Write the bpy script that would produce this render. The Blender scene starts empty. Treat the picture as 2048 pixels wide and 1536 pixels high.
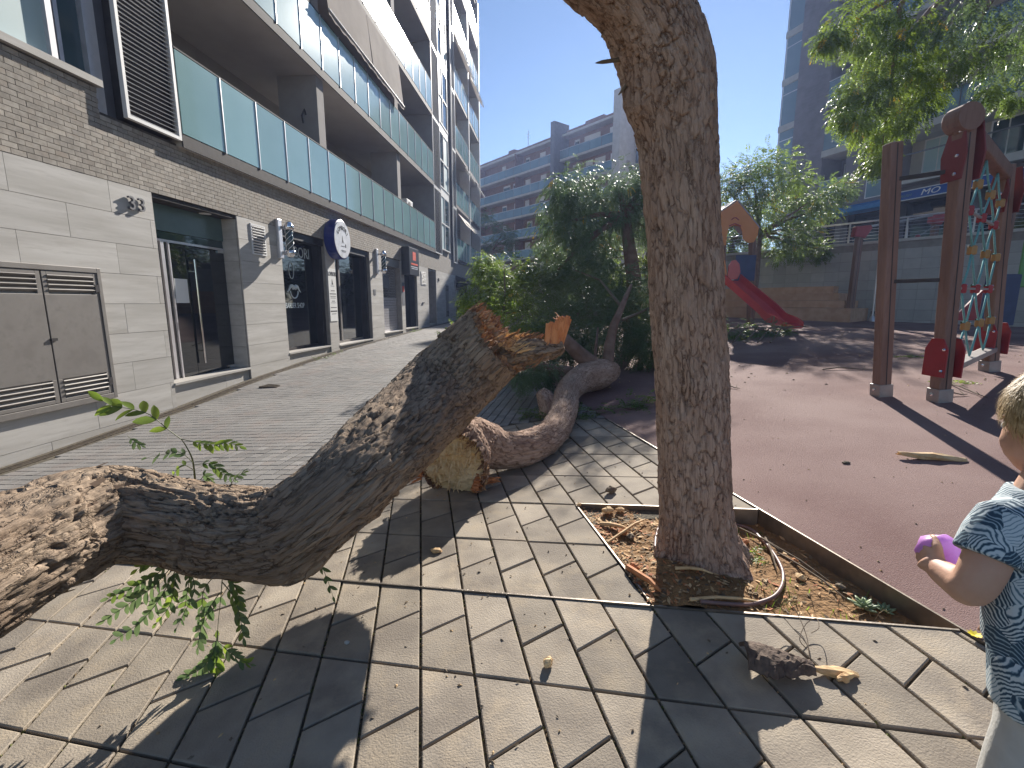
import bpy, bmesh, math, random
from mathutils import Vector, Matrix, noise, Quaternion
R = math.radians
rnd = random.Random(7)
scene = bpy.context.scene
COL = scene.collection
# ------------------------------------------------------------------ camera
ZC = 1.35                      # camera height above the paving below it
FPX, CX, CY = 946.0, 1024.0, 768.0
PITCH = math.atan(162/946.0)
cam_d = bpy.data.cameras.new('camera'); cam = bpy.data.objects.new('camera', cam_d); COL.objects.link(cam)
cam.location = (0, 0, ZC); cam.rotation_euler = (math.pi/2-PITCH, 0, 0)
cam_d.sensor_fit = 'HORIZONTAL'; cam_d.sensor_width = 36; cam_d.lens = 36*FPX/2048
cam_d.clip_start = .02; cam_d.clip_end = 2000
scene.camera = cam
# ------------------------------------------------------------------ daylight
SUN_AZ, SUN_EL = R(18.06), R(28.0)         # azimuth from +Y towards +X
world = bpy.data.worlds.new('World'); scene.world = world; world.use_nodes = True
wn = world.node_tree.nodes; wl = world.node_tree.links
bg = wn['Background']; bg.inputs['Strength'].default_value = .05
sky = wn.new('ShaderNodeTexSky'); sky.sky_type = 'NISHITA'; sky.sun_disc = False
sky.sun_elevation = SUN_EL; sky.sun_rotation = SUN_AZ
sky.air_density = 1.0; sky.dust_density = .01; sky.ozone_density = 3.2; sky.altitude = 50
wl.new(sky.outputs['Color'], bg.inputs['Color'])
sun_d = bpy.data.lights.new('sun', 'SUN'); sun = bpy.data.objects.new('sun', sun_d); COL.objects.link(sun)
sun_d.energy = 4.4; sun_d.angle = R(.53); sun_d.color = (1.0, .94, .85)
sdir = Vector((math.sin(SUN_AZ)*math.cos(SUN_EL), math.cos(SUN_AZ)*math.cos(SUN_EL), math.sin(SUN_EL)))
sun.rotation_euler = sdir.to_track_quat('Z', 'Y').to_euler(); sun.location = sdir*60
scene.view_settings.view_transform = 'Standard'; scene.view_settings.look = 'None'
scene.view_settings.exposure = 1.17; scene.view_settings.gamma = 1.0; scene.view_settings.use_curve_mapping = False
scene.cycles.max_bounces = 6; scene.cycles.transparent_max_bounces = 10
try: scene.cycles.use_denoising = True
except Exception: pass
# ------------------------------------------------------------------ where pixels of the survey photo lie in the place
CP, SP = math.cos(PITCH), math.sin(PITCH)
def ray(x, y):
    u = (x-CX)/FPX; v = (y-CY)/FPX
    return Vector((u, CP-v*SP, -SP-v*CP))
def P(x, y, Y):                # point seen at (x, y), Y metres ahead
    r = ray(x, y); return Vector((0, 0, ZC)) + r*(Y/r.y)
def PT(x, y, Y): return Y/ray(x, y).y      # distance along the optical axis
def sst(a, b, x):
    t = min(1, max(0, (x-a)/(b-a))); return t*t*(3-2*t)
def softcap(x, c, w=1.0):
    k = (x-c)/w
    return x if k < -30 else (c if k > 30 else c-w*math.log1p(math.exp(-k)))
def interp(xs, ys, x):
    if x <= xs[0]: return ys[0]
    for i in range(len(xs)-1):
        if x <= xs[i+1]: return ys[i]+(ys[i+1]-ys[i])*(x-xs[i])/(xs[i+1]-xs[i])
    return ys[-1]
def gz(x, y):                  # height of the ground
    xx = softcap(x, 5.7, .25); xx = max(xx, -7)
    yy = min(max(y, -6), 32)
    c = interp([5, 7, 9, 12, 20, 29, 36], [0, .05, .16, .22, .15, .0, -.05], y)
    return .0779*xx+.0223*yy + c*sst(.3, -3.2, x)
def G(x, y):                   # ground point seen at (x, y)
    r = ray(x, y); o = Vector((0, 0, ZC)); t = .5
    while t < 200:
        p = o+r*t
        if p.z <= gz(p.x, p.y): break
        t += .05
    a, b = t-.05, t
    for _ in range(20):
        m = (a+b)/2; p = o+r*m
        if p.z <= gz(p.x, p.y): b = m
        else: a = m
    return o+r*b
# ------------------------------------------------------------------ mesh builder
class MB:
    def __init__(s, off=(0, 0, 0)): s.v = []; s.f = []; s.mi = []; s.a = []; s.off = Vector(off); s.cur = 0; s.smooth = False; s.uvw = []
    def pt(s, p, a=1.0): s.v.append(tuple(Vector(p)+s.off)); s.a.append(a); return len(s.v)-1
    def face(s, idx): s.f.append(tuple(idx)); s.mi.append(s.cur)
    def poly(s, pts): s.face([s.pt(p) for p in pts])
    def box(s, x0, x1, y0, y1, z0, z1, M=None):
        c = [Vector((x, y, z)) for z in (z0, z1) for y in (y0, y1) for x in (x0, x1)]
        if M is not None: c = [M @ p for p in c]
        i = [s.pt(p) for p in c]
        for q in ((0, 2, 3, 1), (4, 5, 7, 6), (0, 1, 5, 4), (2, 6, 7, 3), (0, 4, 6, 2), (1, 3, 7, 5)): s.face([i[k] for k in q])
    def bar(s, a, b, w, h=None, up=(0, 0, 1), ov=0):   # box beam from a to b
        a = Vector(a); b = Vector(b); d = (b-a); L = d.length
        if L < 1e-6: return
        d /= L; up = Vector(up)
        if abs(d.dot(up)) > .98: up = Vector((1, 0, 0)) if abs(d.x) < .9 else Vector((0, 1, 0))
        sx = d.cross(up).normalized(); su = sx.cross(d)
        M = Matrix((( sx.x, d.x, su.x, a.x), (sx.y, d.y, su.y, a.y), (sx.z, d.z, su.z, a.z), (0, 0, 0, 1)))
        h = h or w
        s.box(-w/2, w/2, -ov, L+ov, -h/2, h/2, M)
    def tube(s, pts, radii, n=8, cap=True):
        pts = [Vector(p) for p in pts]
        if not isinstance(radii, (list, tuple)): radii = [radii]*len(pts)
        t = (pts[1]-pts[0]).normalized()
        u = t.cross(Vector((0, 0, 1)) if abs(t.z) < .9 else Vector((1, 0, 0))).normalized()
        rings = []
        for i, p in enumerate(pts):
            d = (pts[min(i+1, len(pts)-1)]-pts[max(i-1, 0)]).normalized()
            u = (u-d*u.dot(d)).normalized(); w = d.cross(u)
            rings.append([s.pt(p+(u*math.cos(2*math.pi*k/n)+w*math.sin(2*math.pi*k/n))*radii[i]) for k in range(n)])
        for i in range(len(rings)-1):
            for k in range(n): s.face((rings[i][k], rings[i][(k+1) % n], rings[i+1][(k+1) % n], rings[i+1][k]))
        if cap: s.face(rings[0][::-1]); s.face(rings[-1])
        return rings
    def prism(s, pts, d):      # polygon extruded by vector d
        d = Vector(d); a = [s.pt(p) for p in pts]; b = [s.pt(Vector(p)+d) for p in pts]; n = len(a)
        s.face(a[::-1]); s.face(b)
        for i in range(n): s.face((a[i], a[(i+1) % n], b[(i+1) % n], b[i]))
    def lathe(s, o, axis, prof, n=16):
        axis = Vector(axis).normalized(); o = Vector(o)
        u = axis.cross(Vector((0, 0, 1)) if abs(axis.z) < .9 else Vector((1, 0, 0))).normalized(); w = axis.cross(u)
        rings = [[s.pt(o+axis*h+(u*math.cos(2*math.pi*k/n)+w*math.sin(2*math.pi*k/n))*max(r, .0004)) for k in range(n)] for r, h in prof]
        for i in range(len(rings)-1):
            for k in range(n): s.face((rings[i][k], rings[i][(k+1) % n], rings[i+1][(k+1) % n], rings[i+1][k]))
        s.face(rings[0][::-1]); s.face(rings[-1])
    def ball(s, c, r, n=10, sc=(1, 1, 1)):
        c = Vector(c); m = max(4, n//2); rr = []
        for i in range(m+1):
            th = math.pi*i/m
            rr.append([s.pt(c+Vector((math.sin(th)*math.cos(2*math.pi*k/n)*sc[0], math.sin(th)*math.sin(2*math.pi*k/n)*sc[1], -math.cos(th)*sc[2]))*r) for k in range(n)])
        for i in range(m):
            for k in range(n): s.face((rr[i][k], rr[i][(k+1) % n], rr[i+1][(k+1) % n], rr[i+1][k]))
    def mesh(s, name, mats, smooth=False, attr=None):
        me = bpy.data.meshes.new(name); me.from_pydata(s.v, [], s.f)
        for m in (mats if isinstance(mats, (list, tuple)) else [mats]): me.materials.append(m)
        if any(s.mi): me.polygons.foreach_set('material_index', s.mi)
        if smooth: me.polygons.foreach_set('use_smooth', [True]*len(me.polygons))
        if attr:
            at = me.attributes.new(attr, 'FLOAT', 'POINT'); at.data.foreach_set('value', s.a)
            if len(s.uvw) == len(s.v):
                at = me.attributes.new('bark_uv', 'FLOAT_VECTOR', 'POINT'); at.data.foreach_set('vector', [c for p in s.uvw for c in p])
        me.update(); return me
def link(name, me, parent=None, loc=None, world_space=True):
    o = bpy.data.objects.new(name, me); COL.objects.link(o)
    if parent is not None:
        o.parent = parent
        if world_space: o.matrix_parent_inverse = ABS[parent.name].inverted()
    if loc is not None: o.location = loc
    ABS[o.name] = Matrix.Translation(o.location) if parent is None else Matrix.Identity(4)
    return o
ABS = {}
def obj(name, mb, mats, parent=None, smooth=False, attr=None, label=None, kind=None, local=False, bevel=0):
    o = link(name, mb.mesh(name, mats, smooth, attr), parent, None, not local)
    if label: o['label'] = label
    if kind: o['kind'] = kind
    if bevel:
        b = o.modifiers.new('bevel', 'BEVEL'); b.width = bevel; b.segments = 2; b.limit_method = 'ANGLE'; b.angle_limit = R(40)
    return o
def tag(o, label, cat, group=None):
    o['label'] = label; o['category'] = cat
    if group: o['group'] = group
    return o
def thing(name, label, cat, loc=(0, 0, 0), rotz=0, group=None):
    o = bpy.data.objects.new(name, None); COL.objects.link(o); o.empty_display_size = .2
    o.location = loc; o.rotation_euler = (0, 0, rotz)
    ABS[o.name] = Matrix.Translation(loc) @ Matrix.Rotation(rotz, 4, 'Z')
    return tag(o, label, cat, group)
def struct(name, mb, mats, parent=None, **k):
    o = obj(name, mb, mats, parent, **k)
    if parent is None: o['kind'] = 'structure'
    return o
def piece(name, me, parent, loc, rot=None, local=False):
    o = bpy.data.objects.new(name, me); COL.objects.link(o); o.parent = parent
    if not local: o.matrix_parent_inverse = ABS[parent.name].inverted()
    o.location = loc
    if rot: o.rotation_euler = rot
    return o
def text_mb(txt, size, depth, M, align='CENTER', mb=None, font_shear=0):
    cu = bpy.data.curves.new('lettering', 'FONT'); cu.body = txt; cu.size = size; cu.extrude = depth/2; cu.align_x = align; cu.align_y = 'CENTER'; cu.shear = font_shear
    cu.resolution_u = 3
    o = bpy.data.objects.new('lettering', cu); COL.objects.link(o)
    dg = bpy.context.evaluated_depsgraph_get(); dg.update()
    me = bpy.data.meshes.new_from_object(o.evaluated_get(dg))
    mb = mb or MB()
    b = [mb.pt(M @ v.co) for v in me.vertices]
    for p in me.polygons: mb.face([b[i] for i in p.vertices])
    bpy.data.objects.remove(o); bpy.data.curves.remove(cu); bpy.data.meshes.remove(me)
    return mb
# ------------------------------------------------------------------ materials
def mat(name, c1, c2=None, scale=6, rough=.8, bump=0, bscale=60, bdist=.004, rand=.0, metal=0, spec=.5, stretch=(1, 1, 1),
        c3=None, s3=30, f3=.5, attr=None, ca=None, detail=6, coat=0, transl=0, alpha=1, lo=.35, hi=.65):
    m = bpy.data.materials.new(name); m.use_nodes = True; N = m.node_tree.nodes; L = m.node_tree.links
    b = N['Principled BSDF']; out = N['Material Output']
    tc = N.new('ShaderNodeTexCoord'); oi = N.new('ShaderNodeObjectInfo')
    mp = N.new('ShaderNodeVectorMath'); mp.operation = 'MULTIPLY_ADD'
    cx = N.new('ShaderNodeCombineXYZ'); mu = N.new('ShaderNodeMath'); mu.operation = 'MULTIPLY'; mu.inputs[1].default_value = 37.0
    L.new(oi.outputs['Random'], mu.inputs[0])
    for k in range(3): L.new(mu.outputs[0], cx.inputs[k])
    L.new(tc.outputs['Object'], mp.inputs[0]); mp.inputs[1].default_value = stretch; L.new(cx.outputs[0], mp.inputs[2])
    vec = mp.outputs[0]
    n1 = N.new('ShaderNodeTexNoise'); n1.inputs['Scale'].default_value = scale; n1.inputs['Detail'].default_value = detail; L.new(vec, n1.inputs['Vector'])
    rp = N.new('ShaderNodeMapRange'); rp.inputs['From Min'].default_value = lo; rp.inputs['From Max'].default_value = hi; L.new(n1.outputs[0], rp.inputs['Value'])
    mx = N.new('ShaderNodeMix'); mx.data_type = 'RGBA'; L.new(rp.outputs[0], mx.inputs['Factor'])
    mx.inputs[6].default_value = (*c1, 1); mx.inputs[7].default_value = (*(c2 or [min(1, x*1.25) for x in c1]), 1)
    colr = mx.outputs[2]
    if c3:
        n3 = N.new('ShaderNodeTexNoise'); n3.inputs['Scale'].default_value = s3; n3.inputs['Detail'].default_value = 8; n3.inputs['Roughness'].default_value = .7; L.new(vec, n3.inputs['Vector'])
        r3 = N.new('ShaderNodeMapRange'); r3.inputs['From Min'].default_value = .5; r3.inputs['From Max'].default_value = .68; r3.inputs['To Max'].default_value = f3; L.new(n3.outputs[0], r3.inputs['Value'])
        m3 = N.new('ShaderNodeMix'); m3.data_type = 'RGBA'; L.new(r3.outputs[0], m3.inputs['Factor']); L.new(colr, m3.inputs[6]); m3.inputs[7].default_value = (*c3, 1); colr = m3.outputs[2]
    if attr:
        at = N.new('ShaderNodeAttribute'); at.attribute_name = attr
        ma = N.new('ShaderNodeMix'); ma.data_type = 'RGBA'; L.new(at.outputs['Fac'], ma.inputs['Factor']); ma.inputs[6].default_value = (*ca, 1); L.new(colr, ma.inputs[7]); colr = ma.outputs[2]
    if rand:
        hs = N.new('ShaderNodeHueSaturation'); mr = N.new('ShaderNodeMapRange'); mr.inputs['To Min'].default_value = 1-rand; mr.inputs['To Max'].default_value = 1+rand
        L.new(oi.outputs['Random'], mr.inputs['Value']); L.new(mr.outputs[0], hs.inputs['Value']); L.new(colr, hs.inputs['Color']); colr = hs.outputs[0]
    L.new(colr, b.inputs['Base Color'])
    b.inputs['Roughness'].default_value = rough; b.inputs['Metallic'].default_value = metal; b.inputs['Specular IOR Level'].default_value = spec
    b.inputs['Coat Weight'].default_value = coat
    if bump:
        nb = N.new('ShaderNodeTexNoise'); nb.inputs['Scale'].default_value = bscale; nb.inputs['Detail'].default_value = 6; L.new(vec, nb.inputs['Vector'])
        bp = N.new('ShaderNodeBump'); bp.inputs['Strength'].default_value = bump; bp.inputs['Distance'].default_value = bdist; L.new(nb.outputs[0], bp.inputs['Height']); L.new(bp.outputs[0], b.inputs['Normal'])
    sh = b.outputs[0]
    if transl:
        tr = N.new('ShaderNodeBsdfTranslucent'); gm = N.new('ShaderNodeHueSaturation'); gm.inputs['Value'].default_value = 1.7; gm.inputs['Saturation'].default_value = 1.1; gm.inputs['Hue'].default_value = .485
        L.new(colr, gm.inputs['Color']); L.new(gm.outputs[0], tr.inputs['Color'])
        ms = N.new('ShaderNodeMixShader'); ms.inputs[0].default_value = transl; L.new(sh, ms.inputs[1]); L.new(tr.outputs[0], ms.inputs[2]); sh = ms.outputs[0]
    if alpha < 1:
        tp = N.new('ShaderNodeBsdfTransparent'); ms = N.new('ShaderNodeMixShader'); ms.inputs[0].default_value = alpha; L.new(tp.outputs[0], ms.inputs[1]); L.new(sh, ms.inputs[2]); sh = ms.outputs[0]
    L.new(sh, out.inputs['Surface'])
    return m
M_ = {}
def mm(key, *a, **k): M_[key] = mat(key, *a, **k); return M_[key]
mm('concrete_tile', (.235, .198, .16), (.385, .328, .258), scale=4.5, rough=.85, bump=.7, bscale=150, bdist=.004, rand=.17, c3=(.46, .37, .26), s3=5.0, f3=.6, spec=.35)
mm('joint_dirt', (.06, .05, .036), (.15, .125, .085), scale=40, rough=.95, bump=.8, bscale=90, bdist=.01)
mm('paver', (.185, .175, .165), (.25, .235, .22), scale=3, rough=.75, bump=.35, bscale=120, rand=.2, c3=(.25, .20, .175), s3=2.2, f3=.6, spec=.5)
mm('moss', (.10, .12, .03), (.16, .15, .05), scale=30, rough=.95)
mm('rubber', (.175, .093, .085), (.28, .185, .168), scale=.9, rough=.9, bump=1, bscale=210, bdist=.006, c3=(.33, .25, .24), s3=190, f3=.7, spec=.3)
mm('soil', (.22, .115, .045), (.33, .19, .085), scale=9, rough=.97, bump=1, bscale=50, bdist=.02, c3=(.12, .07, .035), s3=35, f3=.6)
mm('edging', (.20, .17, .145), (.30, .26, .22), scale=12, rough=.45, metal=.75, bump=.15, bscale=80)
mm('dirt_ground', (.16, .13, .10), (.24, .20, .16), scale=2, rough=.95, bump=.5, bscale=40, bdist=.02)
def bark_mat(name, c1, c2, crack, fib=1.0):
    m = bpy.data.materials.new(name); m.use_nodes = True; N = m.node_tree.nodes; L = m.node_tree.links; b = N['Principled BSDF']; M_[name] = m
    at = N.new('ShaderNodeAttribute'); at.attribute_name = 'bark_uv'; rel = N.new('ShaderNodeAttribute'); rel.attribute_name = 'relief'
    def vm(v, sc):
        k = N.new('ShaderNodeVectorMath'); k.operation = 'MULTIPLY'; k.inputs[1].default_value = sc; L.new(v, k.inputs[0]); return k.outputs[0]
    def noise_(v, s, d=6, r=.6):
        k = N.new('ShaderNodeTexNoise'); k.inputs['Scale'].default_value = s; k.inputs['Detail'].default_value = d; k.inputs['Roughness'].default_value = r; L.new(v, k.inputs['Vector']); return k
    def rng(v, a, b_, c=0, d=1):
        k = N.new('ShaderNodeMapRange'); k.inputs[1].default_value = a; k.inputs[2].default_value = b_; k.inputs[3].default_value = c; k.inputs[4].default_value = d; L.new(v, k.inputs[0]); return k.outputs[0]
    def mix(f, a, b_):
        k = N.new('ShaderNodeMix'); k.data_type = 'RGBA'
        for i, q in ((0, f), (6, a), (7, b_)):
            if isinstance(q, tuple): k.inputs[i].default_value = (*q, 1)
            else: L.new(q, k.inputs[i])
        return k.outputs[2]
    wn_ = noise_(vm(at.outputs['Vector'], (1, 1, .45)), 17, 5, .65)
    wa = N.new('ShaderNodeVectorMath'); wa.operation = 'MULTIPLY_ADD'; L.new(wn_.outputs['Color'], wa.inputs[0]); wa.inputs[1].default_value = (.075, .075, .12); L.new(at.outputs['Vector'], wa.inputs[2])
    vo = N.new('ShaderNodeTexVoronoi'); vo.feature = 'DISTANCE_TO_EDGE'; vo.inputs['Scale'].default_value = 36; L.new(vm(wa.outputs[0], (1, 1, .22)), vo.inputs['Vector'])
    ck0 = rng(vo.outputs['Distance'], 0, .11); bk = noise_(vm(at.outputs['Vector'], (1, 1, .4)), 30, 4); ckm = N.new('ShaderNodeMath'); ckm.operation = 'MAXIMUM'; L.new(ck0, ckm.inputs[0]); L.new(rng(bk.outputs[0], .46, .62), ckm.inputs[1]); ck = ckm.outputs[0]
    vc = N.new('ShaderNodeTexVoronoi'); vc.inputs['Scale'].default_value = 36; L.new(vm(wa.outputs[0], (1, 1, .22)), vc.inputs['Vector'])
    fi = noise_(vm(at.outputs['Vector'], (1, 1, .07)), 150, 5, .7); bl = noise_(vm(at.outputs['Vector'], (1, 1, .4)), 7, 7, .65)
    col = mix(rng(bl.outputs[0], .35, .65), c1, c2)
    col = mix(rng(fi.outputs[0], .42, .62, 0, .55*fib), col, tuple(x*.62 for x in c1))
    sp = N.new('ShaderNodeSeparateColor'); L.new(vc.outputs['Color'], sp.inputs[0])
    col = mix(rng(sp.outputs[0], 0, 1, 0, .22), col, tuple(min(1, x*1.18) for x in c2))
    col = mix(ck, mix(rng(sp.outputs[1], .2, .9, .25, .9), crack, col), col)
    col = mix(rng(rel.outputs['Fac'], .1, .6, .35, 1), crack, col); L.new(col, b.inputs['Base Color'])
    b.inputs['Roughness'].default_value = .93; b.inputs['Specular IOR Level'].default_value = .2
    h1 = N.new('ShaderNodeMath'); h1.operation = 'MULTIPLY_ADD'; L.new(ck, h1.inputs[0]); h1.inputs[1].default_value = .8
    h2 = N.new('ShaderNodeMath'); h2.operation = 'MULTIPLY_ADD'; L.new(fi.outputs[0], h2.inputs[0]); h2.inputs[1].default_value = 1.3; L.new(rng(sp.outputs[0], 0, 1, 0, .55), h2.inputs[2]); L.new(h2.outputs[0], h1.inputs[2])
    bp = N.new('ShaderNodeBump'); bp.inputs['Strength'].default_value = 1; bp.inputs['Distance'].default_value = .007; L.new(h1.outputs[0], bp.inputs['Height']); L.new(bp.outputs[0], b.inputs['Normal'])
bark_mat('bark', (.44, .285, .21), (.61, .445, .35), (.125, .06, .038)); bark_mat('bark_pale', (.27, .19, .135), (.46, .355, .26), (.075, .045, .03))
mm('bark_dark', (.08, .055, .045), (.15, .11, .085), scale=30, rough=.95, bump=1, bscale=90, bdist=.006)
mm('smooth_bark', (.16, .10, .075), (.23, .155, .12), scale=10, rough=.85, bump=.6, bscale=60, bdist=.006, spec=.3)
mm('raw_wood', (.62, .40, .19), (.75, .54, .30), scale=9, rough=.8, bump=.6, bscale=70, bdist=.004, c3=(.48, .24, .10), s3=14, f3=.7, stretch=(1, 1, .6))
mm('red_wood', (.42, .14, .055), (.62, .27, .11), scale=14, rough=.8, bump=.5, bscale=70)
mm('orange_wood', (.62, .24, .09), (.80, .40, .18), scale=20, rough=.8, bump=1, bscale=90, bdist=.006, stretch=(1, 1, .18), c3=(.34, .10, .04), s3=45, f3=.9)
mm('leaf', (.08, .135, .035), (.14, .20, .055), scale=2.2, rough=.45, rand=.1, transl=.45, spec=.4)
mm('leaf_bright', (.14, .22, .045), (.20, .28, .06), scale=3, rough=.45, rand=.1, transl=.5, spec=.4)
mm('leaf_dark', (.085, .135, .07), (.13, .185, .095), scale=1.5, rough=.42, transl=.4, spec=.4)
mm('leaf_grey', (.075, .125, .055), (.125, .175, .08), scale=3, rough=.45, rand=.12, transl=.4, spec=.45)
mm('leaf_yellow', (.45, .30, .03), (.55, .40, .05), rough=.6, transl=.3)
mm('dry_leaf', (.28, .18, .09), (.40, .29, .17), scale=9, rough=.85, rand=.2)
mm('twig', (.13, .095, .065), (.2, .155, .11), scale=30, rough=.9, rand=.15)
mm('stem_green', (.10, .12, .04), (.13, .13, .05), rough=.6)
# ================================================================== GROUND
def clip(poly, p, n):          # keep the side of the line where (q-p).n <= 0
    out = []
    for i in range(len(poly)):
        a, b = poly[i], poly[(i+1) % len(poly)]
        da = (a[0]-p[0])*n[0]+(a[1]-p[1])*n[1]; db = (b[0]-p[0])*n[0]+(b[1]-p[1])*n[1]
        if da <= 0: out.append(a)
        if (da < 0 < db) or (db < 0 < da):
            t = da/(da-db); out.append((a[0]+(b[0]-a[0])*t, a[1]+(b[1]-a[1])*t))
    return out
def pinside(q, poly):
    c = False; n = len(poly)
    for i in range(n):
        a, b = poly[i], poly[(i+1) % n]
        if (a[1] > q[1]) != (b[1] > q[1]) and q[0] < (b[0]-a[0])*(q[1]-a[1])/(b[1]-a[1])+a[0]: c = not c
    return c
def sheet(xs, ys, dz):
    mb = MB(); idx = [[mb.pt((x, y, gz(x, y)+dz)) for x in xs] for y in ys]
    for j in range(len(ys)-1):
        for i in range(len(xs)-1): mb.face((idx[j][i], idx[j][i+1], idx[j+1][i+1], idx[j+1][i]))
    return mb
def rng_(a, b, n): return [a+(b-a)*i/n for i in range(n+1)]
far = [-150, -100, -60, -30, -15]
mb = sheet(far+rng_(-10, 16, 52)+[25, 60, 100, 150], [-60, -30, -15]+rng_(-8, 40, 96)+[55, 80, 120, 170], -.11)
struct('ground', mb, M_['dirt_ground'])
# the oblique tile lattice of the near pavement
LO = (-.436, 2.0606); LU = (.20527, -.04953); LV = (-.09465, .50207)
def lat(i, r): return (LO[0]+LU[0]*i+LV[0]*r, LO[1]+LU[1]*i+LV[1]*r)
E0, E1 = (.969+.0, 4.67), (1.664, 1.48)                  # steel edging line between pavement and playground
ed = (E1[0]-E0[0], E1[1]-E0[1]); el = math.hypot(*ed); ed = (ed[0]/el, ed[1]/el); en = (-ed[1], ed[0])
if en[0] < 0: en = (-en[0], -en[1])
def edge_pt(y): t = (y-E0[1])/ed[1]; return (E0[0]+ed[0]*t, y)
BND = [(-9, 2.75), (-3.2, 3.1), (-1.75, 3.5), (-.9, 4.2), (-.31, 4.66), (.43, 4.87), (.97, 4.72)]
def bnd_y(x): return interp([p[0] for p in BND], [p[1] for p in BND], x)
pit_cell = lambda i, r: i >= 5 and 0 <= r < 2
# joint bed below the tiles (pavement proper), with the tree pit left open
mb = MB()
pit = [lat(5, 0), None, None, lat(5, 2)]
def line_x(p, q, a, b):        # intersection of lines pq and ab
    d1 = (q[0]-p[0], q[1]-p[1]); d2 = (b[0]-a[0], b[1]-a[1]); den = d1[0]*d2[1]-d1[1]*d2[0]
    t = ((a[0]-p[0])*d2[1]-(a[1]-p[1])*d2[0])/den; return (p[0]+d1[0]*t, p[1]+d1[1]*t)
pit[1] = line_x(lat(0, 0), lat(9, 0), E0, E1); pit[2] = line_x(lat(0, 2), lat(9, 2), E0, E1)
TZ = .0
def bed(r0, r1, i0, i1, full=True):
    a, b, c, d = lat(i0, r0), lat(i1, r0), lat(i1, r1), lat(i0, r1)
    q = [a, b, c, d]
    q = clip(q, E0, en)
    if len(q) > 2: mb.poly([(x, y, gz(x, y)-.013) for x, y in q])
for r in range(-8, 8):
    for i in range(-24, 14):
        if not pit_cell(i, r): bed(r, r+1, i, i+1)
pavement = struct('pavement', mb, M_['joint_dirt'])
# tiles: two trapezoids to a cell, each its own object
def inset(poly, d):
    n = len(poly); out = []
    ar = sum(poly[i][0]*poly[(i+1) % n][1]-poly[(i+1) % n][0]*poly[i][1] for i in range(n))
    sg = 1 if ar > 0 else -1
    for i in range(n):
        p, c, q = poly[i-1], poly[i], poly[(i+1) % n]
        def off(a, b):
            dx, dy = b[0]-a[0], b[1]-a[1]; l = math.hypot(dx, dy) or 1e-9
            return (-dy/l*sg*d, dx/l*sg*d)
        o1, o2 = off(p, c), off(c, q)
        a1 = (p[0]+o1[0], p[1]+o1[1]); a2 = (c[0]+o1[0], c[1]+o1[1]); b1 = (c[0]+o2[0], c[1]+o2[1]); b2 = (q[0]+o2[0], q[1]+o2[1])
        try: out.append(line_x(a1, a2, b1, b2))
        except ZeroDivisionError: out.append(a2)
    return out
def tile_mesh(poly, o, gap=.0052, bev=.0035, th=.03):
    b = MB(); q0 = inset(poly, gap/1.0); q1 = inset(poly, gap+bev)
    oz = gz(*o)
    z = lambda p: gz(*p)-oz
    A = [b.pt((p[0]-o[0], p[1]-o[1], z(p)-th)) for p in q0]
    B = [b.pt((p[0]-o[0], p[1]-o[1], z(p)-bev*.8)) for p in q0]
    C = [b.pt((p[0]-o[0], p[1]-o[1], z(p))) for p in q1]
    n = len(poly)
    for i in range(n):
        j = (i+1) % n; b.face((A[i], A[j], B[j], B[i])); b.face((B[i], B[j], C[j], C[i]))
    b.face(C); return b.mesh('tile', M_['concrete_tile'])
def ccw(p):
    n = len(p); a = sum(p[i][0]*p[(i+1) % n][1]-p[(i+1) % n][0]*p[i][1] for i in range(n))
    return p if a > 0 else p[::-1]
DL, DR = .35, .66              # the diagonal joint meets the cell sides here
shared = {}; tiles = []
for r in range(-8, 8):
    for i in range(-24, 14):
        if pit_cell(i, r): continue
        for k in (0, 1):
            if k == 0: q = [lat(i, r), lat(i+1, r), lat(i+1, r+DR), lat(i, r+DL)]
            else: q = [lat(i, r+DL), lat(i+1, r+DR), lat(i+1, r+1), lat(i, r+1)]
            full = len(q); c = (sum(p[0] for p in q)/4, sum(p[1] for p in q)/4)
            q2 = clip(q, E0, en)
            # far limit of the tiles
            if len(q2) > 2:
                x = c[0]
                for j in range(len(BND)-1):
                    if BND[j][0] <= x <= BND[j+1][0]:
                        d = (BND[j+1][0]-BND[j][0], BND[j+1][1]-BND[j][1]); q2 = clip(q2, BND[j], (-d[1], d[0])); break
            if len(q2) < 3: continue
            ar = abs(sum(q2[a][0]*q2[(a+1) % len(q2)][1]-q2[(a+1) % len(q2)][0]*q2[a][1] for a in range(len(q2))))/2
            if ar < .004: continue
            pc = Vector((c[0], c[1], gz(*c)-ZC)); fy = pc.y*CP-pc.z*SP
            if fy < .3: continue
            px = CX+FPX*pc.x/fy; py = CY-FPX*(pc.y*SP+pc.z*CP)/fy
            if not (-160 < px < 2200 and py < 1720): continue
            o = lat(i, r)
            same = len(q2) == 4 and all(abs(q2[a][0]-q[a][0])+abs(q2[a][1]-q[a][1]) < 1e-6 for a in range(4))
            tiles.append((i, r, k, ccw(q2), o, same))
for (i, r, k, q, o, same) in tiles:
    if same:
        if k not in shared: shared[k] = tile_mesh(ccw([(p[0]-o[0]+LO[0], p[1]-o[1]+LO[1]) for p in q]), LO)
        me = shared[k]
    else: me = tile_mesh(q, o)
    piece('tile', me, pavement, (o[0], o[1], gz(*o)+rnd.uniform(-.0022, .0022)), (rnd.uniform(-.004, .004), rnd.uniform(-.004, .004), 0))
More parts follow.
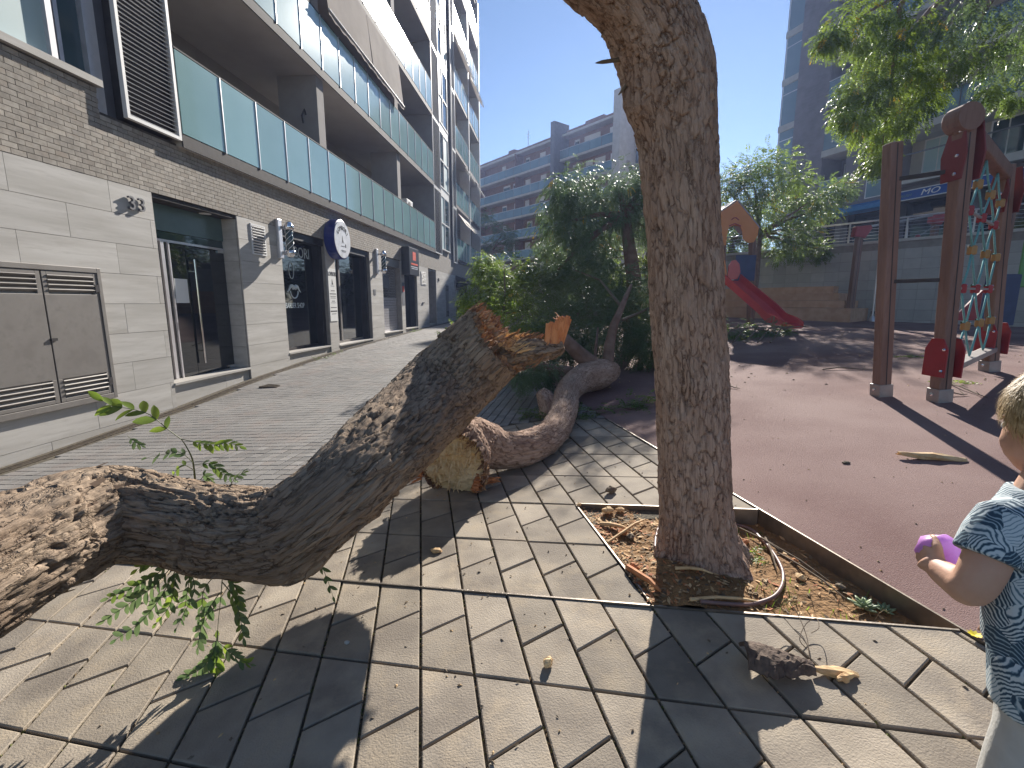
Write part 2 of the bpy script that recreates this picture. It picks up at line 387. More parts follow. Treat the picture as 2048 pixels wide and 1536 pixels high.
# moss and crumbs in the joints of the tiles
mb = MB()
for _ in range(5200):
    i = rnd.randint(-14, 9); r = rnd.uniform(-3.2, 5)
    if i >= 5 and -.02 < r < 2.02: continue
    x, y = lat(i, r); d = rnd.random()
    if d > .35+.65*(noise.noise(Vector((x*1.3, y*1.3, 3)))+.3): continue
    x += rnd.uniform(-.006, .006)
    s = rnd.uniform(.002, .006); z = gz(x, y)-.011
    mb.cur = 0 if rnd.random() < .6 else 1
    a = rnd.uniform(0, 6.28)
    t = mb.pt((x, y, z+s*1.5)); b3 = [mb.pt((x+math.cos(a+2.1*j)*s*1.6, y+math.sin(a+2.1*j)*s*1.6, z)) for j in range(3)]
    for j in range(3): mb.face((b3[j], b3[(j+1) % 3], t))
o = obj('joint_moss', mb, [M_['moss'], M_['dry_leaf']], pavement, kind='stuff')
# ---- street of small square pavers
PD = R(-10.6); px_ = (math.cos(PD), math.sin(PD)); py_ = (-math.sin(PD), math.cos(PD)); PU, PV = .0985, .1065
def pl(i, j): return (-2.0+px_[0]*PU*i+py_[0]*PV*j, 3.9+px_[1]*PU*i+py_[1]*PV*j)
WALL_A = R(5.12); WD = (math.sin(WALL_A), math.cos(WALL_A)); WN = (WD[1], -WD[0]); DW = 5.653
def wall_x(y): # x of the building face at depth y
    s = (y+DW*WN[1])/WD[1]; return WD[0]*s-DW*WN[0]
pavx = lambda y: E0[0]-.19*(y-E0[1])
street = struct('street', sheet(rng_(-6.6, 1.2, 30), rng_(2.6, 40, 80), -.018), M_['joint_dirt'])
cands = []
jmax = 118
for j in range(-16, jmax):
    for i in range(-46, 36):
        c = pl(i+.5, j+.5)
        if c[1] < bnd_y(c[0])+.05 or c[0] > pavx(c[1]) or c[0] < wall_x(c[1])+.36: continue
        if c[0] > E0[0]-.05 and c[1] < 4.8: continue
        cands.append((c, i, j))
def vis(c):
    p = Vector((c[0], c[1], gz(*c)-ZC)); fy = p.y*CP-p.z*SP
    px = CX+FPX*p.x/fy; py = CY-FPX*(p.y*SP+p.z*CP)/fy
    if 0 < px < 700 and py > 930-0*px and not (px > 560 and py < 1000): return False
    return -10 < px < 1330
cands.sort(key=lambda t: t[0][1]+abs(t[0][0])*.35)
near = [t for t in cands if vis(t[0])][:290]; nset = {(i, j) for _, i, j in near}
def paver_into(b, c, o=(0, 0, 0), dz=0):
    h = []
    for g, zz in ((.0042, -.02), (.0042, -.0025), (.0065, 0)):
        ring = []
        for sx, sy in ((-1, -1), (1, -1), (1, 1), (-1, 1)):
            dx = sx*(PU/2-g); dy = sy*(PV/2-g)
            x = c[0]+px_[0]*dx+py_[0]*dy; y = c[1]+px_[1]*dx+py_[1]*dy
            ring.append(b.pt((x-o[0], y-o[1], gz(x, y)+zz+dz-o[2])))
        h.append(ring)
    for a in range(2):
        for k in range(4): b.face((h[a][k], h[a][(k+1) % 4], h[a+1][(k+1) % 4], h[a+1][k]))
    b.face(h[2])
for c, i, j in near:
    if 'pv' not in shared:
        b = MB(); paver_into(b, c, (c[0], c[1], gz(*c))); shared['pv'] = b.mesh('paver', M_['paver'])
    piece('paver', shared['pv'], street, (c[0], c[1], gz(*c)+rnd.uniform(-.002, .002)), (rnd.uniform(-.008, .008), rnd.uniform(-.008, .008), 0))
mb = MB()
for c, i, j in cands:
    if (i, j) in nset: continue
    paver_into(mb, c, dz=rnd.uniform(-.0015, .0015))
obj('far_pavers', mb, M_['paver'], street, kind='stuff')
# beyond the modelled pavers the same paving as one sheet with its joints in the material
mp = mat('paving_far', (.185, .175, .165), (.25, .235, .22), scale=3, rough=.75, c3=(.25, .20, .175), s3=2.2, f3=.6)
ymax = max(c[0][1] for c in cands)
mb = MB()
ys = rng_(14.6, 60, 60)
for a, b in zip(ys[:-1], ys[1:]):
    xa0, xa1, xb0, xb1 = wall_x(a)+.35, pavx(a), wall_x(b)+.35, pavx(b)
    n = 8
    for k in range(n):
        q = [(xa0+(xa1-xa0)*k/n, a), (xa0+(xa1-xa0)*(k+1)/n, a), (xb0+(xb1-xb0)*(k+1)/n, b), (xb0+(xb1-xb0)*k/n, b)]
        mb.poly([(x, y, gz(x, y)-.006) for x, y in q])
struct('street_far', mb, mp)
# drain channel along the foot of the building
drain = MB(); s = 2.0
gr = MB()
while s < 34:
    for n0, n1, dz in ((.10, .125, -.002), (.235, .26, -.002)):
        p = [(WD[0]*ss+(-DW+nn)*WN[0], WD[1]*ss+(-DW+nn)*WN[1]) for ss, nn in ((s, n0), (s, n1), (s+.5, n1), (s+.5, n0))]
        drain.prism([(x, y, gz(x, y)-.03) for x, y in p], (0, 0, .03+dz))
    s += .5
s = 3.6
while s < 16:
    for nn in (.145, .168, .191, .214):
        p = [(WD[0]*ss+(-DW+n2)*WN[0], WD[1]*ss+(-DW+n2)*WN[1]) for ss, n2 in ((s, nn-.006), (s, nn+.006), (s+.47, nn+.006), (s+.47, nn-.006))]
        gr.prism([(x, y, gz(x, y)-.02) for x, y in p], (0, 0, .014))
    s += .5
dt = thing('drain_channel', 'dark slotted drain channel along the foot of the stone clad wall', 'drain', (WD[0]*5-DW*WN[0]+.2, WD[1]*5-DW*WN[1], gz(-5, 5)))
mm('iron', (.08, .065, .05), (.15, .12, .09), scale=20, rough=.6, metal=.6)
obj('drain_frame', drain, M_['iron'], dt); obj('grating', gr, M_['iron'], dt)
# pavement strip at the foot of the wall
mb = MB()
for k in range(70):
    s0, s1 = 1+k*.5, 1.5+k*.5
    mb.poly([(lambda x, y: (x, y, gz(x, y)-.012))(WD[0]*ss+(-DW+nn)*WN[0], WD[1]*ss+(-DW+nn)*WN[1]) for ss, nn in ((s0, -.1), (s0, .36), (s1, .36), (s1, -.1))])
struct('gutter', mb, M_['joint_dirt'])
# small iron cover in the paving
c = G(545, 772)
mb = MB(); mb.box(-.17, .17, -.12, .12, -.02, .004); 
for k in range(5): mb.box(-.15, .15, -.1+k*.045, -.085+k*.045, .004, .008)
t = tag(obj('manhole_cover', mb, M_['iron']), 'small rusty rectangular iron cover let into the grey street paving', 'manhole cover'); t.location = c+Vector((0, 0, .004)); t.rotation_euler = (0, 0, PD)
# ---- playground surface
mb = MB(); ys = rng_(-2, 34, 150)
for a, b in zip(ys[:-1], ys[1:]):
    xa, xb = edge_pt(a)[0] if a < 4.67 else pavx(a), edge_pt(b)[0] if b < 4.67 else pavx(b)
    xa += .006; xb += .006
    n = 26
    for k in range(n):
        q = []
        for xx, yy, kk in ((xa, a, k), (xa, a, k+1), (xb, b, k+1), (xb, b, k)):
            x = xx+(16-xx)*(kk/n)**1.4; q.append((x, yy, gz(x, yy)+.004))
        mb.poly(q)
struct('playground_surface', mb, M_['rubber'])
# ---- steel edgings
def strip(a, b, w, z0, z1, n=10):
    m = MB(); d = Vector((b[0]-a[0], b[1]-a[1], 0)); L = d.length; d.normalize(); s = Vector((-d.y, d.x, 0))*w/2
    for k in range(n):
        p = [Vector((a[0], a[1], 0))+d*(L*kk/n) for kk in (k, k+1)]
        q = [p[0]-s, p[1]-s, p[1]+s, p[0]+s]
        m.prism([(v.x, v.y, gz(v.x, v.y)+z0) for v in q], (0, 0, z1-z0))
    return m
up = edge_pt(.2)
tag(obj('steel_edging', strip((E0[0]+.004, E0[1]), (up[0]+.004, up[1]), .008, -.20, .010, 24), M_['edging']), 'long steel edging strip between the tiled pavement and the red playground', 'edging', )
tag(obj('steel_edging', strip(lat(5, 2), (pit[2][0]-.006, pit[2][1]), .008, -.20, .010), M_['edging']), 'steel edge along the far side of the tree pit behind the standing trunk', 'edging')
tag(obj('steel_edging', strip((lat(5, 0)[0]+.006, lat(5, 0)[1]), lat(5, 1.97), .008, -.20, .008), M_['edging']), 'steel edge on the left side of the tree pit beside the wood chips', 'edging')
tag(obj('steel_edging', strip(lat(-13, 0), (pit[1][0]-.006, pit[1][1]), .008, -.20, .007, 24), M_['edging']), 'long steel strip across the pavement forming the near edge of the tree pit', 'edging')
# ---- soil in the tree pit
mb = MB(); n = 70; idx = {}
def pit_uv(u, v):
    a = (pit[0][0]+(pit[1][0]-pit[0][0])*u, pit[0][1]+(pit[1][1]-pit[0][1])*u); b = (pit[3][0]+(pit[2][0]-pit[3][0])*u, pit[3][1]+(pit[2][1]-pit[3][1])*u)
    return (a[0]+(b[0]-a[0])*v, a[1]+(b[1]-a[1])*v)
def soil_z(x, y):
    q = Vector((x, y, 0)); b = Vector((.80, 1.98, 0)); d = (q-b).length
    return gz(x, y)-.016-.064*sst(.75, 1.4, x)+.05*math.exp(-(d/.25)**2)+.014*noise.noise(Vector((x*7, y*7, 1)))+.006*noise.noise(Vector((x*24, y*24, 4)))+.003*noise.noise(Vector((x*70, y*70, 4)))
for a in range(n+1):
    for b in range(n+1):
        x, y = pit_uv(a/n, b/n); idx[a, b] = mb.pt((x, y, soil_z(x, y)))
for a in range(n):
    for b in range(n): mb.face((idx[a, b], idx[a+1, b], idx[a+1, b+1], idx[a, b+1]))
struct('tree_pit_soil', mb, M_['soil'], smooth=True)
# ================================================================== TREES NEAR THE CAMERA
def catmull(pts, n):
    out = []; m = len(pts)
    for i in range(m-1):
        p0, p1, p2, p3 = pts[max(i-1, 0)], pts[i], pts[i+1], pts[min(i+2, m-1)]
        for k in range(n):
            t = k/n
            out.append(tuple(.5*((2*b)+(-a+c)*t+(2*a-5*b+4*c-d)*t*t+(-a+3*b-3*c+d)*t**3) for a, b, c, d in zip(p0, p1, p2, p3)))
    out.append(tuple(pts[-1])); return out
def vor(q):
    d = noise.voronoi(q)[0]; return d[1]-d[0]
def bark_trunk(ctrl, nseg, per, seed, amp=.012, kx=26, kz=8, lump=.06, knots=(), flare=0):
    """ctrl: (x,y,z,r). Returns MB with 'relief' in .a, ring list, frames."""
    path = catmull(ctrl, per); mb = MB(); rings = []; fr = []
    pts = [Vector(p[:3]) for p in path]; L = 0
    t = (pts[1]-pts[0]).normalized(); u = t.cross(Vector((0, 1, 0)) if abs(t.y) < .8 else Vector((1, 0, 0))).normalized()
    sd = Vector((seed*7.3, seed*3.1, seed*1.7)); N = len(pts)
    for i, p in enumerate(pts):
        if i: L += (pts[i]-pts[i-1]).length
        d = (pts[min(i+1, N-1)]-pts[max(i-1, 0)]).normalized(); u = (u-d*u.dot(d)).normalized(); w = d.cross(u)
        r = path[i][3]; ring = []
        for k in range(nseg):
            th = 2*math.pi*k/nseg; c, s = math.cos(th), math.sin(th)
            rr = max(r, .05)
            low = noise.noise(Vector((c*1.3, s*1.3, L*1.9))+sd)*lump*2 + noise.noise(Vector((c*2.6, s*2.6, L*4))+sd)*lump
            wq = noise.noise_vector(Vector((c*rr*9, s*rr*9, L*5))+sd)
            q = Vector((c*rr*kx+wq.x*.55, s*rr*kx+wq.y*.55, L*kz+wq.z*.35))+sd
            vd = noise.voronoi(q); e = vd[0][1]-vd[0][0]; pv = vd[1][0]; h = sst(.0, .13, e)
            pl_ = noise.cell(pv*7.3+sd)
            vd2 = noise.voronoi(Vector((c*rr*kx*1.9, s*rr*kx*1.9, L*kz*2.4))+wq*.6-sd); h2 = sst(0, .12, vd2[0][1]-vd2[0][0]); pl2 = noise.cell(vd2[1][0]*5.1-sd)
            fine = noise.noise(Vector((c*rr*120, s*rr*120, L*22))+sd)
            mid = noise.noise(Vector((c*rr*kx*.5, s*rr*kx*.5, L*kz*.5))+wq-sd)
            msk = .3+.7*sst(-.3, .2, mid)
            rel = min(1, (1-(1-h)*msk)*.7+.2*h2+.10)*(.86+.14*pl_)
            disp = amp*(h-.8)*msk+amp*.38*pl_*msk+amp*.22*(h2-.5)+amp*.16*pl2+amp*.20*fine
            kn = 0
            for (kl, kth, kr, kh) in knots:
                dd = math.hypot((L-kl), rr*((th-kth+math.pi) % (2*math.pi)-math.pi)); kn += kh*math.exp(-(dd/kr)**2)
            R_ = r*(1+low)+disp+kn+(flare*math.exp(-(L/.17)**1.5)*(.35+.65*(.5+.5*math.sin(th*4+1.2*math.sin(th*2+.7)))**2) if flare else 0)
            ring.append(mb.pt(p+(u*c+w*s)*R_, max(0, min(1, rel+.25*fine)))); mb.uvw.append((c*rr+seed, s*rr, L))
        rings.append(ring); fr.append((p, d, u.copy(), w.copy(), r))
    for i in range(N-1):
        for k in range(nseg): mb.face((rings[i][k], rings[i][(k+1) % nseg], rings[i+1][(k+1) % nseg], rings[i+1][k]))
    return mb, rings, fr
def V4(p, r): return (p.x, p.y, p.z, r)
# ---------------- the standing trunk in the pit
base = G(1395, 1142)
bx, by = base.x, base.y+.17
tp = []
for (x, y, Y, r) in ((1398, 1128, by, .205), (1394, 1085, by, .182), (1391, 1040, by, .174), (1388, 950, by, .167), (1384, 840, by, .163), (1378, 700, by-.0, .160), (1369, 520, by-.02, .158), (1357, 330, by-.05, .156), (1350, 235, by-.07, .162), (1336, 150, by-.10, .176), (1310, 70, by-.14, .172), (1266, -10, by-.2, .158), (1180, -90, by-.27, .15), (1085, -190, by-.36, .15)):
    tp.append(V4(P(x, y, Y), r))
tp[0] = (tp[0][0], tp[0][1], gz(bx, by)-.10, .215)
tree = thing('standing_tree', 'thick standing tree trunk with furrowed bark rising from the earth pit and bending left', 'tree', (bx, by, gz(bx, by)))
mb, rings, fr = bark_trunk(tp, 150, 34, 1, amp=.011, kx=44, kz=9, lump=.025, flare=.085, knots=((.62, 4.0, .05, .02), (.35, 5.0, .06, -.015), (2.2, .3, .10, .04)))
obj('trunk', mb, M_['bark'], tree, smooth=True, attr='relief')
# torn bark and stubs on the upper left and right edges
for (x, y, Y, dx, dy, l) in ((1205, 124, by-.15, -14, 2, 1), (1245, 180, by-.12, -8, 10, 1), (1420, 118, by-.08, 8, -10, 1), (1424, 132, by-.08, 5, 8, 1), (1366, 42, by-.12, 16, -16, 1), (1378, 60, by-.12, 8, -20, 1)):
    a = P(x, y, Y); b = P(x+dx, y+dy, Y); mb = MB(); mb.tube([a-(b-a)*5, a, b], [.009, .007, .002], 6); obj('bark_stub', mb, M_['twig'], tree)
a = P(1385, 88, by-.1); mb = MB(); mb.tube([a, P(1398, 78, by-.1), P(1412, 62, by-.1)], [.003, .002, .001], 5)
obj('twig', mb, M_['twig'], tree)
# a sturdy crown far above the frame is not built: the photograph only shows the trunk
# ---------------- the broken leaning trunk
lp = [(-1.62, -.35, gz(-1.62, -.35)-.1, .25), (-1.57, .02, .16, .215), (-1.52, .42, .42, .20), (-1.51, .85, .565, .19), V4(P(-20, 1130, 1.28), .187), V4(P(95, 1075, 1.47), .185), V4(P(205, 1030, 1.66), .183), V4(P(330, 1040, 1.72), .160), V4(P(450, 1062, 1.76), .166), V4(P(560, 1058, 1.76), .163),
      V4(P(655, 1002, 1.79), .170), V4(P(758, 905, 2.10), .199), V4(P(855, 812, 2.74), .249), V4(P(925, 742, 2.98), .257), V4(P(968, 700, 3.01), .254), V4(P(996, 676, 3.02), .243)]
lean = thing('leaning_tree', 'heavy broken tree trunk leaning across the pavement, snapped off at its upper end', 'tree', (-1.62, -.35, gz(-1.62, -.35)))
mb, rings, fr = bark_trunk(lp, 168, 44, 2, amp=.017, kx=40, kz=5.5, lump=.03, knots=((2.05, 2.2, .07, .03), (2.12, 2.6, .05, -.03), (2.95, 4.6, .10, .05), (3.3, 5.2, .05, .02)))
# the last stretch is pushed along the axis so that the break is oblique and ragged
nseg = 168; P0, D0, U0, W0, R0 = fr[-1]; NB = 46
def brk(k):
    th = 2*math.pi*k/nseg; rd = U0*math.cos(th)+W0*math.sin(th)
    j = noise.noise(Vector((math.cos(th)*1.8, math.sin(th)*1.8, 5.3)))*.05+abs(noise.noise(Vector((math.cos(th)*7, math.sin(th)*7, 2.3))))*.07+abs(noise.noise(Vector((th*15, 1, 1))))*.035+abs(noise.noise(Vector((th*40, 7, 1))))*.02
    return .075*rd.y-.05*rd.x+j-.045
bh_ = [brk(k) for k in range(nseg)]
for i in range(len(rings)-NB, len(rings)):
    t = (i-(len(rings)-NB))/(NB-1)
    for k in range(nseg):
        v = Vector(mb.v[rings[i][k]])+D0*(bh_[k]*t*t)+(Vector(mb.v[rings[i][k]])-fr[i][0])*(.05*t*t); mb.v[rings[i][k]] = tuple(v)
trunk_top = [Vector(mb.v[i]) for i in rings[-1]]
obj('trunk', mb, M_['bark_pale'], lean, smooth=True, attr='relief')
# torn wood inside the break
mb = MB(); grid = []
for st in range(0, 13):
    f = 1-st/12; ring = []
    for k in range(nseg):
        th = 2*math.pi*k/nseg; v = trunk_top[k]; q = P0+D0*.05+(v-P0-D0*.05)*f
        e = abs(noise.noise(Vector((math.cos(th)*f*9, math.sin(th)*f*9, 8.1))))
        e2 = noise.noise(Vector((math.cos(th)*f*26, math.sin(th)*f*26, 3.7)))
        depth = -.055*(1-f**3)+.10*e+.03*e2
        if st == 0: depth = -.004; q = P0+(v-P0)*.985
        ring.append(mb.pt(q+D0*depth))
    grid.append(ring)
for a, b in zip(grid[:-1], grid[1:]):
    for k in range(nseg): mb.face((a[k], a[(k+1) % nseg], b[(k+1) % nseg], b[k]))
mb.face(grid[-1])
mm('torn_wood', (.13, .065, .04), (.42, .24, .13), scale=16, rough=.9, bump=.9, bscale=60, bdist=.01, c3=(.68, .40, .18), s3=14, f3=1.0)
obj('torn_heartwood', mb, M_['torn_wood'], lean)
def splinters(n, ctr, nrm, ru, rv, rad, lmin, lmax, ex, seed, lean_=.5, sector=None, rmin=0):
    m = MB(); rg = random.Random(seed)
    for _ in range(n):
        th = rg.uniform(0, 2*math.pi) if sector is None else rg.uniform(*sector)
        rr = rad*math.sqrt(rg.uniform(rmin*rmin, 1)); p = ctr+(ru*math.cos(th)+rv*math.sin(th))*rr
        d = (nrm+ex*rg.uniform(.2, 1)+Vector((rg.gauss(0, 1), rg.gauss(0, 1), rg.gauss(0, 1)))*lean_*.4).normalized()
        l = rg.uniform(lmin, lmax); w = rg.uniform(.004, .014); s = d.cross(Vector((rg.gauss(0, 1), rg.gauss(0, 1), rg.gauss(0, 1)))).normalized(); t = d.cross(s)*.4
        b = [m.pt(p-d*.02+s*w), m.pt(p-d*.02+t*w), m.pt(p-d*.02-s*w), m.pt(p-d*.02-t*w)]
        c = [m.pt(p+d*l*.7+s*w*.6), m.pt(p+d*l*.7+t*w*.6), m.pt(p+d*l*.7-s*w*.6), m.pt(p+d*l*.7-t*w*.6)]
        tip = m.pt(p+d*l+s*rg.uniform(-.01, .01))
        for k in range(4):
            m.face((b[k], b[(k+1) % 4], c[(k+1) % 4], c[k])); m.face((c[k], c[(k+1) % 4], tip))
    return m
C0 = P(1035, 678, 2.93)
obj('splinters', splinters(190, P(1035, 688, 2.96), (D0+Vector((.6, 0, .1))).normalized(), Vector((1, 0, -.25)).normalized(), Vector((0, 1, .2)).normalized(), .15, .03, .10, Vector((.5, 0, 0)), 5), M_['raw_wood'], lean, kind='stuff', label='pale orange wood splinters on the snapped end')
obj('splinters', splinters(230, P0+D0*.01, D0, U0, W0, .25, .02, .085, Vector((.3, 0, .2)), 6, .8, rmin=.6), M_['torn_wood'], lean, kind='stuff', label='dark torn bark splinters around the broken rim')
# lip of wood reaching right, and the standing orange slab at its end
mb = MB(); A = P(985, 712, 2.9); B = P(1120, 698, 3.0)
n = 22; top = []; bot = []
path = [P(955, 718, 2.93), P(1010, 710, 2.94), P(1060, 703, 2.93), P(1105, 700, 2.92), P(1128, 694, 2.91)]
mbx, rg_, _ = bark_trunk([V4(p, r) for p, r in zip(path, (.13, .085, .07, .05, .02))], 48, 16, 9, amp=.022, kx=46, kz=7, lump=.30)
mbx.face(rg_[-1])
obj('torn_lip', mbx, M_['bark_pale'], lean, smooth=True, attr='relief')
sl = MB(); rg = random.Random(31); ns = 17
for k in range(ns):
    f = k/(ns-1); xb = 1096+f*22; xt = 1101+f*36; yt = 652-14*sst(.15, .75, f)+rg.uniform(-5, 6); yb = 700-rg.uniform(0, 8)
    a0 = P(xb, yb, 2.90+f*.03); a1 = P(xt, yt, 2.90+f*.03)+Vector((0, rg.uniform(-.008, .008), 0)); sl.bar(a0, a1, .0058, .045+rg.uniform(-.03, .03), up=(1, 0, 0)); sl.bar(a1-(a1-a0)*.05, a1+(a1-a0)*rg.uniform(.03, .12), .004, .02, up=(1, 0, 0))
o = obj('wood_slab', sl, M_['orange_wood'], lean, label='upright orange slab of split wood at the end of the torn lip')
obj('splinters', splinters(120, P(1050, 700, 2.90), Vector((.8, -.2, .5)).normalized(), Vector((1, 0, 0)), Vector((0, .4, .9)), .13, .02, .07, Vector((.5, 0, .1)), 26, .9), M_['torn_wood'], lean, kind='stuff', label='dark torn fibres along the lip below the slab')
m2 = MB(); rg = random.Random(3)
for k in range(26):
    x = 1099+rg.uniform(0, 28); t = (x-1099)/30; y = 690-50*min(1, t*1.6)+rg.uniform(-6, 4)
    p = P(x, y, 2.91); m2.bar(p, p+Vector((rg.uniform(-.03, -.005), rg.uniform(-.01, .02), rg.uniform(.005, .03))), .004, .003)
obj('splinters', m2, M_['orange_wood'], lean, kind='stuff', label='thin fibres along the edge of the orange slab')
# hanging bark flakes and rough ridge along the upper edge of the rising part
mb = MB(); rg = random.Random(12)
for _ in range(210):
    i = rg.randint(200, len(fr)-30); p, d, u, w, r = fr[i]; th = rg.uniform(0, 6.28); nn = u*math.cos(th)+w*math.sin(th)
    q = p+nn*(r*1.0); l = rg.uniform(.015, .05); wd_ = rg.uniform(.006, .014); s = d.cross(nn)
    e = nn*rg.uniform(.004, .014)
    mb.poly([q-s*wd_, q+s*wd_, q+s*wd_*.6+d*l+e, q-s*wd_*.6+d*l+e]); 
obj('bark_flakes', mb, M_['bark_pale'], lean, kind='stuff')
# ---------------- pinnate shoots growing from the leaning trunk
def leaflet_mesh(L, W, matk, fold=.25, curl=.15):
    b = MB(); n = 5; cen = []; lt = []; rt = []
    for k in range(n+1):
        t = k/n; w = W*.5*(math.sin(math.pi*min(1, t*.93+.05))**.75); z = -curl*L*t*t
        cen.append(b.pt((0, L*t, z))); lt.append(b.pt((-w, L*t, z+w*fold))); rt.append(b.pt((w, L*t, z+w*fold)))
    for k in range(n):
        b.face((cen[k], cen[k+1], lt[k+1], lt[k])); b.face((rt[k], rt[k+1], cen[k+1], cen[k]))
    return b.mesh('leaflet', M_[matk], smooth=True)
LEAF = [leaflet_mesh(.05, .021, 'leaf_grey'), leaflet_mesh(.046, .02, 'leaf'), leaflet_mesh(.05, .022, 'leaf_bright'), leaflet_mesh(.044, .019, 'leaf_grey', .5, .3)]
def basis(d, up):
    d = d.normalized(); x = d.cross(up).normalized(); z = x.cross(d); return Matrix(((x.x, d.x, z.x), (x.y, d.y, z.y), (x.z, d.z, z.z)))
nleaf = 0
def shoot(root, pts, r0, leaflets, kinds, up=Vector((0, 0, 1)), start=.15, spread=60, size=1.0, seed=0, name='leafy_shoot', stem_mat='stem_green'):
    """one compound leaf: rachis with paired leaflets, each leaflet an object"""
    global nleaf
    rg = random.Random(seed); path = [Vector(p[:3]) for p in catmull([tuple(p) for p in pts], 8)]
    m = MB(); m.tube(path, [r0*(1-.7*i/len(path)) for i in range(len(path))], 5)
    st = obj(name, m, M_[stem_mat], root)
    n = len(path)
    for k in range(leaflets):
        t = start+(1-start)*(k+.5)/leaflets
        i = min(n-2, int(t*(n-1))); f = t*(n-1)-i; p = path[i].lerp(path[i+1], f); d = (path[i+1]-path[i]).normalized()
        side = d.cross(up)
        if side.length < .05: side = d.cross(Vector((1, 0, 0)))
        side.normalize()
        for sg in ((-1, 1) if k < leaflets-1 else (0,)):
            a = R(spread+rg.uniform(-14, 14)); dd = (d*math.cos(a)+side*sg*math.sin(a)+Vector((0, 0, rg.uniform(-.35, -.05)))).normalized() if sg else d
            upn = (side.cross(d)+Vector((rg.uniform(-.5, .5), rg.uniform(-.5, .5), rg.uniform(-.3, .3)))).normalized()
            B3 = basis(dd, upn); sc = size*rg.uniform(.8, 1.15)*(.75+.5*math.sin(math.pi*min(.95, t)))
            o = bpy.data.objects.new('leaflet', LEAF[kinds[rg.randrange(len(kinds))]]); COL.objects.link(o); o.parent = st
            o.matrix_basis = Matrix.Translation(p) @ (B3 @ Matrix.Diagonal((sc, sc, sc))).to_4x4(); nleaf += 1
    return st
# below the trunk: hanging compound leaves (pixel tracks of the survey, about 1.7 m ahead)
def trk(l, Y0, Y1): return [P(x, y, Y0+(Y1-Y0)*i/(len(l)-1)) for i, (x, y) in enumerate(l)]
hang = [([(352, 1118), (310, 1150), (265, 1175), (212, 1198)], 1.70, 1.62, 9, (0, 1, 0), .85), ([(355, 1120), (310, 1170), (262, 1205), (205, 1243)], 1.70, 1.6, 10, (0, 3, 0), .95), ([(360, 1122), (330, 1180), (290, 1235), (228, 1282)], 1.70, 1.6, 11, (0, 3, 0), .95),
        ([(362, 1122), (350, 1165), (340, 1210), (310, 1250)], 1.70, 1.63, 8, (1, 0, 2), .85), ([(375, 1124), (378, 1160), (372, 1200), (368, 1232)], 1.72, 1.66, 7, (1, 0), .75), ([(340, 1120), (320, 1118), (295, 1125), (270, 1142)], 1.72, 1.66, 5, (2, 1), .8),
        ([(380, 1122), (385, 1150), (388, 1185), (368, 1226), (350, 1262)], 1.72, 1.62, 7, (3, 0), .75),
        ([(445, 1150), (442, 1190), (437, 1240), (432, 1290)], 1.72, 1.66, 2, (0, 1), .8), ([(440, 1185), (420, 1215), (402, 1255), (395, 1300)], 1.70, 1.62, 8, (0, 3), .95), ([(445, 1165), (468, 1195), (480, 1235), (488, 1280)], 1.70, 1.62, 9, (0, 0, 1), .95),
        ([(436, 1262), (428, 1300), (405, 1335), (362, 1358)], 1.66, 1.58, 9, (0, 3, 0), .95), ([(436, 1270), (434, 1305), (432, 1340), (430, 1368)], 1.66, 1.58, 8, (2, 1, 2), .95), ([(438, 1285), (455, 1300), (478, 1318), (505, 1330)], 1.66, 1.6, 7, (2, 3, 0), .75), ([(430, 1150), (408, 1180), (404, 1215), (398, 1240)], 1.72, 1.66, 6, (1, 0), .8),
        ([(452, 1150), (462, 1160), (473, 1180), (482, 1210)], 1.70, 1.64, 6, (0, 1), .8),
        ([(590, 1128), (612, 1112), (638, 1125), (655, 1160), (668, 1200)], 1.86, 1.8, 7, (0, 3), .8), ([(605, 1115), (600, 1130), (598, 1148)], 1.86, 1.84, 3, (1, 0), .7)]
for k, (l, a, b, n, kd, sz) in enumerate(hang): shoot(lean, trk(l, a, b), .0022, n, kd, size=sz*.92, seed=k+40, up=Vector((0, -1, .3)), spread=38)
# above the trunk
above = [([(390, 958), (385, 920), (372, 892), (362, 878)], 1.85, 1.8, 0, (1,), 1, .004), ([(362, 878), (335, 858), (300, 830), (262, 818), (225, 812), (200, 798)], 1.78, 1.72, 7, (2, 2, 1), 1.25, .0022), ([(362, 878), (395, 885), (425, 890), (455, 886), (482, 894)], 1.78, 1.76, 10, (2, 1, 2), .72, .0018), ([(386, 925), (360, 905), (330, 908), (285, 918)], 1.8, 1.8, 5, (0, 0), .7, .0016),
         ([(386, 930), (420, 928), (445, 945), (470, 960)], 1.82, 1.84, 8, (0, 1), .62, .0016), ([(388, 940), (365, 930), (350, 945), (345, 952)], 1.83, 1.83, 4, (2, 1), .7, .0016), ([(400, 962), (410, 948), (415, 955), (425, 965)], 1.83, 1.86, 4, (2, 0), .7, .0016), ([(462, 968), (470, 958), (482, 948), (488, 945)], 1.86, 1.86, 4, (1, 0), .62, .0016), ([(255, 872), (270, 884), (285, 892)], 1.9, 1.9, 4, (0,), .5, .0012)]
for k, (l, a, b, n, kd, sz, r0) in enumerate(above): shoot(lean, trk(l, a, b), r0, n, kd, size=sz*.95, seed=k+80, up=Vector((0, -.6, .8)), spread=42)
m = MB(); m.tube([P(790, 795, 2.45), P(800, 780, 2.45), P(812, 765, 2.45)], [.003, .002, .001], 5); obj('twig', m, M_['twig'], lean)
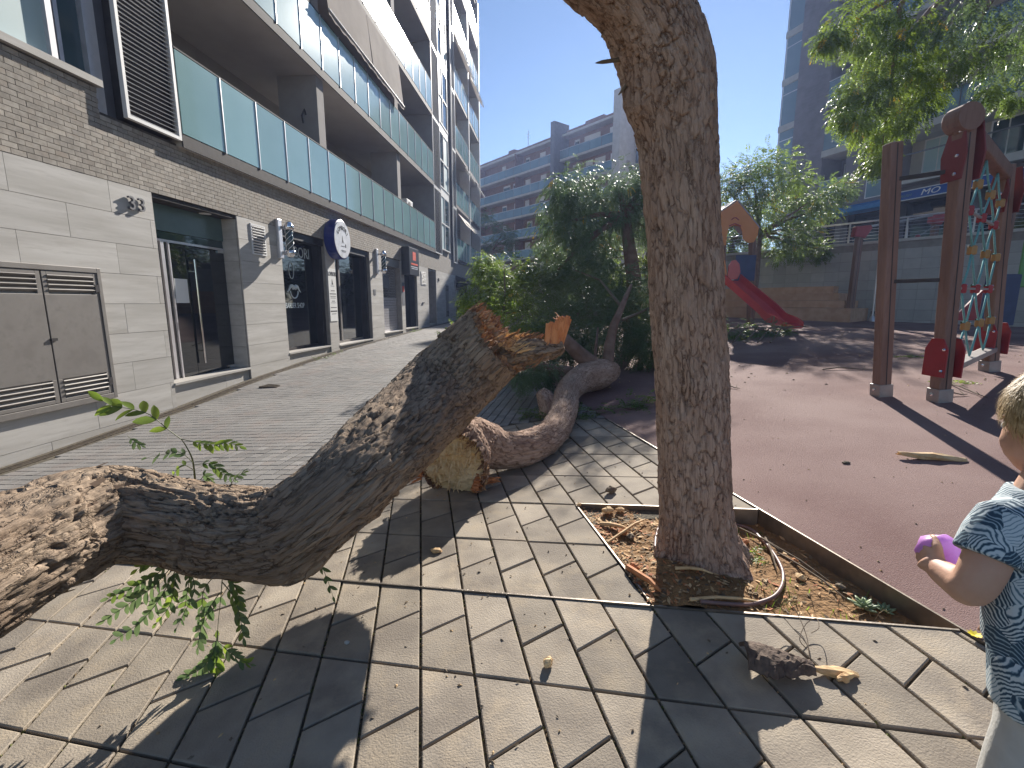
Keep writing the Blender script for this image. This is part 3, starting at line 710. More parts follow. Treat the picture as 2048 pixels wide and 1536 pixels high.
# ---------------- the fallen limb with its torn butt
fall = thing('fallen_tree', 'fallen curved limb with a pale torn butt, its leafy crown heaped on the ground behind', 'tree', G(930, 985))
fp = [V4(P(920, 905, 3.28), .25), V4(P(947, 892, 3.36), .225), V4(P(974, 892, 3.42), .175), V4(P(1005, 900, 3.48), .143), V4(P(1058, 893, 3.62), .132), V4(P(1108, 864, 4.02), .128), V4(P(1130, 815, 4.7), .130), V4(P(1138, 780, 5.4), .145), V4(P(1165, 758, 5.8), .175), V4(P(1200, 748, 6.05), .19), V4(P(1225, 742, 6.3), .12)]
mb, rings, fr2 = bark_trunk(fp, 110, 26, 5, amp=.011, kx=40, kz=9, lump=.04)
mb.face(rings[-1])
obj('trunk', mb, M_['bark'], fall, smooth=True, attr='relief')
p, d, u, w, r = fr2[0]
mb2 = MB(); n = 96
# face of the butt: rough disc that looks towards the camera and down to the left
BC = P(906, 927, 3.15); BN = Vector((-.36, -.91, -.18)).normalized(); BU = BN.cross(Vector((0, 0, 1))).normalized(); BV = BU.cross(BN)
if BV.z < 0: BV = -BV
def butt_r(th):
    return .262*(1+.10*math.cos(2*(th-1.9))+.12*noise.noise(Vector((math.cos(th)*1.6, math.sin(th)*1.6, 7)))+.05*noise.noise(Vector((math.cos(th)*7, math.sin(th)*7, 2))))
rg = []
for st in range(0, 22):
    f = 1-st/21; ring = []
    for k in range(n):
        th = 2*math.pi*k/n; rr = butt_r(th)*f
        q = BC+(BU*math.cos(th)+BV*math.sin(th))*rr
        a, b = math.cos(th)*rr, math.sin(th)*rr
        sw = noise.noise(Vector((a*7+noise.noise(Vector((a*6, b*6, 1)))*1.4, b*16+noise.noise(Vector((a*5, b*5, 9)))*1.2, 4)))
        rdg = 1-abs(noise.noise(Vector((a*4+sw*.6, b*13+sw*.8, 11))))*2
        h = .03*sw+.035*rdg*abs(rdg)+.010*noise.noise(Vector((a*60, b*110, 2)))-.02
        ring.append(mb2.pt(q+BN*(h if st else h*.4)))
    rg.append(ring)
for a, b in zip(rg[:-1], rg[1:]):
    for k in range(n): mb2.face((a[k], a[(k+1) % n], b[(k+1) % n], b[k]))
mb2.face(rg[-1])
mm('butt_wood', (.74, .53, .28), (.88, .72, .47), scale=5, rough=.85, bump=.8, bscale=45, bdist=.01, c3=(.40, .20, .08), s3=11, f3=.7, stretch=(.8, 1, 2.6))
obj('torn_butt', mb2, M_['butt_wood'], fall, label='pale torn wood face at the near end of the fallen limb')
# bark flare that joins the face to the limb
mb3 = MB(); ring0 = [Vector(mb.v[i]) for i in rings[22]]; N2 = len(ring0); nst = 16; rr = []
# match angles: start ring on the disc edge, end ring on the trunk
def nearest_rot(A, Bp):
    best = None
    for s in range(0, len(Bp), 2):
        for dr in (1, -1):
            e = sum((A[k]-Bp[(s+dr*k) % len(Bp)]).length_squared for k in range(0, len(A), 6))
            if best is None or e < best[0]: best = (e, s, dr)
    return best[1], best[2]
diskedge = [BC+(BU*math.cos(2*math.pi*k/N2)+BV*math.sin(2*math.pi*k/N2))*butt_r(2*math.pi*k/N2)*1.01 for k in range(N2)]
s_, dr_ = nearest_rot(diskedge, ring0)
for st in range(nst+1):
    t = st/nst; ring = []
    for k in range(N2):
        th = 2*math.pi*k/N2
        a, b = diskedge[k], ring0[(s_+dr_*k) % N2]
        q = a.lerp(b, t); bul = (q-(BC.lerp(fr2[22][0], t))).normalized()
        e = vor(Vector((math.cos(th)*6, math.sin(th)*6, t*4)))
        q = q+bul*(.022*math.sin(math.pi*t)+.012*(sst(0, .3, e)-.6))
        if st == 0: q = q+BN*(.02+.05*abs(noise.noise(Vector((math.cos(th)*5, math.sin(th)*5, 3))))+.02*noise.noise(Vector((th*14, 0, 0))))
        ring.append(mb3.pt(q, sst(0, .3, e))); mb3.uvw.append((math.cos(th)*.22, math.sin(th)*.22, t*.4))
    rr.append(ring)
for a, b in zip(rr[:-1], rr[1:]):
    for k in range(N2): mb3.face((a[k], a[(k+1) % N2], b[(k+1) % N2], b[k]))
obj('bark_collar', mb3, M_['bark'], fall, smooth=True, attr='relief')
obj('splinters', splinters(170, BC+BN*.0, BN, BU, BV, .27, .02, .07, Vector((.1, 0, -.1)), 24, 1.0, rmin=.86), M_['torn_wood'], fall, kind='stuff', label='ragged fibres round the rim of the torn butt')
obj('splinters', splinters(80, BC+BN*.01, (BN+Vector((.3, 0, -.6))).normalized(), BU, BV, .22, .02, .06, Vector((0, 0, -.3)), 25, .5), M_['butt_wood'], fall, kind='stuff', label='pale fibres lifting from the torn face')
obj('splinters', splinters(110, P(952, 965, 3.12), Vector((.6, -.5, -.1)).normalized(), Vector((.3, 0, .9)).normalized(), Vector((0, 1, 0)), .075, .02, .07, Vector((.6, -.1, .1)), 21, 1.2), M_['red_wood'], fall, kind='stuff', label='reddish splinters hanging from the torn butt')
obj('splinters', splinters(18, P(974, 962, 3.16), Vector((.95, -.1, .12)).normalized(), Vector((0, 0, 1)), Vector((0, 1, 0)), .02, .05, .11, Vector((.3, 0, .1)), 22, .25), M_['orange_wood'], fall, kind='stuff', label='orange splinters sticking out to the right of the butt')
obj('splinters', splinters(40, P(838, 945, 3.1), Vector((-.8, -.3, .1)).normalized(), Vector((0, .2, 1)).normalized(), Vector((0, 1, 0)), .05, .02, .08, Vector((-.4, 0, -.2)), 23, .8), M_['red_wood'], fall, kind='stuff', label='dark splinters on the left edge of the butt')
# smooth secondary branches at the fork
m = MB()
m.tube([P(1202, 746, 6.05), P(1175, 722, 6.0), P(1150, 700, 5.95), P(1122, 672, 5.9), P(1095, 655, 5.9)], [.13, .105, .09, .075, .05], 14)
obj('branch', m, M_['smooth_bark'], fall, smooth=True)
m = MB(); m.tube([P(1208, 760, 6.1), P(1216, 728, 6.15), P(1219, 690, 6.25), P(1228, 650, 6.4), P(1245, 610, 6.6), P(1262, 570, 6.9)], [.10, .075, .07, .055, .04, .02], 12)
obj('branch', m, M_['smooth_bark'], fall, smooth=True)
m = MB(); m.tube([P(1189, 735, 6.2), P(1192, 690, 6.3), P(1196, 655, 6.5)], [.022, .02, .012], 8); obj('branch', m, M_['smooth_bark'], fall, smooth=True)
m = MB(); m.tube([P(1190, 755, 6.1), P(1140, 745, 6.3), P(1080, 735, 6.6), P(1020, 725, 7)], [.1, .085, .07, .05], 12); obj('branch', m, M_['smooth_bark'], fall, smooth=True)
# broken stub beside the limb
mbs, rs, frs = bark_trunk([V4(G(1098, 836)+Vector((0, .1, -.03)), .11), V4(P(1096, 815, G(1098, 836).y+.1), .10), V4(P(1090, 795, G(1098, 836).y+.12), .09), V4(P(1080, 782, G(1098, 836).y+.12), .05)], 48, 10, 8, amp=.014, kx=30, kz=8, lump=.12)
mbs.face(rs[-1]); obj('broken_stub', mbs, M_['bark'], fall, smooth=True, attr='relief')
# ================================================================== THE APARTMENT BUILDING ON THE LEFT
# local frame: x along the street face, y into the building, z up (numbers are heights above the camera, shifted by ZC)
B0 = Vector((-DW*WN[0], -DW*WN[1], 0)); BROT = math.atan2(WD[1], WD[0])
bld = thing('apartment_building', 'long apartment building with pale stone ground floor, grey brick band and teal glass balconies', 'building', B0, BROT)
LB = lambda: MB((0, 0, ZC))
def bobj(name, mb, m, parent=None, **k): return obj(name, mb, m, parent or bld, local=True, **k)
mm('stone', (.42, .395, .36), (.54, .515, .48), scale=2.2, rough=.7, bump=.15, bscale=60, rand=.05, c3=(.37, .345, .31), s3=7, f3=.6, stretch=(.35, 1, 3.5))
mm('stone_joint', (.22, .20, .18), rough=.9)
mm('brick_grey', (.30, .265, .225), (.40, .36, .31), scale=14, rough=.85, bump=.5, bscale=120, rand=.2, c3=(.42, .32, .24), s3=3, f3=.4)
mm('mortar', (.085, .07, .065), (.13, .11, .10), scale=30, rough=.95, bump=.4)
mm('render_grey', (.30, .28, .27), (.34, .32, .305), scale=3, rough=.9)
mm('soffit', (.50, .465, .43), (.55, .52, .48), scale=2, rough=.9)
mm('dark_metal', (.05, .045, .047), (.065, .058, .058), scale=10, rough=.75, spec=.25)
mm('panel_grey', (.12, .12, .135), (.15, .15, .165), scale=3, rough=.6)
mm('steel_grey', (.22, .20, .185), (.28, .26, .24), scale=5, rough=.5, metal=.35, bump=.1, bscale=20, c3=(.16, .14, .13), s3=5, f3=.6)
mm('aluminium', (.62, .60, .62), (.70, .68, .70), scale=8, rough=.35, metal=.6)
mm('white_metal', (.68, .67, .66), (.74, .73, .72), scale=8, rough=.5)
mm('chrome', (.75, .75, .78), rough=.12, metal=1)
mm('teal_glass', (.24, .40, .40), (.28, .45, .45), scale=.8, rough=.14, spec=.75, rand=.09, coat=.3)
mm('panel_teal', (.09, .14, .14), (.11, .165, .16), rough=.3)
mm('dark_glass', (.012, .016, .02), (.02, .024, .03), scale=1, rough=.03, spec=1.0)
mm('window_glass', (.03, .055, .06), (.05, .08, .085), scale=.7, rough=.03, spec=1.0)
mm('shop_dark', (.018, .018, .022), (.03, .028, .034), scale=4, rough=.55)
mm('blind', (.42, .55, .56), (.48, .60, .60), scale=1, rough=.5)
mm('interior', (.10, .09, .08), (.14, .13, .12), rough=.9)
mm('awning_brown', (.30, .255, .225), (.36, .31, .275), scale=2, rough=.9, bump=.2, bscale=14, transl=.25)
mm('awning_cream', (.55, .50, .44), rough=.9, transl=.2)
mm('paper', (.72, .72, .70), (.76, .76, .74), rough=.8)
mm('ink', (.03, .03, .035), rough=.8)
mm('sign_blue', (.01, .02, .16), rough=.3, spec=.6)
mm('sign_white', (.68, .69, .72), rough=.35)
mm('sign_black', (.03, .03, .035), rough=.35)
mm('sign_red', (.70, .09, .04), rough=.5)
mm('window_print', (.50, .56, .58), rough=.6)
ZB = -2.0                      # below the ground
piers = [(1.2, 6.5), (8.3, 9.64), (11.57, 12.05), (14.4, 15.45), (17.35, 17.75), (19.4, 21.2), (22.6, 27.2), (30.7, 35.9)]
opens = [(6.5, 8.3, -1.22), (9.64, 11.57, -1.09), (12.05, 14.4, -1.13), (15.45, 17.35, -1.02), (17.75, 19.4, -1.0), (21.2, 22.6, -1.0), (27.2, 30.7, -.96)]
TOPS = 1.53
m = LB()
for a, b in piers: m.box(a, b, .02, .75, ZB, TOPS-.002)
for a, b, z in opens: m.box(a+.001, b-.001, .06, .75, ZB, z-.03)
bobj('wall', m, M_['stone_joint'])
# facing stones, each its own piece
ph = .385
def stones(a, b, z0, z1, y=0.0, ln=1.16, seed=0):
    rg = random.Random(seed); z = z1; row = 0
    while z > z0+.03:
        zb = max(z-ph, z0); x = a-(ln*.5 if row % 2 else 0)
        while x < b-.01:
            xa, xb = max(x, a), min(x+ln, b)
            if xb-xa > .03:
                mm_ = LB(); mm_.box(xa+.0025, xb-.0025, y-rg.uniform(0, .002), y+.019, zb+.0025, z-.0025); bobj('stone_panel', mm_, M_['stone'])
            x += ln
        z = zb; row += 1
for k, (a, b) in enumerate(piers):
    g0 = min(gz(*(B0.xy+Vector(WD)*s)[:2]) for s in (a, b))-ZC-.06
    stones(a, b, g0, TOPS, ln=1.16 if b-a > 2 else 3, seed=k)
for k, (a, b, z) in enumerate(opens):
    g0 = min(gz(*(B0.xy+Vector(WD)*s)[:2]) for s in (a, b))-ZC-.06
    if z-g0 > .03: stones(a, b, g0, z, ln=1.16, y=.04, seed=30+k)
    mm_ = LB(); mm_.box(a+.002, b-.002, -.015, .7, z+.001, z+.035); bobj('sill', mm_, M_['stone'])
# side faces of the piers inside the openings
for (s, z) in ((8.302, -1.18),):
    for r in range(7):
        mm_ = LB(); mm_.box(8.285, 8.30, .03, .72, -1.18+r*.385, -1.18+(r+1)*.385-.006); bobj('stone_panel', mm_, M_['stone'])
# brick band
m = LB(); m.box(1.2, 35.9, .012, .30, TOPS, 2.34); m.box(1.2, 5.86, .012, .30, 2.34, 2.60); bobj('brick_bed', m, M_['mortar'])
bl, bh, cz = .155, .0595, .006
me_ = MB(); me_.box(0, bl-cz, -.004, .02, 0, bh-cz); brick_me = me_.mesh('brick', M_['brick_grey'])
stuff = LB(); cnt = 0; br = []
for r in range(18):
    z = TOPS+.004+r*bh; xe = 35.9 if z+bh < 2.33 else (5.86 if z+bh < 2.62 else 0)
    x = 1.2-(bl/2 if r % 2 else 0)
    while x < xe-.02:
        if x > 1.2: br.append((x, z, min(bl, xe-x)))
        x += bl
br.sort(key=lambda t: t[0] if t[0] > 4.35 else 99)
for k, (x, z, w) in enumerate(br):
    if k < 296 and abs(w-bl) < 1e-4:
        o = piece('brick', brick_me, bld, (x, 0, z+ZC), (rnd.uniform(-.01, .01), 0, rnd.uniform(-.012, .012)), local=True)
    else: stuff.box(x, x+w-cz, -.003-rnd.uniform(0, .003), .012, z, z+bh-cz)
bobj('far_bricks', stuff, M_['brick_grey'], kind='stuff')
m = LB(); m.box(1.0, 5.9, -.06, .25, 2.62, 2.70); bobj('window_sill', m, M_['stone'])
# near window and grey wall beside it
m = LB(); m.box(5.40, 5.47, .04, .16, 2.70, 5.2); m.box(1.2, 5.4, .04, .16, 2.701, 2.74); m.box(5.86, 6.02, .05, .3, 2.34, 5.2); m.box(5.55, 5.60, .10, .18, 2.70, 5.2)
w = bobj('window_frame', m, M_['aluminium'])
m = LB(); m.box(1.2, 5.40, .09, .10, 2.74, 5.2); bobj('window_pane', m, M_['blind'], w)
m = LB(); m.box(5.47, 5.55, .12, .14, 2.70, 5.2); m.box(5.60, 5.86, .12, .14, 2.70, 5.2); bobj('window_pane', m, M_['window_glass'], w)
m = LB(); m.box(5.88, 7.1, .10, .4, 2.341, 20); bobj('wall', m, M_['panel_grey'])
m = LB(); m.box(1.2, 5.88, .20, .5, 2.60, 20); bobj('wall', m, M_['panel_grey'])
# louvred shutters
def louvre(x0, x1, z0, z1, y0, pitch=.058, fr=.045, individually=False, m_='white_metal'):
    m = LB()
    for a, b, c, d in ((x0, x0+fr, z0, z1), (x1-fr, x1, z0, z1)): m.box(a, b, y0, y0+.06, c, d)
    m.box(x0+fr, x1-fr, y0, y0+.06, z0, z0+fr); m.box(x0+fr, x1-fr, y0, y0+.06, z1-fr, z1)
    p = bobj('shutter', m, M_[m_])
    q = LB(); z = z0+fr+.02; sm = None
    while z < z1-fr-.02:
        T = Matrix.Translation((0, y0+.03, z)) @ Matrix.Rotation(R(20), 4, 'X')
        if individually:
            if sm is None:
                s_ = MB(); s_.box(x0+fr, x1-fr, -.017, .017, -.004, .004, Matrix.Rotation(R(20), 4, 'X')); sm = s_.mesh('slat', M_[m_])
            piece('slat', sm, p, (0, y0+.03, z+ZC), local=True)
        else: q.box(x0+fr, x1-fr, -.017, .017, -.004, .004, T)
        z += pitch
    if not individually: bobj('slats', q, M_[m_], p, kind='stuff')
    return p
STO = 2.955
for k in range(6):
    z = 2.37+STO*k
    louvre(6.15, 7.06, z, z+2.93, -.11, individually=(k == 0))
    louvre(22.25, 23.6, z-.06, z+2.87, -.11); louvre(26.4, 27.3, z-.18, z+2.75, -.11)
m = LB(); m.box(6.2, 7.0, -.035, .1, 2.375, 20); bobj('shutter_backing', m, M_['dark_metal'])
m = LB(); m.box(22.3, 23.55, -.035, .1, 2.33, 20); m.box(26.45, 27.25, -.035, .1, 2.21, 20); bobj('shutter_backing', m, M_['dark_metal'])
# balconies
NZ = 6
gp = {}
def balcony(x0, x1, n, k, zone):
    z = 2.30+STO*k; p = None
    m = LB(); m.box(x0, x1, -.08, 2.0, z, z+.20); p = bobj('balcony', m, M_['soffit'])
    m = LB(); m.box(x0, x1, -.105, -.081, z-.012, z+.17); bobj('slab_edge', m, M_['dark_metal'], p)
    w = (x1-x0)/n
    if zone not in gp:
        g = MB(); g.box(.012, w-.012, -.006, .006, 0, 1.14); gp[zone] = g.mesh('glass_panel', M_['teal_glass'])
        g = MB(); g.box(-.008, .008, -.02, .025, -.02, 1.15); gp[zone, 'p'] = g.mesh('post', M_['aluminium'])
    for i in range(n):
        piece('glass_panel', gp[zone], p, (x0+w*i, -.105, z+.185+ZC), local=True)
        piece('post', gp[zone, 'p'], p, (x0+w*(i+1), -.105, z+.185+ZC), local=True)
    m = LB(); m.box(x0, x1, -.115, -.085, z+1.335, z+1.36); bobj('handrail', m, M_['dark_metal'], p)
    m = LB()
    for i in range(n): m.box(x0+w*i+w*.5-.06, x0+w*i+w*.5+.06, -.1, -.079, z+.171, z+.24)
    bobj('glass_clamps', m, M_['dark_metal'], p)
    # back wall of the recess and its doors
    m = LB(); m.box(x0, x1, 1.9, 2.05, z+.2, z+STO); bobj('back_wall', m, M_['render_grey'], p)
    rg = random.Random(k*7+int(x0))
    x = x0+.8
    while x < x1-2.4:
        m = LB(); m.box(x, x+1.6, 1.86, 1.92, z+.22, z+2.35); d = bobj('balcony_door', m, M_['aluminium'], p)
        m = LB(); m.box(x+.06, x+.77, 1.85, 1.858, z+.30, z+2.28); m.box(x+.83, x+1.54, 1.85, 1.858, z+.30, z+2.28); bobj('door_glass', m, M_['window_glass'], p)
        x += rg.uniform(2.6, 3.8)
for k in range(NZ):
    balcony(7.08, 22.2, 16, k, 'A'); balcony(27.32, 35.7, 9, k, 'B')
m = LB(); m.box(7.08, 22.2, -.08, 2.0, 2.30+STO*NZ, 2.5+STO*NZ); m.box(27.32, 35.7, -.08, 2.0, 2.30+STO*NZ, 2.5+STO*NZ); bobj('roof_slab', m, M_['soffit'])
m = LB(); m.box(1.2, 35.9, -.02, .25, 2.5+STO*NZ-.5, 2.5+STO*NZ+.5); bobj('parapet', m, M_['brick_grey'])
m = LB(); m.box(1.2, 35.95, -.06, .3, 2.5+STO*NZ+.5, 2.5+STO*NZ+.56); bobj('coping', m, M_['dark_metal'])
for x in (11.65, 17.4):
    m = LB(); m.box(x, x+.34, .0, .95, 2.5, 20); bobj('column', m, M_['render_grey'])
for x in (31.3, 35.55):
    m = LB(); m.box(x, x+.16, -.15, .5, 2.5, 20); bobj('column', m, M_['white_metal'])
for x_ in (22.2, 27.26, 7.02):
    m = LB(); m.box(x_, x_+.06, -.1, 2, 2.4, 20); bobj('partition', m, M_['render_grey'])
m = LB(); m.box(1.2, 35.88, 2.05, 12, -2, 20.3); bobj('core', m, M_['render_grey'])
m = LB(); m.box(35.7, 35.9, -.05, 12.0, -2, 20.2); bobj('end_wall', m, M_['brick_grey'])
# stair window strip
m = LB(); m.box(23.6, 26.4, .05, .5, 2.341, 20.3); bobj('wall', m, M_['brick_grey'])
for k in range(6):
    z = 2.68+STO*k
    m = LB(); m.box(23.62, 25.7, -.06, .05, z-.06, z); m.box(23.62, 25.7, -.03, .05, z+2.5, z+2.89)
    for x in (23.62, 24.62, 25.64): m.box(x, x+.06, -.04, .05, z, z+2.5)
    m.box(23.68, 25.64, -.04, .05, z+1.2, z+1.26); f = bobj('window_frame', m, M_['white_metal'])
    for x in (23.69, 24.69):
        for zz, h in ((z+.01, 1.18), (z+1.27, 1.22)):
            m = LB(); m.box(x, x+.92, 0, .01, zz, zz+h); bobj('window_pane', m, M_['blind' if (k+int(x)) % 2 else 'window_glass'], f)
# drop awning over the second balcony, awnings further along
def awning(x0, x1, z1, z0, out, m_, nm='awning', wav=.02, n=24):
    m = LB(); rows = []
    for j in range(7):
        t = j/6; row = []
        for i in range(n+1):
            u = i/n; row.append(m.pt((x0+(x1-x0)*u, -.12-out*t-.03*math.sin(u*9+t*3)*t*.3, z1+(z0-z1)*t+(wav*math.sin(u*40) if j == 6 else 0))))
        rows.append(row)
    for a, b in zip(rows[:-1], rows[1:]):
        for i in range(n): m.face((a[i], a[i+1], b[i+1], b[i]))
    a = bobj(nm, m, M_[m_], smooth=True)
    m = LB(); m.tube([(x0, -.12-out, z0+.12), (x1, -.12-out, z0+.12)], .022, 8); bobj('awning_bar', m, M_['white_metal'], a)
    return a
awning(11.95, 14.75, 8.22, 6.66, .16, 'awning_brown'); awning(14.77, 17.6, 8.22, 6.66, .16, 'awning_brown')
for k in (0, 1, 3): 
    for x in (27.6, 31.7): awning(x, x+3.4, 5.0+STO*k, 4.35+STO*k, .45, 'awning_cream', n=12)
# air conditioner on the first balcony
m = LB(); m.box(19.4, 20.2, .3, .62, 3.55, 4.12); ac = bobj('air_conditioner', m, M_['white_metal'], bevel=.01)
m = LB(); m.lathe((19.72, .299, 3.84), (0, -1, 0), [(.2, 0), (.2, .01), (.05, .012)], 20); bobj('fan_grille', m, M_['dark_metal'], ac)
m = LB(); m.tube([(11.6, .35, 4.2), (11.55, .35, 4.35), (11.6, .3, 4.5), (11.66, .3, 4.4)], .02, 8); bobj('cable_loop', m, M_['dark_metal'])
m = LB(); m.box(15.0, 16.8, 1.2, 1.8, 2.5, 4.3); bobj('storage_cupboard', m, M_['panel_grey'])
# ---- entrance number 33
m = LB(); m.box(6.5, 8.3, .42, .46, -1.185, TOPS); bobj('lobby_wall', m, M_['dark_glass'])
m = LB(); m.box(6.5, 8.3, .02, .46, TOPS-.06, TOPS+.02); bobj('lobby_ceiling', m, M_['dark_metal'])
m = LB(); m.lathe((7.75, .17, TOPS-.062), (0, 0, -1), [(.09, 0), (.09, .008), (.02, .01)], 16); bobj('downlight', m, M_['white_metal'])
m = LB(); m.box(6.502, 8.28, .28, .32, 1.08, 1.465); bobj('transom', m, M_['panel_teal'])
m = LB(); m.box(6.502, 8.28, .30, .31, .955, 1.075); bobj('fanlight', m, M_['window_glass'])
fr_ = LB()
fr_.box(6.85, 6.91, .26, .32, -1.18, .95); fr_.box(6.52, 8.28, .28, .32, .92, .955); fr_.box(7.0, 7.025, .265, .315, -1.18, .92)
dr = bobj('entrance_door', fr_, M_['aluminium'])
m = LB(); m.box(6.502, 6.85, .29, .30, -1.18, .92); m.box(6.91, 7.0, .29, .30, -1.18, .92); m.box(7.03, 7.36, .29, .30, -1.18, .915); m.box(7.37, 8.27, .29, .30, -1.17, .905); bobj('door_glass', m, M_['dark_glass'], dr)
m = LB(); m.tube([(7.46, .225, -1.0), (7.46, .225, .70)], .018, 10); m.box(7.45, 7.47, .22, .29, -.8, -.78); m.box(7.45, 7.47, .22, .29, .5, .52); bobj('door_handle', m, M_['chrome'], dr, smooth=False)
m = LB(); m.box(8.10, 8.26, .27, .30, .87, .93); m.box(8.10, 8.26, .27, .30, -1.18, -1.12); bobj('hinge', m, M_['chrome'], dr)
m = LB(); m.box(7.06, 7.33, .283, .289, .0, .38); pp = bobj('notice', m, M_['paper'], dr)
# number
for i, ch in enumerate('33'):
    Mx = Matrix.Translation((6.12+.155*i, -.03, 1.30+ZC)) @ Matrix.Rotation(R(90), 4, 'X')
    tb = text_mb(ch, .25, .035, Mx)
    bobj('house_number', tb, M_['panel_grey'])
# ---- utility cabinet
def cabinet(x0, x1):
    m = LB()
    for a, b, c, d in ((x0, x0+.05, -1.2, .42), (x1-.05, x1, -1.2, .42), (x0+.05, x1-.05, .36, .42), (x0+.05, x1-.05, -1.2, -1.13)): m.box(a, b, -.05, .02, c, d)
    cab = bobj('meter_cupboard', m, M_['steel_grey'], bevel=.004)
    xm = x0+(x1-x0)*.52
    for a, b in ((x0+.055, xm-.008), (xm+.008, x1-.055)):
        m = LB(); m.box(a, b, -.042, -.012, -.86, .10); m.box(a, a+.05, -.042, -.012, .10, .355); m.box(b-.05, b, -.042, -.012, .10, .355); m.box(a, a+.05, -.042, -.012, -1.125, -.86); m.box(b-.05, b, -.042, -.012, -1.125, -.86)
        m.box(a+.05, b-.05, -.042, -.012, .315, .355); m.box(a+.05, b-.05, -.042, -.012, -1.125, -1.085)
        d = bobj('cupboard_door', m, M_['steel_grey'], cab, bevel=.003)
        for z in [.12+.052*i for i in range(4)]+[-1.07+.052*i for i in range(4)]:
            m = LB(); m.box(a+.052, b-.052, -.022, .022, -.006, .006, Matrix.Translation((0, -.035, z+.02)) @ Matrix.Rotation(R(-40), 4, 'X')); bobj('vent_slat', m, M_['steel_grey'], cab)
    m = LB(); m.box(x0+.05, x1-.05, .0, .018, -1.13, .36); bobj('cupboard_back', m, M_['shop_dark'], cab)
    m = LB(); m.box(xm-.006, xm+.06, -.06, -.043, -.42, -.39); bobj('latch', m, M_['dark_metal'], cab)
    m = LB(); m.box(x1-.10, x1-.045, -.055, -.043, .13, .22); m.box(x1-.10, x1-.045, -.055, -.043, -1.02, -.93); bobj('hinge', m, M_['dark_metal'], cab)
cabinet(4.06, 5.52)
# ---- wall vents
def vent(x0, x1, z0, z1, n):
    m = LB()
    for a, b, c, d in ((x0, x0+.03, z0, z1), (x1-.03, x1, z0, z1), (x0+.03, x1-.03, z0, z0+.03), (x0+.03, x1-.03, z1-.03, z1)): m.box(a, b, -.02, .01, c, d)
    v = bobj('wall_vent', m, M_['white_metal'])
    m = LB(); m.box(x0+.03, x1-.03, -.004, -.001, z0+.03, z1-.03); bobj('vent_back', m, M_['shop_dark'], v)
    for i in range(n):
        m = LB(); z = z0+.03+(z1-z0-.06)*(i+.5)/n; m.box(x0+.03, x1-.03, -.018, .018, -.004, .004, Matrix.Translation((0, -.014, z)) @ Matrix.Rotation(R(-38), 4, 'X')); bobj('vent_slat', m, M_['white_metal'], v)
vent(8.66, 9.10, .90, 1.46, 10); vent(20.0, 20.75, .76, 1.32, 9); vent(26.55, 27.0, .75, 1.3, 8)
# ---- shop windows
def glazing(a, b, z0, y=.28, door=None, head=.16):
    m = LB(); m.box(a, b, .05, .70, TOPS-head, TOPS); m.box(a, a+.05, .1, .7, z0, TOPS-head); m.box(b-.14, b, .1, .7, z0, TOPS-head); s = bobj('shop_front', m, M_['shop_dark'])
    m = LB(); m.box(a+.05, b-.14, y, y+.01, z0+.04, TOPS-head); bobj('shop_glass', m, M_['dark_glass'], s)
    m = LB(); m.box(a+.05, b-.14, y-.02, y+.03, z0+.035, z0+.10)
    if door: m.box(door, door+.09, y-.03, y+.03, z0+.1, TOPS-head)
    bobj('shop_frame', m, M_['steel_grey' if door else 'dark_metal'], s)
    m = LB(); m.box(a, b, .72, .74, ZB, TOPS); bobj('shop_back', m, M_['shop_dark'], s)
    return s
s1 = glazing(9.64, 11.57, -1.09); s2 = glazing(12.05, 14.4, -1.13, door=12.75); s4 = glazing(17.75, 19.4, -1.0); s7 = glazing(27.2, 30.7, -.96, door=28.2)
def bt(txt, s, x, z, y, m_, parent, sx=1, nm='lettering', d=.004):
    Mx = Matrix.Translation((x, y, z+ZC)) @ Matrix.Rotation(R(90), 4, 'X') @ Matrix.Diagonal((sx, 1, 1, 1))
    bobj(nm, text_mb(txt, s, d, Mx), M_[m_], parent)
bt('LOMBORI', .34, 10.62, 1.14, .272, 'window_print', s1, .92); bt('BARBER SHOP', .17, 10.50, -.06, .272, 'window_print', s1, .75)
m = LB()   # moustache emblem and ring
for sg in (-1, 1):
    pts = [(10.5+sg*(.02+.27*t), .272, .33+.06*math.sin(t*5)-.02*t) for t in [i/8 for i in range(9)]]
    m.tube(pts, [.05-.045*i/8 for i in range(9)], 8)
m.tube([(10.5+.16*math.cos(a), .272, .27+.16*math.sin(a)) for a in [math.pi+math.pi*i/12 for i in range(13)]], .014, 6)
m.tube([(10.44+.10*math.cos(a), .272, .72+.18*math.sin(a)) for a in [math.pi*2*i/14 for i in range(15)]], .008, 6)
bobj('shop_emblem', m, M_['window_print'], s1)
bt('LOMBORI', .20, 28.9, 1.25, .2, 'window_print', s7, 1) if False else None
# roller shutter
m = LB(); m.box(15.45, 17.35, .05, .7, TOPS-.28, TOPS); rs_ = bobj('roller_shutter', m, M_['steel_grey'])
m = LB(); m.box(15.45, 17.35, .5, .52, ZB, TOPS-.28); bobj('shutter_back', m, M_['shop_dark'], rs_)
z = -.985
while z < .18:
    m = LB(); m.box(15.47, 17.33, .20, .225, z, z+.082); bobj('shutter_slat', m, M_['aluminium'], rs_); z += .09
m = LB()
for j in range(13):
    for i in range(26): m.box(15.5+i*.07, 15.54+i*.07, .205, .22, z+j*.088+(i % 2)*.04, z+j*.088+.022+(i % 2)*.04)
for j in range(14): m.box(15.47, 17.33, .21, .215, z+j*.088-.004, z+j*.088+.004)
bobj('perforated_slats', m, M_['aluminium'], rs_, kind='stuff')
m = LB(); m.box(15.75, 16.6, .19, .196, .50, .92); bobj('notice', m, M_['panel_grey'], rs_)
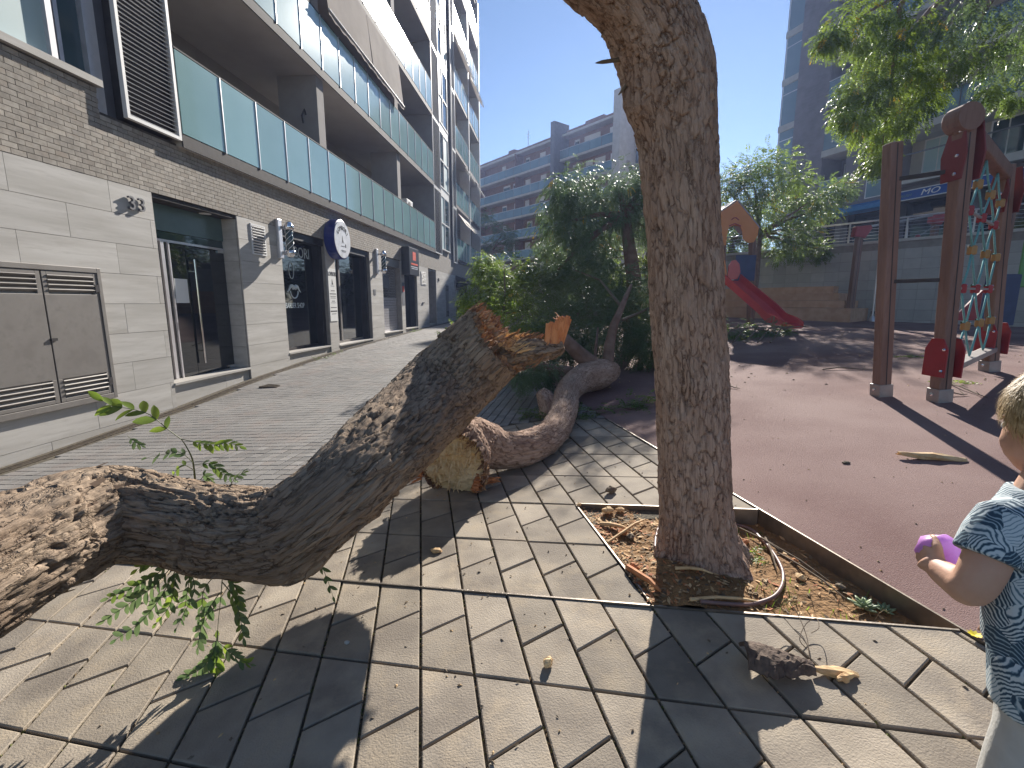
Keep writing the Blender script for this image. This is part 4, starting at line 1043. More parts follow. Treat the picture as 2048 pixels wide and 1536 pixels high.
# deep doorway and its door
m = LB(); m.box(21.2, 22.6, .6, .66, -1.0, TOPS); m.box(21.2, 22.6, .05, .66, TOPS-.08, TOPS); bobj('doorway', m, M_['stone'])
m = LB(); m.box(21.7, 22.4, .56, .598, -.95, .25); bobj('panel_door', m, M_['soffit'])
m = LB(); m.box(24.55, 25.15, -.03, .01, -.72, .95); tv = bobj('service_hatch', m, M_['steel_grey'], bevel=.004)
for z in (.62, .69, .76, .83, -.66, -.59, -.52, -.45):
    m = LB(); m.box(24.6, 25.1, -.045, -.031, z, z+.03); bobj('vent_slat', m, M_['dark_metal'], tv)
bt('35', .22, 23.05, 1.1, -.02, 'steel_grey', bld, nm='house_number', d=.03)
# dark awning over the last shop
m = LB(); m.prism([(27.1, -.02, 1.55), (27.1, -.75, 1.25), (27.1, -.75, 1.12), (27.1, -.02, 1.12)], (3.7, 0, 0)); bobj('shop_canopy', m, M_['shop_dark'])
m = LB(); m.box(27.1, 30.8, -.80, -.76, 1.24, 1.30); bobj('canopy_edge', m, M_['white_metal'])
# small plates
m = LB(); m.box(14.62, 14.78, -.012, 0, .25, .42); bobj('plate', m, M_['panel_grey'])
m = LB(); m.box(20.1, 20.35, -.05, 0, -.0, .03); bobj('plate', m, M_['dark_metal'])
# ---- signs that hang on the wall
def onwall(s, n, z): return B0+Vector((WD[0]*s+WN[0]*n, WD[1]*s+WN[1]*n, z+ZC))
def wthing(name, label, cat, s, n, z, group=None): return thing(name, label, cat, onwall(s, n, z), BROT, group)
t = wthing('round_sign', 'round white barber shop sign with deep blue rim above the narrow pillar', 'sign', 12.0, .12, 1.58)
m = MB(); m.lathe((0, .12, 0), (0, -1, 0), [(.47, 0), (.485, .03), (.485, .25), (.46, .262)], 40); obj('sign_drum', m, M_['sign_blue'], t, local=True, smooth=False)
m = MB(); m.lathe((0, -.14, 0), (0, -1, 0), [(.455, 0), (.452, .012), (.01, .013)], 40); fc = obj('sign_face', m, M_['sign_white'], t, local=True)
m = MB()
word = 'LOMBORI'
for i, ch in enumerate(word):
    a = R(90-(i-3)*17); Mx = Matrix.Translation((.34*math.cos(a), -.156, .34*math.sin(a)-.06)) @ Matrix.Rotation(-(a-R(90)), 4, 'Y') @ Matrix.Rotation(R(90), 4, 'X')
    text_mb(ch, .15, .004, Mx, mb=m)
obj('lettering', m, M_['ink'], t, local=True)
m = MB(); m.prism([(-.06, -.156, -.10), (-.02, -.156, .10), (.0, -.156, .0), (.05, -.156, -.09), (.0, -.156, -.05)], (0, .003, 0)); m.prism([(.12, -.156, -.18), (.17, -.156, -.18), (.17, -.156, -.12), (.145, -.156, -.09), (.12, -.156, -.12)], (0, .003, 0)); m.box(-.11, .09, -.157, -.154, -.17, -.155); m.box(-.12, .16, -.157, -.154, -.27, -.26); m.box(-.08, .12, -.157, -.154, -.30, -.29)
obj('emblem', m, M_['ink'], t, local=True)
# poster on the pillar
t = wthing('poster', 'tall narrow white barber price poster on the pillar under the round sign', 'poster', 11.81, .012, .0)
m = MB(); m.box(-.21, .21, -.004, .004, -.46, .86); obj('sheet', m, M_['paper'], t, local=True)
m = MB()
for z, w, h in ((.30, .10, .016), (.22, .17, .02), (.16, .15, .01), (.12, .14, .01), (.04, .08, .014), (.0, .14, .008), (-.12, .16, .016), (-.22, .18, .03), (-.28, .12, .012)): m.box(-w, w, -.007, -.004, z, z+h)
m.prism([(-.04, -.007, .46), (-.01, -.007, .60), (.01, -.007, .54), (.04, -.007, .46)], (0, .003, 0)); m.box(-.1, .1, -.007, -.004, .42, .43)
obj('print', m, M_['ink'], t, local=True)
Mx = Matrix.Translation((0, -.006, .72)) @ Matrix.Rotation(R(90), 4, 'X') @ Matrix.Diagonal((.62, 1, 1, 1)); obj('lettering', text_mb('LOMBORI', .15, .003, Mx), M_['ink'], t, local=True)
# black box sign
t = wthing('box_sign', 'black illuminated style box sign with orange square beside the shop door', 'sign', 18.05, .0, 1.53)
m = MB(); m.box(-.62, .62, -.32, -.02, -.50, .50); obj('sign_box', m, M_['sign_black'], t, local=True, bevel=.01)
m = MB(); m.box(-.20, .20, -.326, -.321, .05, .36); obj('orange_square', m, M_['sign_red'], t, local=True)
m = MB(); m.box(-.42, .42, -.326, -.321, -.12, -.055); obj('red_line', m, M_['sign_red'], t, local=True)
m = MB(); m.box(-.45, .45, -.326, -.321, -.21, -.175); m.box(-.40, .40, -.326, -.321, -.27, -.24); obj('white_lines', m, M_['sign_white'], t, local=True)
m = LB(); m.box(17.42, 17.7, -.008, .0, -.10, .75); ob = bobj('poster_panel', m, M_['panel_grey']); m = LB(); m.box(17.45, 17.67, -.012, -.008, .42, .62); bobj('orange_print', m, M_['sign_red'], ob)
# barber poles
for s, lab in ((9.56, 'chrome barber pole beside the first shop window near the entrance'), (14.95, 'chrome barber pole on the pier between the shop door and the roller shutter')):
    t = wthing('barber_pole', lab, 'barber pole', s, .0, 1.26, 'chrome barber poles')
    m = MB(); m.box(-.07, .07, -.06, -.002, -.36, .42); obj('bracket', m, M_['aluminium'], t, local=True, bevel=.01)
    m = MB(); m.box(-.03, .03, -.2, -.06, .22, .28); m.box(-.03, .03, -.2, -.06, -.28, -.22); obj('arm', m, M_['chrome'], t, local=True)
    m = MB(); m.lathe((0, -.24, .20), (0, 0, 1), [(.075, 0), (.095, .01), (.095, .07), (.09, .09), (.06, .15), (.012, .17)], 20); obj('cap', m, M_['chrome'], t, local=True, smooth=True)
    m = MB(); m.lathe((0, -.24, -.20), (0, 0, -1), [(.075, 0), (.095, .01), (.095, .06), (.09, .08), (.055, .13), (.02, .14)], 20); obj('cap', m, M_['chrome'], t, local=True, smooth=True)
    m = MB(); m.lathe((0, -.24, -.20), (0, 0, 1), [(.07, 0), (.07, .40)], 20); obj('glass_tube', m, M_['window_glass'], t, local=True, smooth=True)
    m = MB()
    for k in range(4): m.tube([(.074*math.cos(a+k*1.571), -.24+.074*math.sin(a+k*1.571), -.19+.38*i/16) for i, a in enumerate([j*.35 for j in range(17)])], .006, 4)
    obj('stripe', m, M_['sign_white'] , t, local=True)
# ================================================================== BUILDINGS BEHIND
mm('brick_red', (.20, .115, .085), (.27, .16, .12), scale=3, rough=.9, c3=(.16, .10, .08), s3=9, f3=.5)
mm('brick_dark', (.17, .15, .165), (.215, .195, .21), scale=2, rough=.85, rand=.05)
mm('concrete_pale', (.46, .44, .41), (.54, .52, .49), scale=2, rough=.85)
mm('beige_wall', (.46, .40, .33), (.52, .46, .39), scale=1.5, rough=.9)
mm('blue_glass', (.13, .22, .27), (.17, .27, .33), scale=.5, rough=.12, spec=.7, rand=.1)
mm('shop_blue', (.015, .075, .30), (.02, .09, .35), rough=.5)
mm('awning_blue', (.02, .17, .42), (.03, .21, .48), rough=.8, transl=.2)
mm('gravel', (.24, .22, .19), (.32, .29, .25), scale=6, rough=.95)
def bframe(name, label, A, d, z0):
    return thing(name, label, 'building', (A[0], A[1], z0), math.atan2(d[1], d[0]))
def part(root, name, boxes, m, off, **k):
    q = MB((0, 0, off))
    for b in boxes: q.box(*b)
    return obj(name, q, M_[m] if isinstance(m, str) else m, root, local=True, **k)
# ---- the long block across the end of the street
dk = (.62029, -.78437); bkA = (-4.766, 74.063); bkA = (bkA[0]-dk[0]*10, bkA[1]-dk[1]*10); ox = 10
back = bframe('apartment_block', 'long brick apartment block with glass balconies across the end of the street', bkA, dk, gz(0, 40)-1); o_ = ZC-(gz(0, 40)-1)
part(back, 'wall', [(0, 26.2+ox, .9, 8, -3, 19.5)], 'brick_red', o_)
part(back, 'roof_slab', [(0, 26.3+ox, -.3, 8, 19.35, 19.6)], 'concrete_pale', o_)
part(back, 'parapet', [(0, 26.2+ox, .5, 8, 19.6, 20.2)], 'brick_red', o_)
part(back, 'rooftop_box', [(5+ox, 6.3+ox, 1.5, 5, 20.2, 21.0)], 'brick_red', o_); part(back, 'rooftop_box', [(19.6+ox, 22.4+ox, 1.5, 6, 20.2, 20.9)], 'brick_red', o_)
part(back, 'stair_tower', [(16.9+ox, 17.55+ox, -1.5, .9, 3, 20.9)], 'panel_grey', o_)
part(back, 'end_pier', [(26.25+ox, 27.2+ox, -1.4, 3, -3, 21.4)], 'concrete_pale', o_); part(back, 'end_wall', [(27.2+ox, 28.7+ox, 1.0, 6, -3, 20.0)], 'beige_wall', o_)
for z in (17.3, 14.5, 11.8): part(back, 'end_window', [(27.5+ox, 28.3+ox, .9, 1.02, z, z+2.0)], 'window_glass', o_)
q = MB((0, 0, o_)); q.tube([(7.5+ox, 3, 20), (7.5+ox, 3, 23.4)], .04, 5); q.bar((7.1+ox, 3, 22.9), (7.9+ox, 3, 22.9), .04); q.bar((7.2+ox, 3, 22.5), (7.8+ox, 3, 22.5), .04); obj('aerial', q, M_['aluminium'], back, local=True)
rg = random.Random(4)
for z in (16.55, 13.82, 11.2, 8.45, 5.75, 3.0, .3):
    b = part(back, 'balcony', [(0, 26.2+ox, -.55, .95, z, z+.26)], 'concrete_pale', o_)
    gq = 0
    while gq < 26+ox:
        part(back, 'glass_panel', [(gq+.02, min(gq+1.66, 26.1+ox), -.52, -.5, z+.28, z+1.22)], 'blue_glass', o_).parent = b
        gq += 1.7
    part(back, 'handrail', [(0, 26.2+ox, -.55, -.47, z+1.22, z+1.27)], 'aluminium', o_).parent = b
    for x in (4.6, 7.0, 9.7, 12.6, 15.2, 18.6, 20.4, 21.7, 24.1, 25.6):
        w = rg.choice((.8, 1.0, 1.5)); h = rg.choice((2.1, 2.1, 1.6)); x += rg.uniform(-.25, .25)
        f = part(back, 'window', [(x+ox, x+w+ox, .84, .905, z+2.4-h, z+2.4)], 'white_metal', o_)
        sh = rg.choice((.1, .1, .35, .6, .95))
        p1 = part(back, 'pane', [(x+.07+ox, x+w-.07+ox, .825, .838, z+2.47-h, z+2.33-(h-.2)*sh)], 'window_glass', o_); p1.parent = f
        if rg.random() < .5: part(back, 'balcony_clutter', [(x+w+.2+ox, x+w+.8+ox, -.2, .3, z+.26, z+.26+rg.uniform(.5, 1.3))], rg.choice(('dark_metal', 'awning_brown', 'panel_grey')), o_).parent = b
for x in (0, 8.9, 17.2): part(back, 'partition', [(x+ox, x+.15+ox, -.5, .9, -3, 19.4)], 'brick_red', o_)
# ---- the tall block on the right
dr_ = (.31985, -.94747); rA = (16.685, 31.926); RZ = 2.6
right = bframe('apartment_tower', 'tall grey brick apartment tower on the right with blue shop awning at street level', rA, dr_, RZ+ZC-.3); o_ = .3-RZ
HT = 30
part(right, 'wall', [(1.15, 3.28, 0, 14, 2.3, HT)], 'brick_dark', o_); part(right, 'wall', [(4.75, 7.1, 0, 14, 5.1, HT)], 'brick_dark', o_)
part(right, 'core', [(.1, 27, 1.6, 14, 2.3, HT)], 'brick_dark', o_)
# courses of the brick piers
q = MB((0, 0, o_)); z = 5.2
while z < 22:
    for a, b in ((1.15, 3.28), (4.75, 5.99), (6.85, 7.1)): q.box(a, b, -.008, .0, z, z+.17)
    z += .19
obj('brick_courses', q, M_['brick_dark'], right, local=True, kind='stuff')
for k in range(9):
    z = 5.35+2.66*k
    f = part(right, 'corner_bay', [(0, 1.15, -.02, 1.6, z-.18, z+.18)], 'concrete_pale', o_)
    part(right, 'bay_glass', [(.03, .12, .02, .06, z+.18, z+2.48)], 'aluminium', o_).parent = f
    part(right, 'pane', [(.14, 1.12, .03, .05, z+.2, z+1.9)], 'blue_glass', o_).parent = f; part(right, 'pane', [(.14, 1.12, .03, .05, z+1.96, z+2.46)], 'blue_glass', o_).parent = f
    part(right, 'mullion', [(.13, 1.14, .01, .06, z+1.9, z+1.96)], 'aluminium', o_).parent = f
    z = 5.5+2.66*k
    b = part(right, 'balcony', [(3.28, 4.75, -.12, 1.6, z, z+.34)], 'concrete_pale', o_)
    part(right, 'handrail', [(3.3, 4.72, -.08, -.04, z+1.30, z+1.34)], 'aluminium', o_).parent = b
    part(right, 'glass_panel', [(3.32, 4.70, -.06, -.05, z+.36, z+1.28)], 'blue_glass', o_).parent = b
    d = part(right, 'balcony_door', [(3.5, 4.6, 1.5, 1.6, z+.34, z+2.4)], 'white_metal', o_); part(right, 'pane', [(3.58, 4.05, 1.48, 1.5, z+.42, z+2.3), (4.1, 4.52, 1.48, 1.5, z+.42, z+2.3)], 'window_glass', o_).parent = d
    w = part(right, 'window_strip', [(5.99, 6.85, -.03, .02, z-.1, z+2.5)], 'aluminium', o_)
    part(right, 'pane', [(6.05, 6.8, -.04, -.031, z+.75, z+1.75)], 'window_glass', o_).parent = w; part(right, 'pane', [(6.05, 6.8, -.04, -.031, z-.05, z+.7)], 'blue_glass', o_).parent = w; part(right, 'blind', [(6.05, 6.8, -.04, -.031, z+1.8, z+2.45)], 'concrete_pale', o_).parent = w
    # the long balconies of the near half
    z = 5.63+2.33*k if k == 0 else 7.95+2.62*(k-1)
    b = part(right, 'balcony', [(7.1, 26, -.5, 1.6, z, z+.33)], 'concrete_pale', o_)
    x = 7.15
    if k:
        while x < 25.5:
            part(right, 'glass_panel', [(x+.02, x+.93, -.48, -.46, z+.36, z+1.28)], 'blue_glass', o_).parent = b; part(right, 'post', [(x-.02, x+.015, -.5, -.44, z+.33, z+1.3)], 'panel_grey', o_).parent = b; x += .95
    part(right, 'handrail', [(7.1, 26, -.51, -.43, z+1.3, z+1.35)], 'panel_grey', o_).parent = b
    part(right, 'back_wall', [(7.12, 26, 1.4, 1.62, z+.33, z+2.66)], 'concrete_pale' if k % 2 else 'beige_wall', o_).parent = b
    x = 7.7; rg = random.Random(k)
    while x < 25:
        d = part(right, 'balcony_door', [(x, x+1.3, 1.34, 1.4, z+.34, z+2.3)], 'white_metal', o_); part(right, 'pane', [(x+.08, x+.62, 1.325, 1.34, z+.4, z+2.22), (x+.68, x+1.22, 1.325, 1.34, z+.4, z+2.22)], 'window_glass' if rg.random() < .7 else 'blind', o_).parent = d
        x += rg.uniform(2.0, 2.8)
# shops
part(right, 'shop_front', [(1.15, 26, .9, 1.0, 0, 4.95)], 'dark_glass', o_)
part(right, 'shop_lintel', [(1.15, 26, -.02, 1.0, 4.97, 5.6)], 'brick_dark', o_)
for x in (4.2, 7.2, 10.5, 14, 18): part(right, 'shop_pillar', [(x, x+.35, .4, .9, 0, 4.95)], 'panel_grey', o_)
q = MB((0, 0, o_)); q.prism([(2.6, -.03, 5.22), (2.6, -1.0, 4.93), (2.6, -1.0, 4.70), (2.6, -.03, 4.70)], (5.0, 0, 0)); obj('shop_awning', q, M_['awning_blue'], right, local=True)
sg_ = part(right, 'fascia_sign', [(7.75, 13.5, -.62, -.5, 4.86, 5.24)], 'shop_blue', o_)
part(right, 'fascia_trim', [(7.75, 13.5, -.64, -.6, 5.24, 5.28), (7.75, 13.5, -.64, -.6, 4.82, 4.86)], 'white_metal', o_).parent = sg_
def rtext(t, s, x, z, shear=0, m='white_metal', sx=1):
    Mx = Matrix.Translation((x, -.63, z+o_)) @ Matrix.Rotation(R(90), 4, 'X') @ Matrix.Diagonal((sx, 1, 1, 1)); o = obj('lettering', text_mb(t, s, .02, Mx, font_shear=shear), M_[m], right, local=True); o.parent = sg_
rtext('MO', .36, 9.42, 5.05, .25, sx=1.35); rtext('RUSH', .17, 8.42, 5.03, .2, 'blue_glass', 1.1); rtext('NA', .26, 12.3, 5.05, .25, sx=1.2)
part(right, 'sign_mark', [(7.86, 8.0, -.63, -.615, 4.95, 5.12)], 'awning_brown', o_).parent = sg_
part(right, 'parapet', [(0, 27, -.1, 14, HT, HT+.5)], 'concrete_pale', o_)
# ---- terrace behind the retaining wall
wA, wB = Vector((6.4, 22.0)), Vector((15.4, 10.0)); wd_ = (wB-wA).normalized(); wn_ = Vector((wd_.y, -wd_.x))
if wn_.y > 0: wn_ = -wn_
WT = 1.84
mb = MB()
mb.poly([(wA.x-18, wA.y+30, WT-.15+ZC), (wA.x-3, wA.y+3.0, WT-.15+ZC), (wA.x, wA.y+.2, WT-.15+ZC), (wB.x+.2, wB.y, WT-.15+ZC), (40, -4, WT-.15+ZC), (60, 60, WT-.15+ZC)]); mb.v = [(x, y, z) for x, y, z in mb.v]
struct('terrace', mb, M_['gravel'])
mm('wall_tile', (.37, .36, .345), (.43, .42, .40), scale=2, rough=.6, bump=.1, c3=(.30, .29, .28), s3=3, f3=.4, rand=.07)
rw = thing('retaining_wall', 'grey tiled retaining wall along the back of the playground with a metal railing', 'wall', (wA.x, wA.y, gz(wA.x, wA.y)), math.atan2(wd_.y, wd_.x))
Lw = (wB-wA).length; zb = ZC-gz(wA.x, wA.y)
q = MB(); q.box(-1, Lw, .012, .4, -1.2, WT+zb); obj('core', q, M_['stone_joint'], rw, local=True)
tq = MB(); tq.box(.004, .416, 0, .014, .004, .30); tile_me = tq.mesh('tile', M_['wall_tile'])
cnt = 0; jb = MB()
for r in range(10):
    x = -1
    while x < Lw-.4:
        z = -.4+r*.305
        if z+.3 < WT+zb:
            if cnt < 298 and x > 2.2: piece('tile', tile_me, rw, (x, 0, z), local=True); cnt += 1
            else: jb.box(x+.004, x+.416, 0, .014, z+.004, z+.30)
        x += .42
obj('far_tiles', jb, M_['wall_tile'], rw, local=True, kind='stuff')
q = MB(); q.box(-1, Lw, -.03, .45, WT+zb+.002, WT+zb+.08); obj('coping', q, M_['concrete_pale'], rw, local=True)
rail = thing('railing', 'galvanised railing with thin horizontal wires on top of the retaining wall', 'railing', (wA.x+wn_.x*-.2, wA.y-wn_.y*.2, WT+ZC+.08), math.atan2(wd_.y, wd_.x))
x = 0
while x < Lw:
    q = MB(); q.bar((x, .0, 0), (x, .0, .62), .04); obj('post', q, M_['aluminium'], rail, local=True); x += 1.5
q = MB(); q.tube([(-1, 0, .64), (Lw, 0, .64)], .024, 8); obj('handrail', q, M_['aluminium'], rail, local=True)
for z in (.1, .2, .3, .4, .5):
    q = MB(); q.tube([(-1, 0, z), (Lw, 0, z)], .006, 5); obj('wire', q, M_['aluminium'], rail, local=True)
# brick seat steps against the wall
mm('orange_brick', (.52, .31, .20), (.62, .40, .27), scale=5, rough=.85, bump=.3, rand=.08)
stp = thing('brick_steps', 'orange brick seating steps along the foot of the retaining wall', 'steps', (wA.x, wA.y, gz(wA.x, wA.y)), math.atan2(wd_.y, wd_.x))
for k in range(4):
    y0 = -1.5+k*.36; x0, x1 = -.5, 8.35-k*.30
    q = MB(); q.box(x0, x1, y0, -.02, -.5 if k == 0 else .235*k+.03, .235*(k+1)+.022); s_ = obj('step', q, M_['orange_brick'], stp, local=True)
# ---- pale house wall and fence glimpsed beyond the street
t = thing('garden_wall', 'pale grey garden wall beyond the heap of leaves at the end of the street', 'wall', (2.4, 33, gz(2.4, 33)))
q = MB(); q.box(-2.2, 8, 0, .3, -.3, 2.0); obj('wall', q, M_['concrete_pale'], t, local=True); q = MB(); q.box(-2.25, 8, -.05, .35, 2.001, 2.1); obj('coping', q, M_['stone'], t, local=True)
for x in (-2.0, .8, 3.6): q = MB(); q.box(x, x+.3, -.06, -.001, -.3, 1.99); obj('pier', q, M_['concrete_pale'], t, local=True)
t = thing('lamp_post', 'thin grey street lamp post in front of the brick block', 'street lamp', (4.1, 40, gz(4, 32)))
q = MB(); q.tube([(0, 0, 0), (0, 0, 4.9)], [.07, .045], 8); obj('pole', q, M_['aluminium'], t, local=True); q = MB(); q.lathe((0, 0, 4.9), (0, 0, 1), [(.06, 0), (.22, .12), (.2, .2), (.03, .28)], 10); obj('lamp_head', q, M_['white_metal'], t, local=True)
# ================================================================== FOLIAGE
def frond(b, p, d, L, n, ll, rg, up=Vector((0, 0, 1)), sag=.35, wid=.36):
    d = d.normalized(); side = d.cross(up)
    if side.length < .05: side = Vector((1, 0, 0))
    side.normalize(); nn = side.cross(d); q = p.copy(); st = L/n
    for k in range(n):
        d = (d+Vector((0, 0, -sag/n))).normalized(); q = q+d*st; s = ll*(.7+.6*math.sin(math.pi*(k+.6)/n))
        for sg in (-1, 1):
            dr = (side*sg*.86+d*.5+Vector((0, 0, -.25))+Vector((rg.uniform(-.2, .2), rg.uniform(-.2, .2), rg.uniform(-.2, .2)))).normalized()
            w = (d*.8+nn*rg.uniform(-.6, .6)).normalized()*s*wid
            e = q+dr*s; m = q+dr*s*.5
            b.face((b.pt(q), b.pt(m+w*.5), b.pt(e), b.pt(m-w*.5)))
def clumps(rg, c, rad, n, r0):
    out = []
    while len(out) < n:
        v = Vector((rg.uniform(-1, 1), rg.uniform(-1, 1), rg.uniform(-1, 1)))
        if v.length > 1 or v.length < .35: continue
        out.append((Vector(c)+Vector((v.x*rad[0], v.y*rad[1], v.z*rad[2])), r0*rg.uniform(.6, 1.3), v))
    return out
def crown(root, name, cl, per, L, n, ll, mats, seed, sag=.5, droop=.3, wid=.36, yellow=0):
    rg = random.Random(seed); b = MB()
    for c, r, v in cl:
        ci = 0 if rg.random() < .65 or len(mats) < 2 else 1
        for _ in range(per):
            u = Vector((rg.gauss(0, 1), rg.gauss(0, 1), rg.gauss(0, .8))).normalized()
            p = c+u*r*rg.uniform(.2, 1)
            d = (u+v*.5+Vector((rg.gauss(0, .4), rg.gauss(0, .4), rg.gauss(0, .3)-droop)))
            b.cur = ci if rg.random() < .85 else rg.randrange(len(mats))
            if yellow and rg.random() < yellow: b.cur = len(mats)
            frond(b, p, d, L*rg.uniform(.6, 1.2), n, ll, rg, sag=sag, wid=wid)
    ml = [M_[m] for m in mats]+([M_['leaf_yellow']] if yellow else [])
    return obj(name, b, ml, root)
def limbs(root, o, cl, r0, mk, rg, n=9, seg=6):
    for c, r, v in rg.sample(cl, min(n, len(cl))):
        a = Vector(o); m = a.lerp(c, .5)+Vector((rg.uniform(-.15, .15), rg.uniform(-.15, .15), .1))
        b = MB(); b.tube([a, m, c], [r0, r0*.6, r0*.2], seg); obj('branch', b, M_[mk], root, smooth=True)
def stree(label, base, top, r, cl, per, L, n, ll, mats, seed, name='leafy_tree', bark='smooth_bark', group=None, limbn=9, path=None, **k):
    t = thing(name, label, 'tree', base, 0, group); rg = random.Random(seed)
    b = MB(); pts = path or [Vector(base)-Vector((0, 0, .1)), Vector(base).lerp(Vector(top), .5)+Vector((.05, 0, 0)), Vector(top)]
    b.tube(pts, [r*(1-.45*i/(len(pts)-1)) for i in range(len(pts))], 14); obj('trunk', b, M_[bark], t, smooth=True)
    limbs(t, top, cl, r*.45, bark, rg, limbn); crown(t, 'crown', cl, per, L, n, ll, mats, seed, **k); return t
rgF = random.Random(99)
def pc(x, y, Y, r): v = P(x, y, Y); return (v, r, Vector((rgF.uniform(-.4, .4), rgF.uniform(-.6, 0), rgF.uniform(-.2, .3))))
# ---- crown of the fallen tree, heaped on the ground
cl = []
for (x, y, Y, r) in ((985, 560, 9.5, .35), (955, 590, 9.2, .35), (1000, 600, 9.0, .4), (975, 625, 8.6, .35), (1020, 570, 9.8, .4), (1045, 600, 9.0, .45), (1060, 640, 8.3, .45), (1030, 650, 8, .35), (1085, 590, 9.4, .5), (1110, 630, 8.4, .5), (1100, 660, 7.6, .45), (1150, 600, 8.6, .5), (1165, 650, 7.8, .5), (1195, 620, 8.2, .5), (1230, 600, 8.4, .5), (1215, 660, 7.8, .45), (1260, 640, 8.0, .5), (1290, 610, 8.4, .5), (1300, 660, 7.8, .45), (1340, 630, 8.4, .5), (1130, 560, 9.6, .5), (1180, 555, 9.4, .45), (1280, 690, 7.4, .35), (1320, 690, 7.2, .35), (950, 640, 8.6, .25), (1250, 575, 9, .45), (1310, 570, 9.2, .5), (1100, 690, 7.2, .32), (1060, 680, 7.4, .3), (1140, 685, 7.2, .3), (1080, 555, 9.8, .45), (1220, 560, 9.2, .5), (1040, 545, 10, .4), (1340, 580, 9, .5), (1190, 690, 7.0, .3)): cl.append(pc(x, y, Y, r))
dark = [c for c in cl if P(1075, 600, 9).x < c[0].x]; lit = [c for c in cl if P(1075, 600, 9).x >= c[0].x]  # left clumps take brighter leaf colours to imitate sunlight on them
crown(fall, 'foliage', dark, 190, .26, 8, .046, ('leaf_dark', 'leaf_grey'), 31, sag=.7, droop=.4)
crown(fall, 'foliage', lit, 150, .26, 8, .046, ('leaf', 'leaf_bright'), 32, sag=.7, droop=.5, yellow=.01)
for (a, b_, c) in (((1006, 640, 8.5), (1010, 590, 8.8), (1008, 530, 9)), ((1006, 625, 8.6), (1030, 622, 8.8), (1060, 618, 9)), ((1240, 610, 7), (1200, 560, 8), (1150, 540, 8.8)), ((1245, 640, 7), (1290, 620, 7.6), (1330, 600, 8.2))):
    m = MB(); m.tube([P(*a), P(*b_), P(*c)], [.025, .018, .008], 6); obj('branch', m, M_['twig'], fall)
# tall arching sprays at the left end
cl2 = [pc(968, 520, 10, .18), pc(985, 530, 10, .22), pc(995, 545, 10, .2), pc(960, 535, 10, .15), pc(975, 555, 9.8, .25), pc(1022, 552, 10.2, .22), pc(1056, 538, 10.4, .18), pc(940, 600, 9.4, .18), pc(935, 622, 9.0, .2)]
crown(fall, 'foliage', cl2, 85, .26, 9, .042, ('leaf', 'leaf_bright'), 33, sag=1.3, droop=.6)
cl3 = [pc(900, 682, 7.4, .14), pc(915, 676, 7.5, .16), pc(890, 690, 7.2, .10)]
s = thing('fallen_branch', 'small leafy branch lying on the street pavers left of the snapped trunk end', 'branch', G(905, 697)); crown(s, 'foliage', cl3, 60, .2, 8, .04, ('leaf_bright', 'leaf'), 34, sag=.8)
m = MB(); m.tube([G(885, 698)+Vector((0, 0, .03)), G(905, 692)+Vector((0, 0, .08)), G(935, 682)+Vector((0, 0, .1))], [.012, .01, .006], 6); obj('stem', m, M_['twig'], s)
cl3 = [pc(1040, 735, 5.9, .16), pc(1065, 742, 5.7, .18), pc(1095, 738, 5.8, .16), pc(1050, 752, 5.5, .12)]
s = thing('fallen_branch', 'dark leafy branch lying under the snapped trunk end beside the fork', 'branch', G(1065, 765)); crown(s, 'foliage', cl3, 75, .2, 8, .036, ('leaf_dark', 'leaf_grey'), 35, sag=.9)
m = MB(); m.tube([G(1030, 770)+Vector((0, 0, .03)), G(1065, 762)+Vector((0, 0, .1)), G(1110, 755)+Vector((0, 0, .15))], [.014, .012, .006], 6); obj('stem', m, M_['twig'], s)
# small sprigs on the ground
for k, (x, y, n_, lab) in enumerate(((1066, 836, 26, 'drooping green sprig on the paving at the foot of the broken stub'), (1187, 828, 18, 'small tuft of leaves on the shaded paving right of the fallen limb'), (1270, 815, 34, 'cluster of leaves at the edge of the red surface left of the standing trunk'), (1306, 806, 24, 'bright green sprig touching the left side of the standing trunk'), (1145, 838, 12, 'few dark leaves beneath the curved fallen limb'), (1240, 822, 14, 'little dark sprig between the fallen limb and the standing trunk'))):
    g_ = G(x, y); t = thing('leafy_sprig', lab, 'sprig', g_); rg = random.Random(k+300); b = MB()
    for _ in range(n_): frond(b, g_+Vector((rg.gauss(0, .10), rg.gauss(0, .07), rg.uniform(.01, .09))), Vector((rg.gauss(0, 1), rg.gauss(0, 1), rg.uniform(-.1, .5))), rg.uniform(.10, .2), 7, .034, rg, sag=.6)
    obj('leaves', b, [M_['leaf_bright' if k == 3 else 'leaf']], t)
    b = MB(); b.tube([g_+Vector((-.12, 0, .015)), g_+Vector((0, .02, .04)), g_+Vector((.12, -.02, .02))], [.005, .004, .002], 5); obj('stem', b, M_['twig'], t)
for k, (x, y, lab) in enumerate(((660, 713, 'low weeds at the foot of the wall under the second shop'), (830, 663, 'low weeds in the gutter by the shop door'), (430, 770, 'dry weeds along the drain near the entrance'))):
    g_ = G(x, y); t = thing('weeds', lab, 'weeds', g_); rg = random.Random(k+400); b = MB()
    for _ in range(26):
        o = rg.uniform(-.7, .7); frond(b, g_+Vector((WD[0]*o, WD[1]*o, .01))+Vector((rg.gauss(0, .04), 0, 0)), Vector((rg.gauss(0, 1), rg.gauss(0, 1), rg.uniform(.2, 1))), rg.uniform(.06, .14), 5, .03, rg, sag=.6)
    obj('leaves', b, [M_['leaf' if k < 2 else 'dry_leaf']], t)
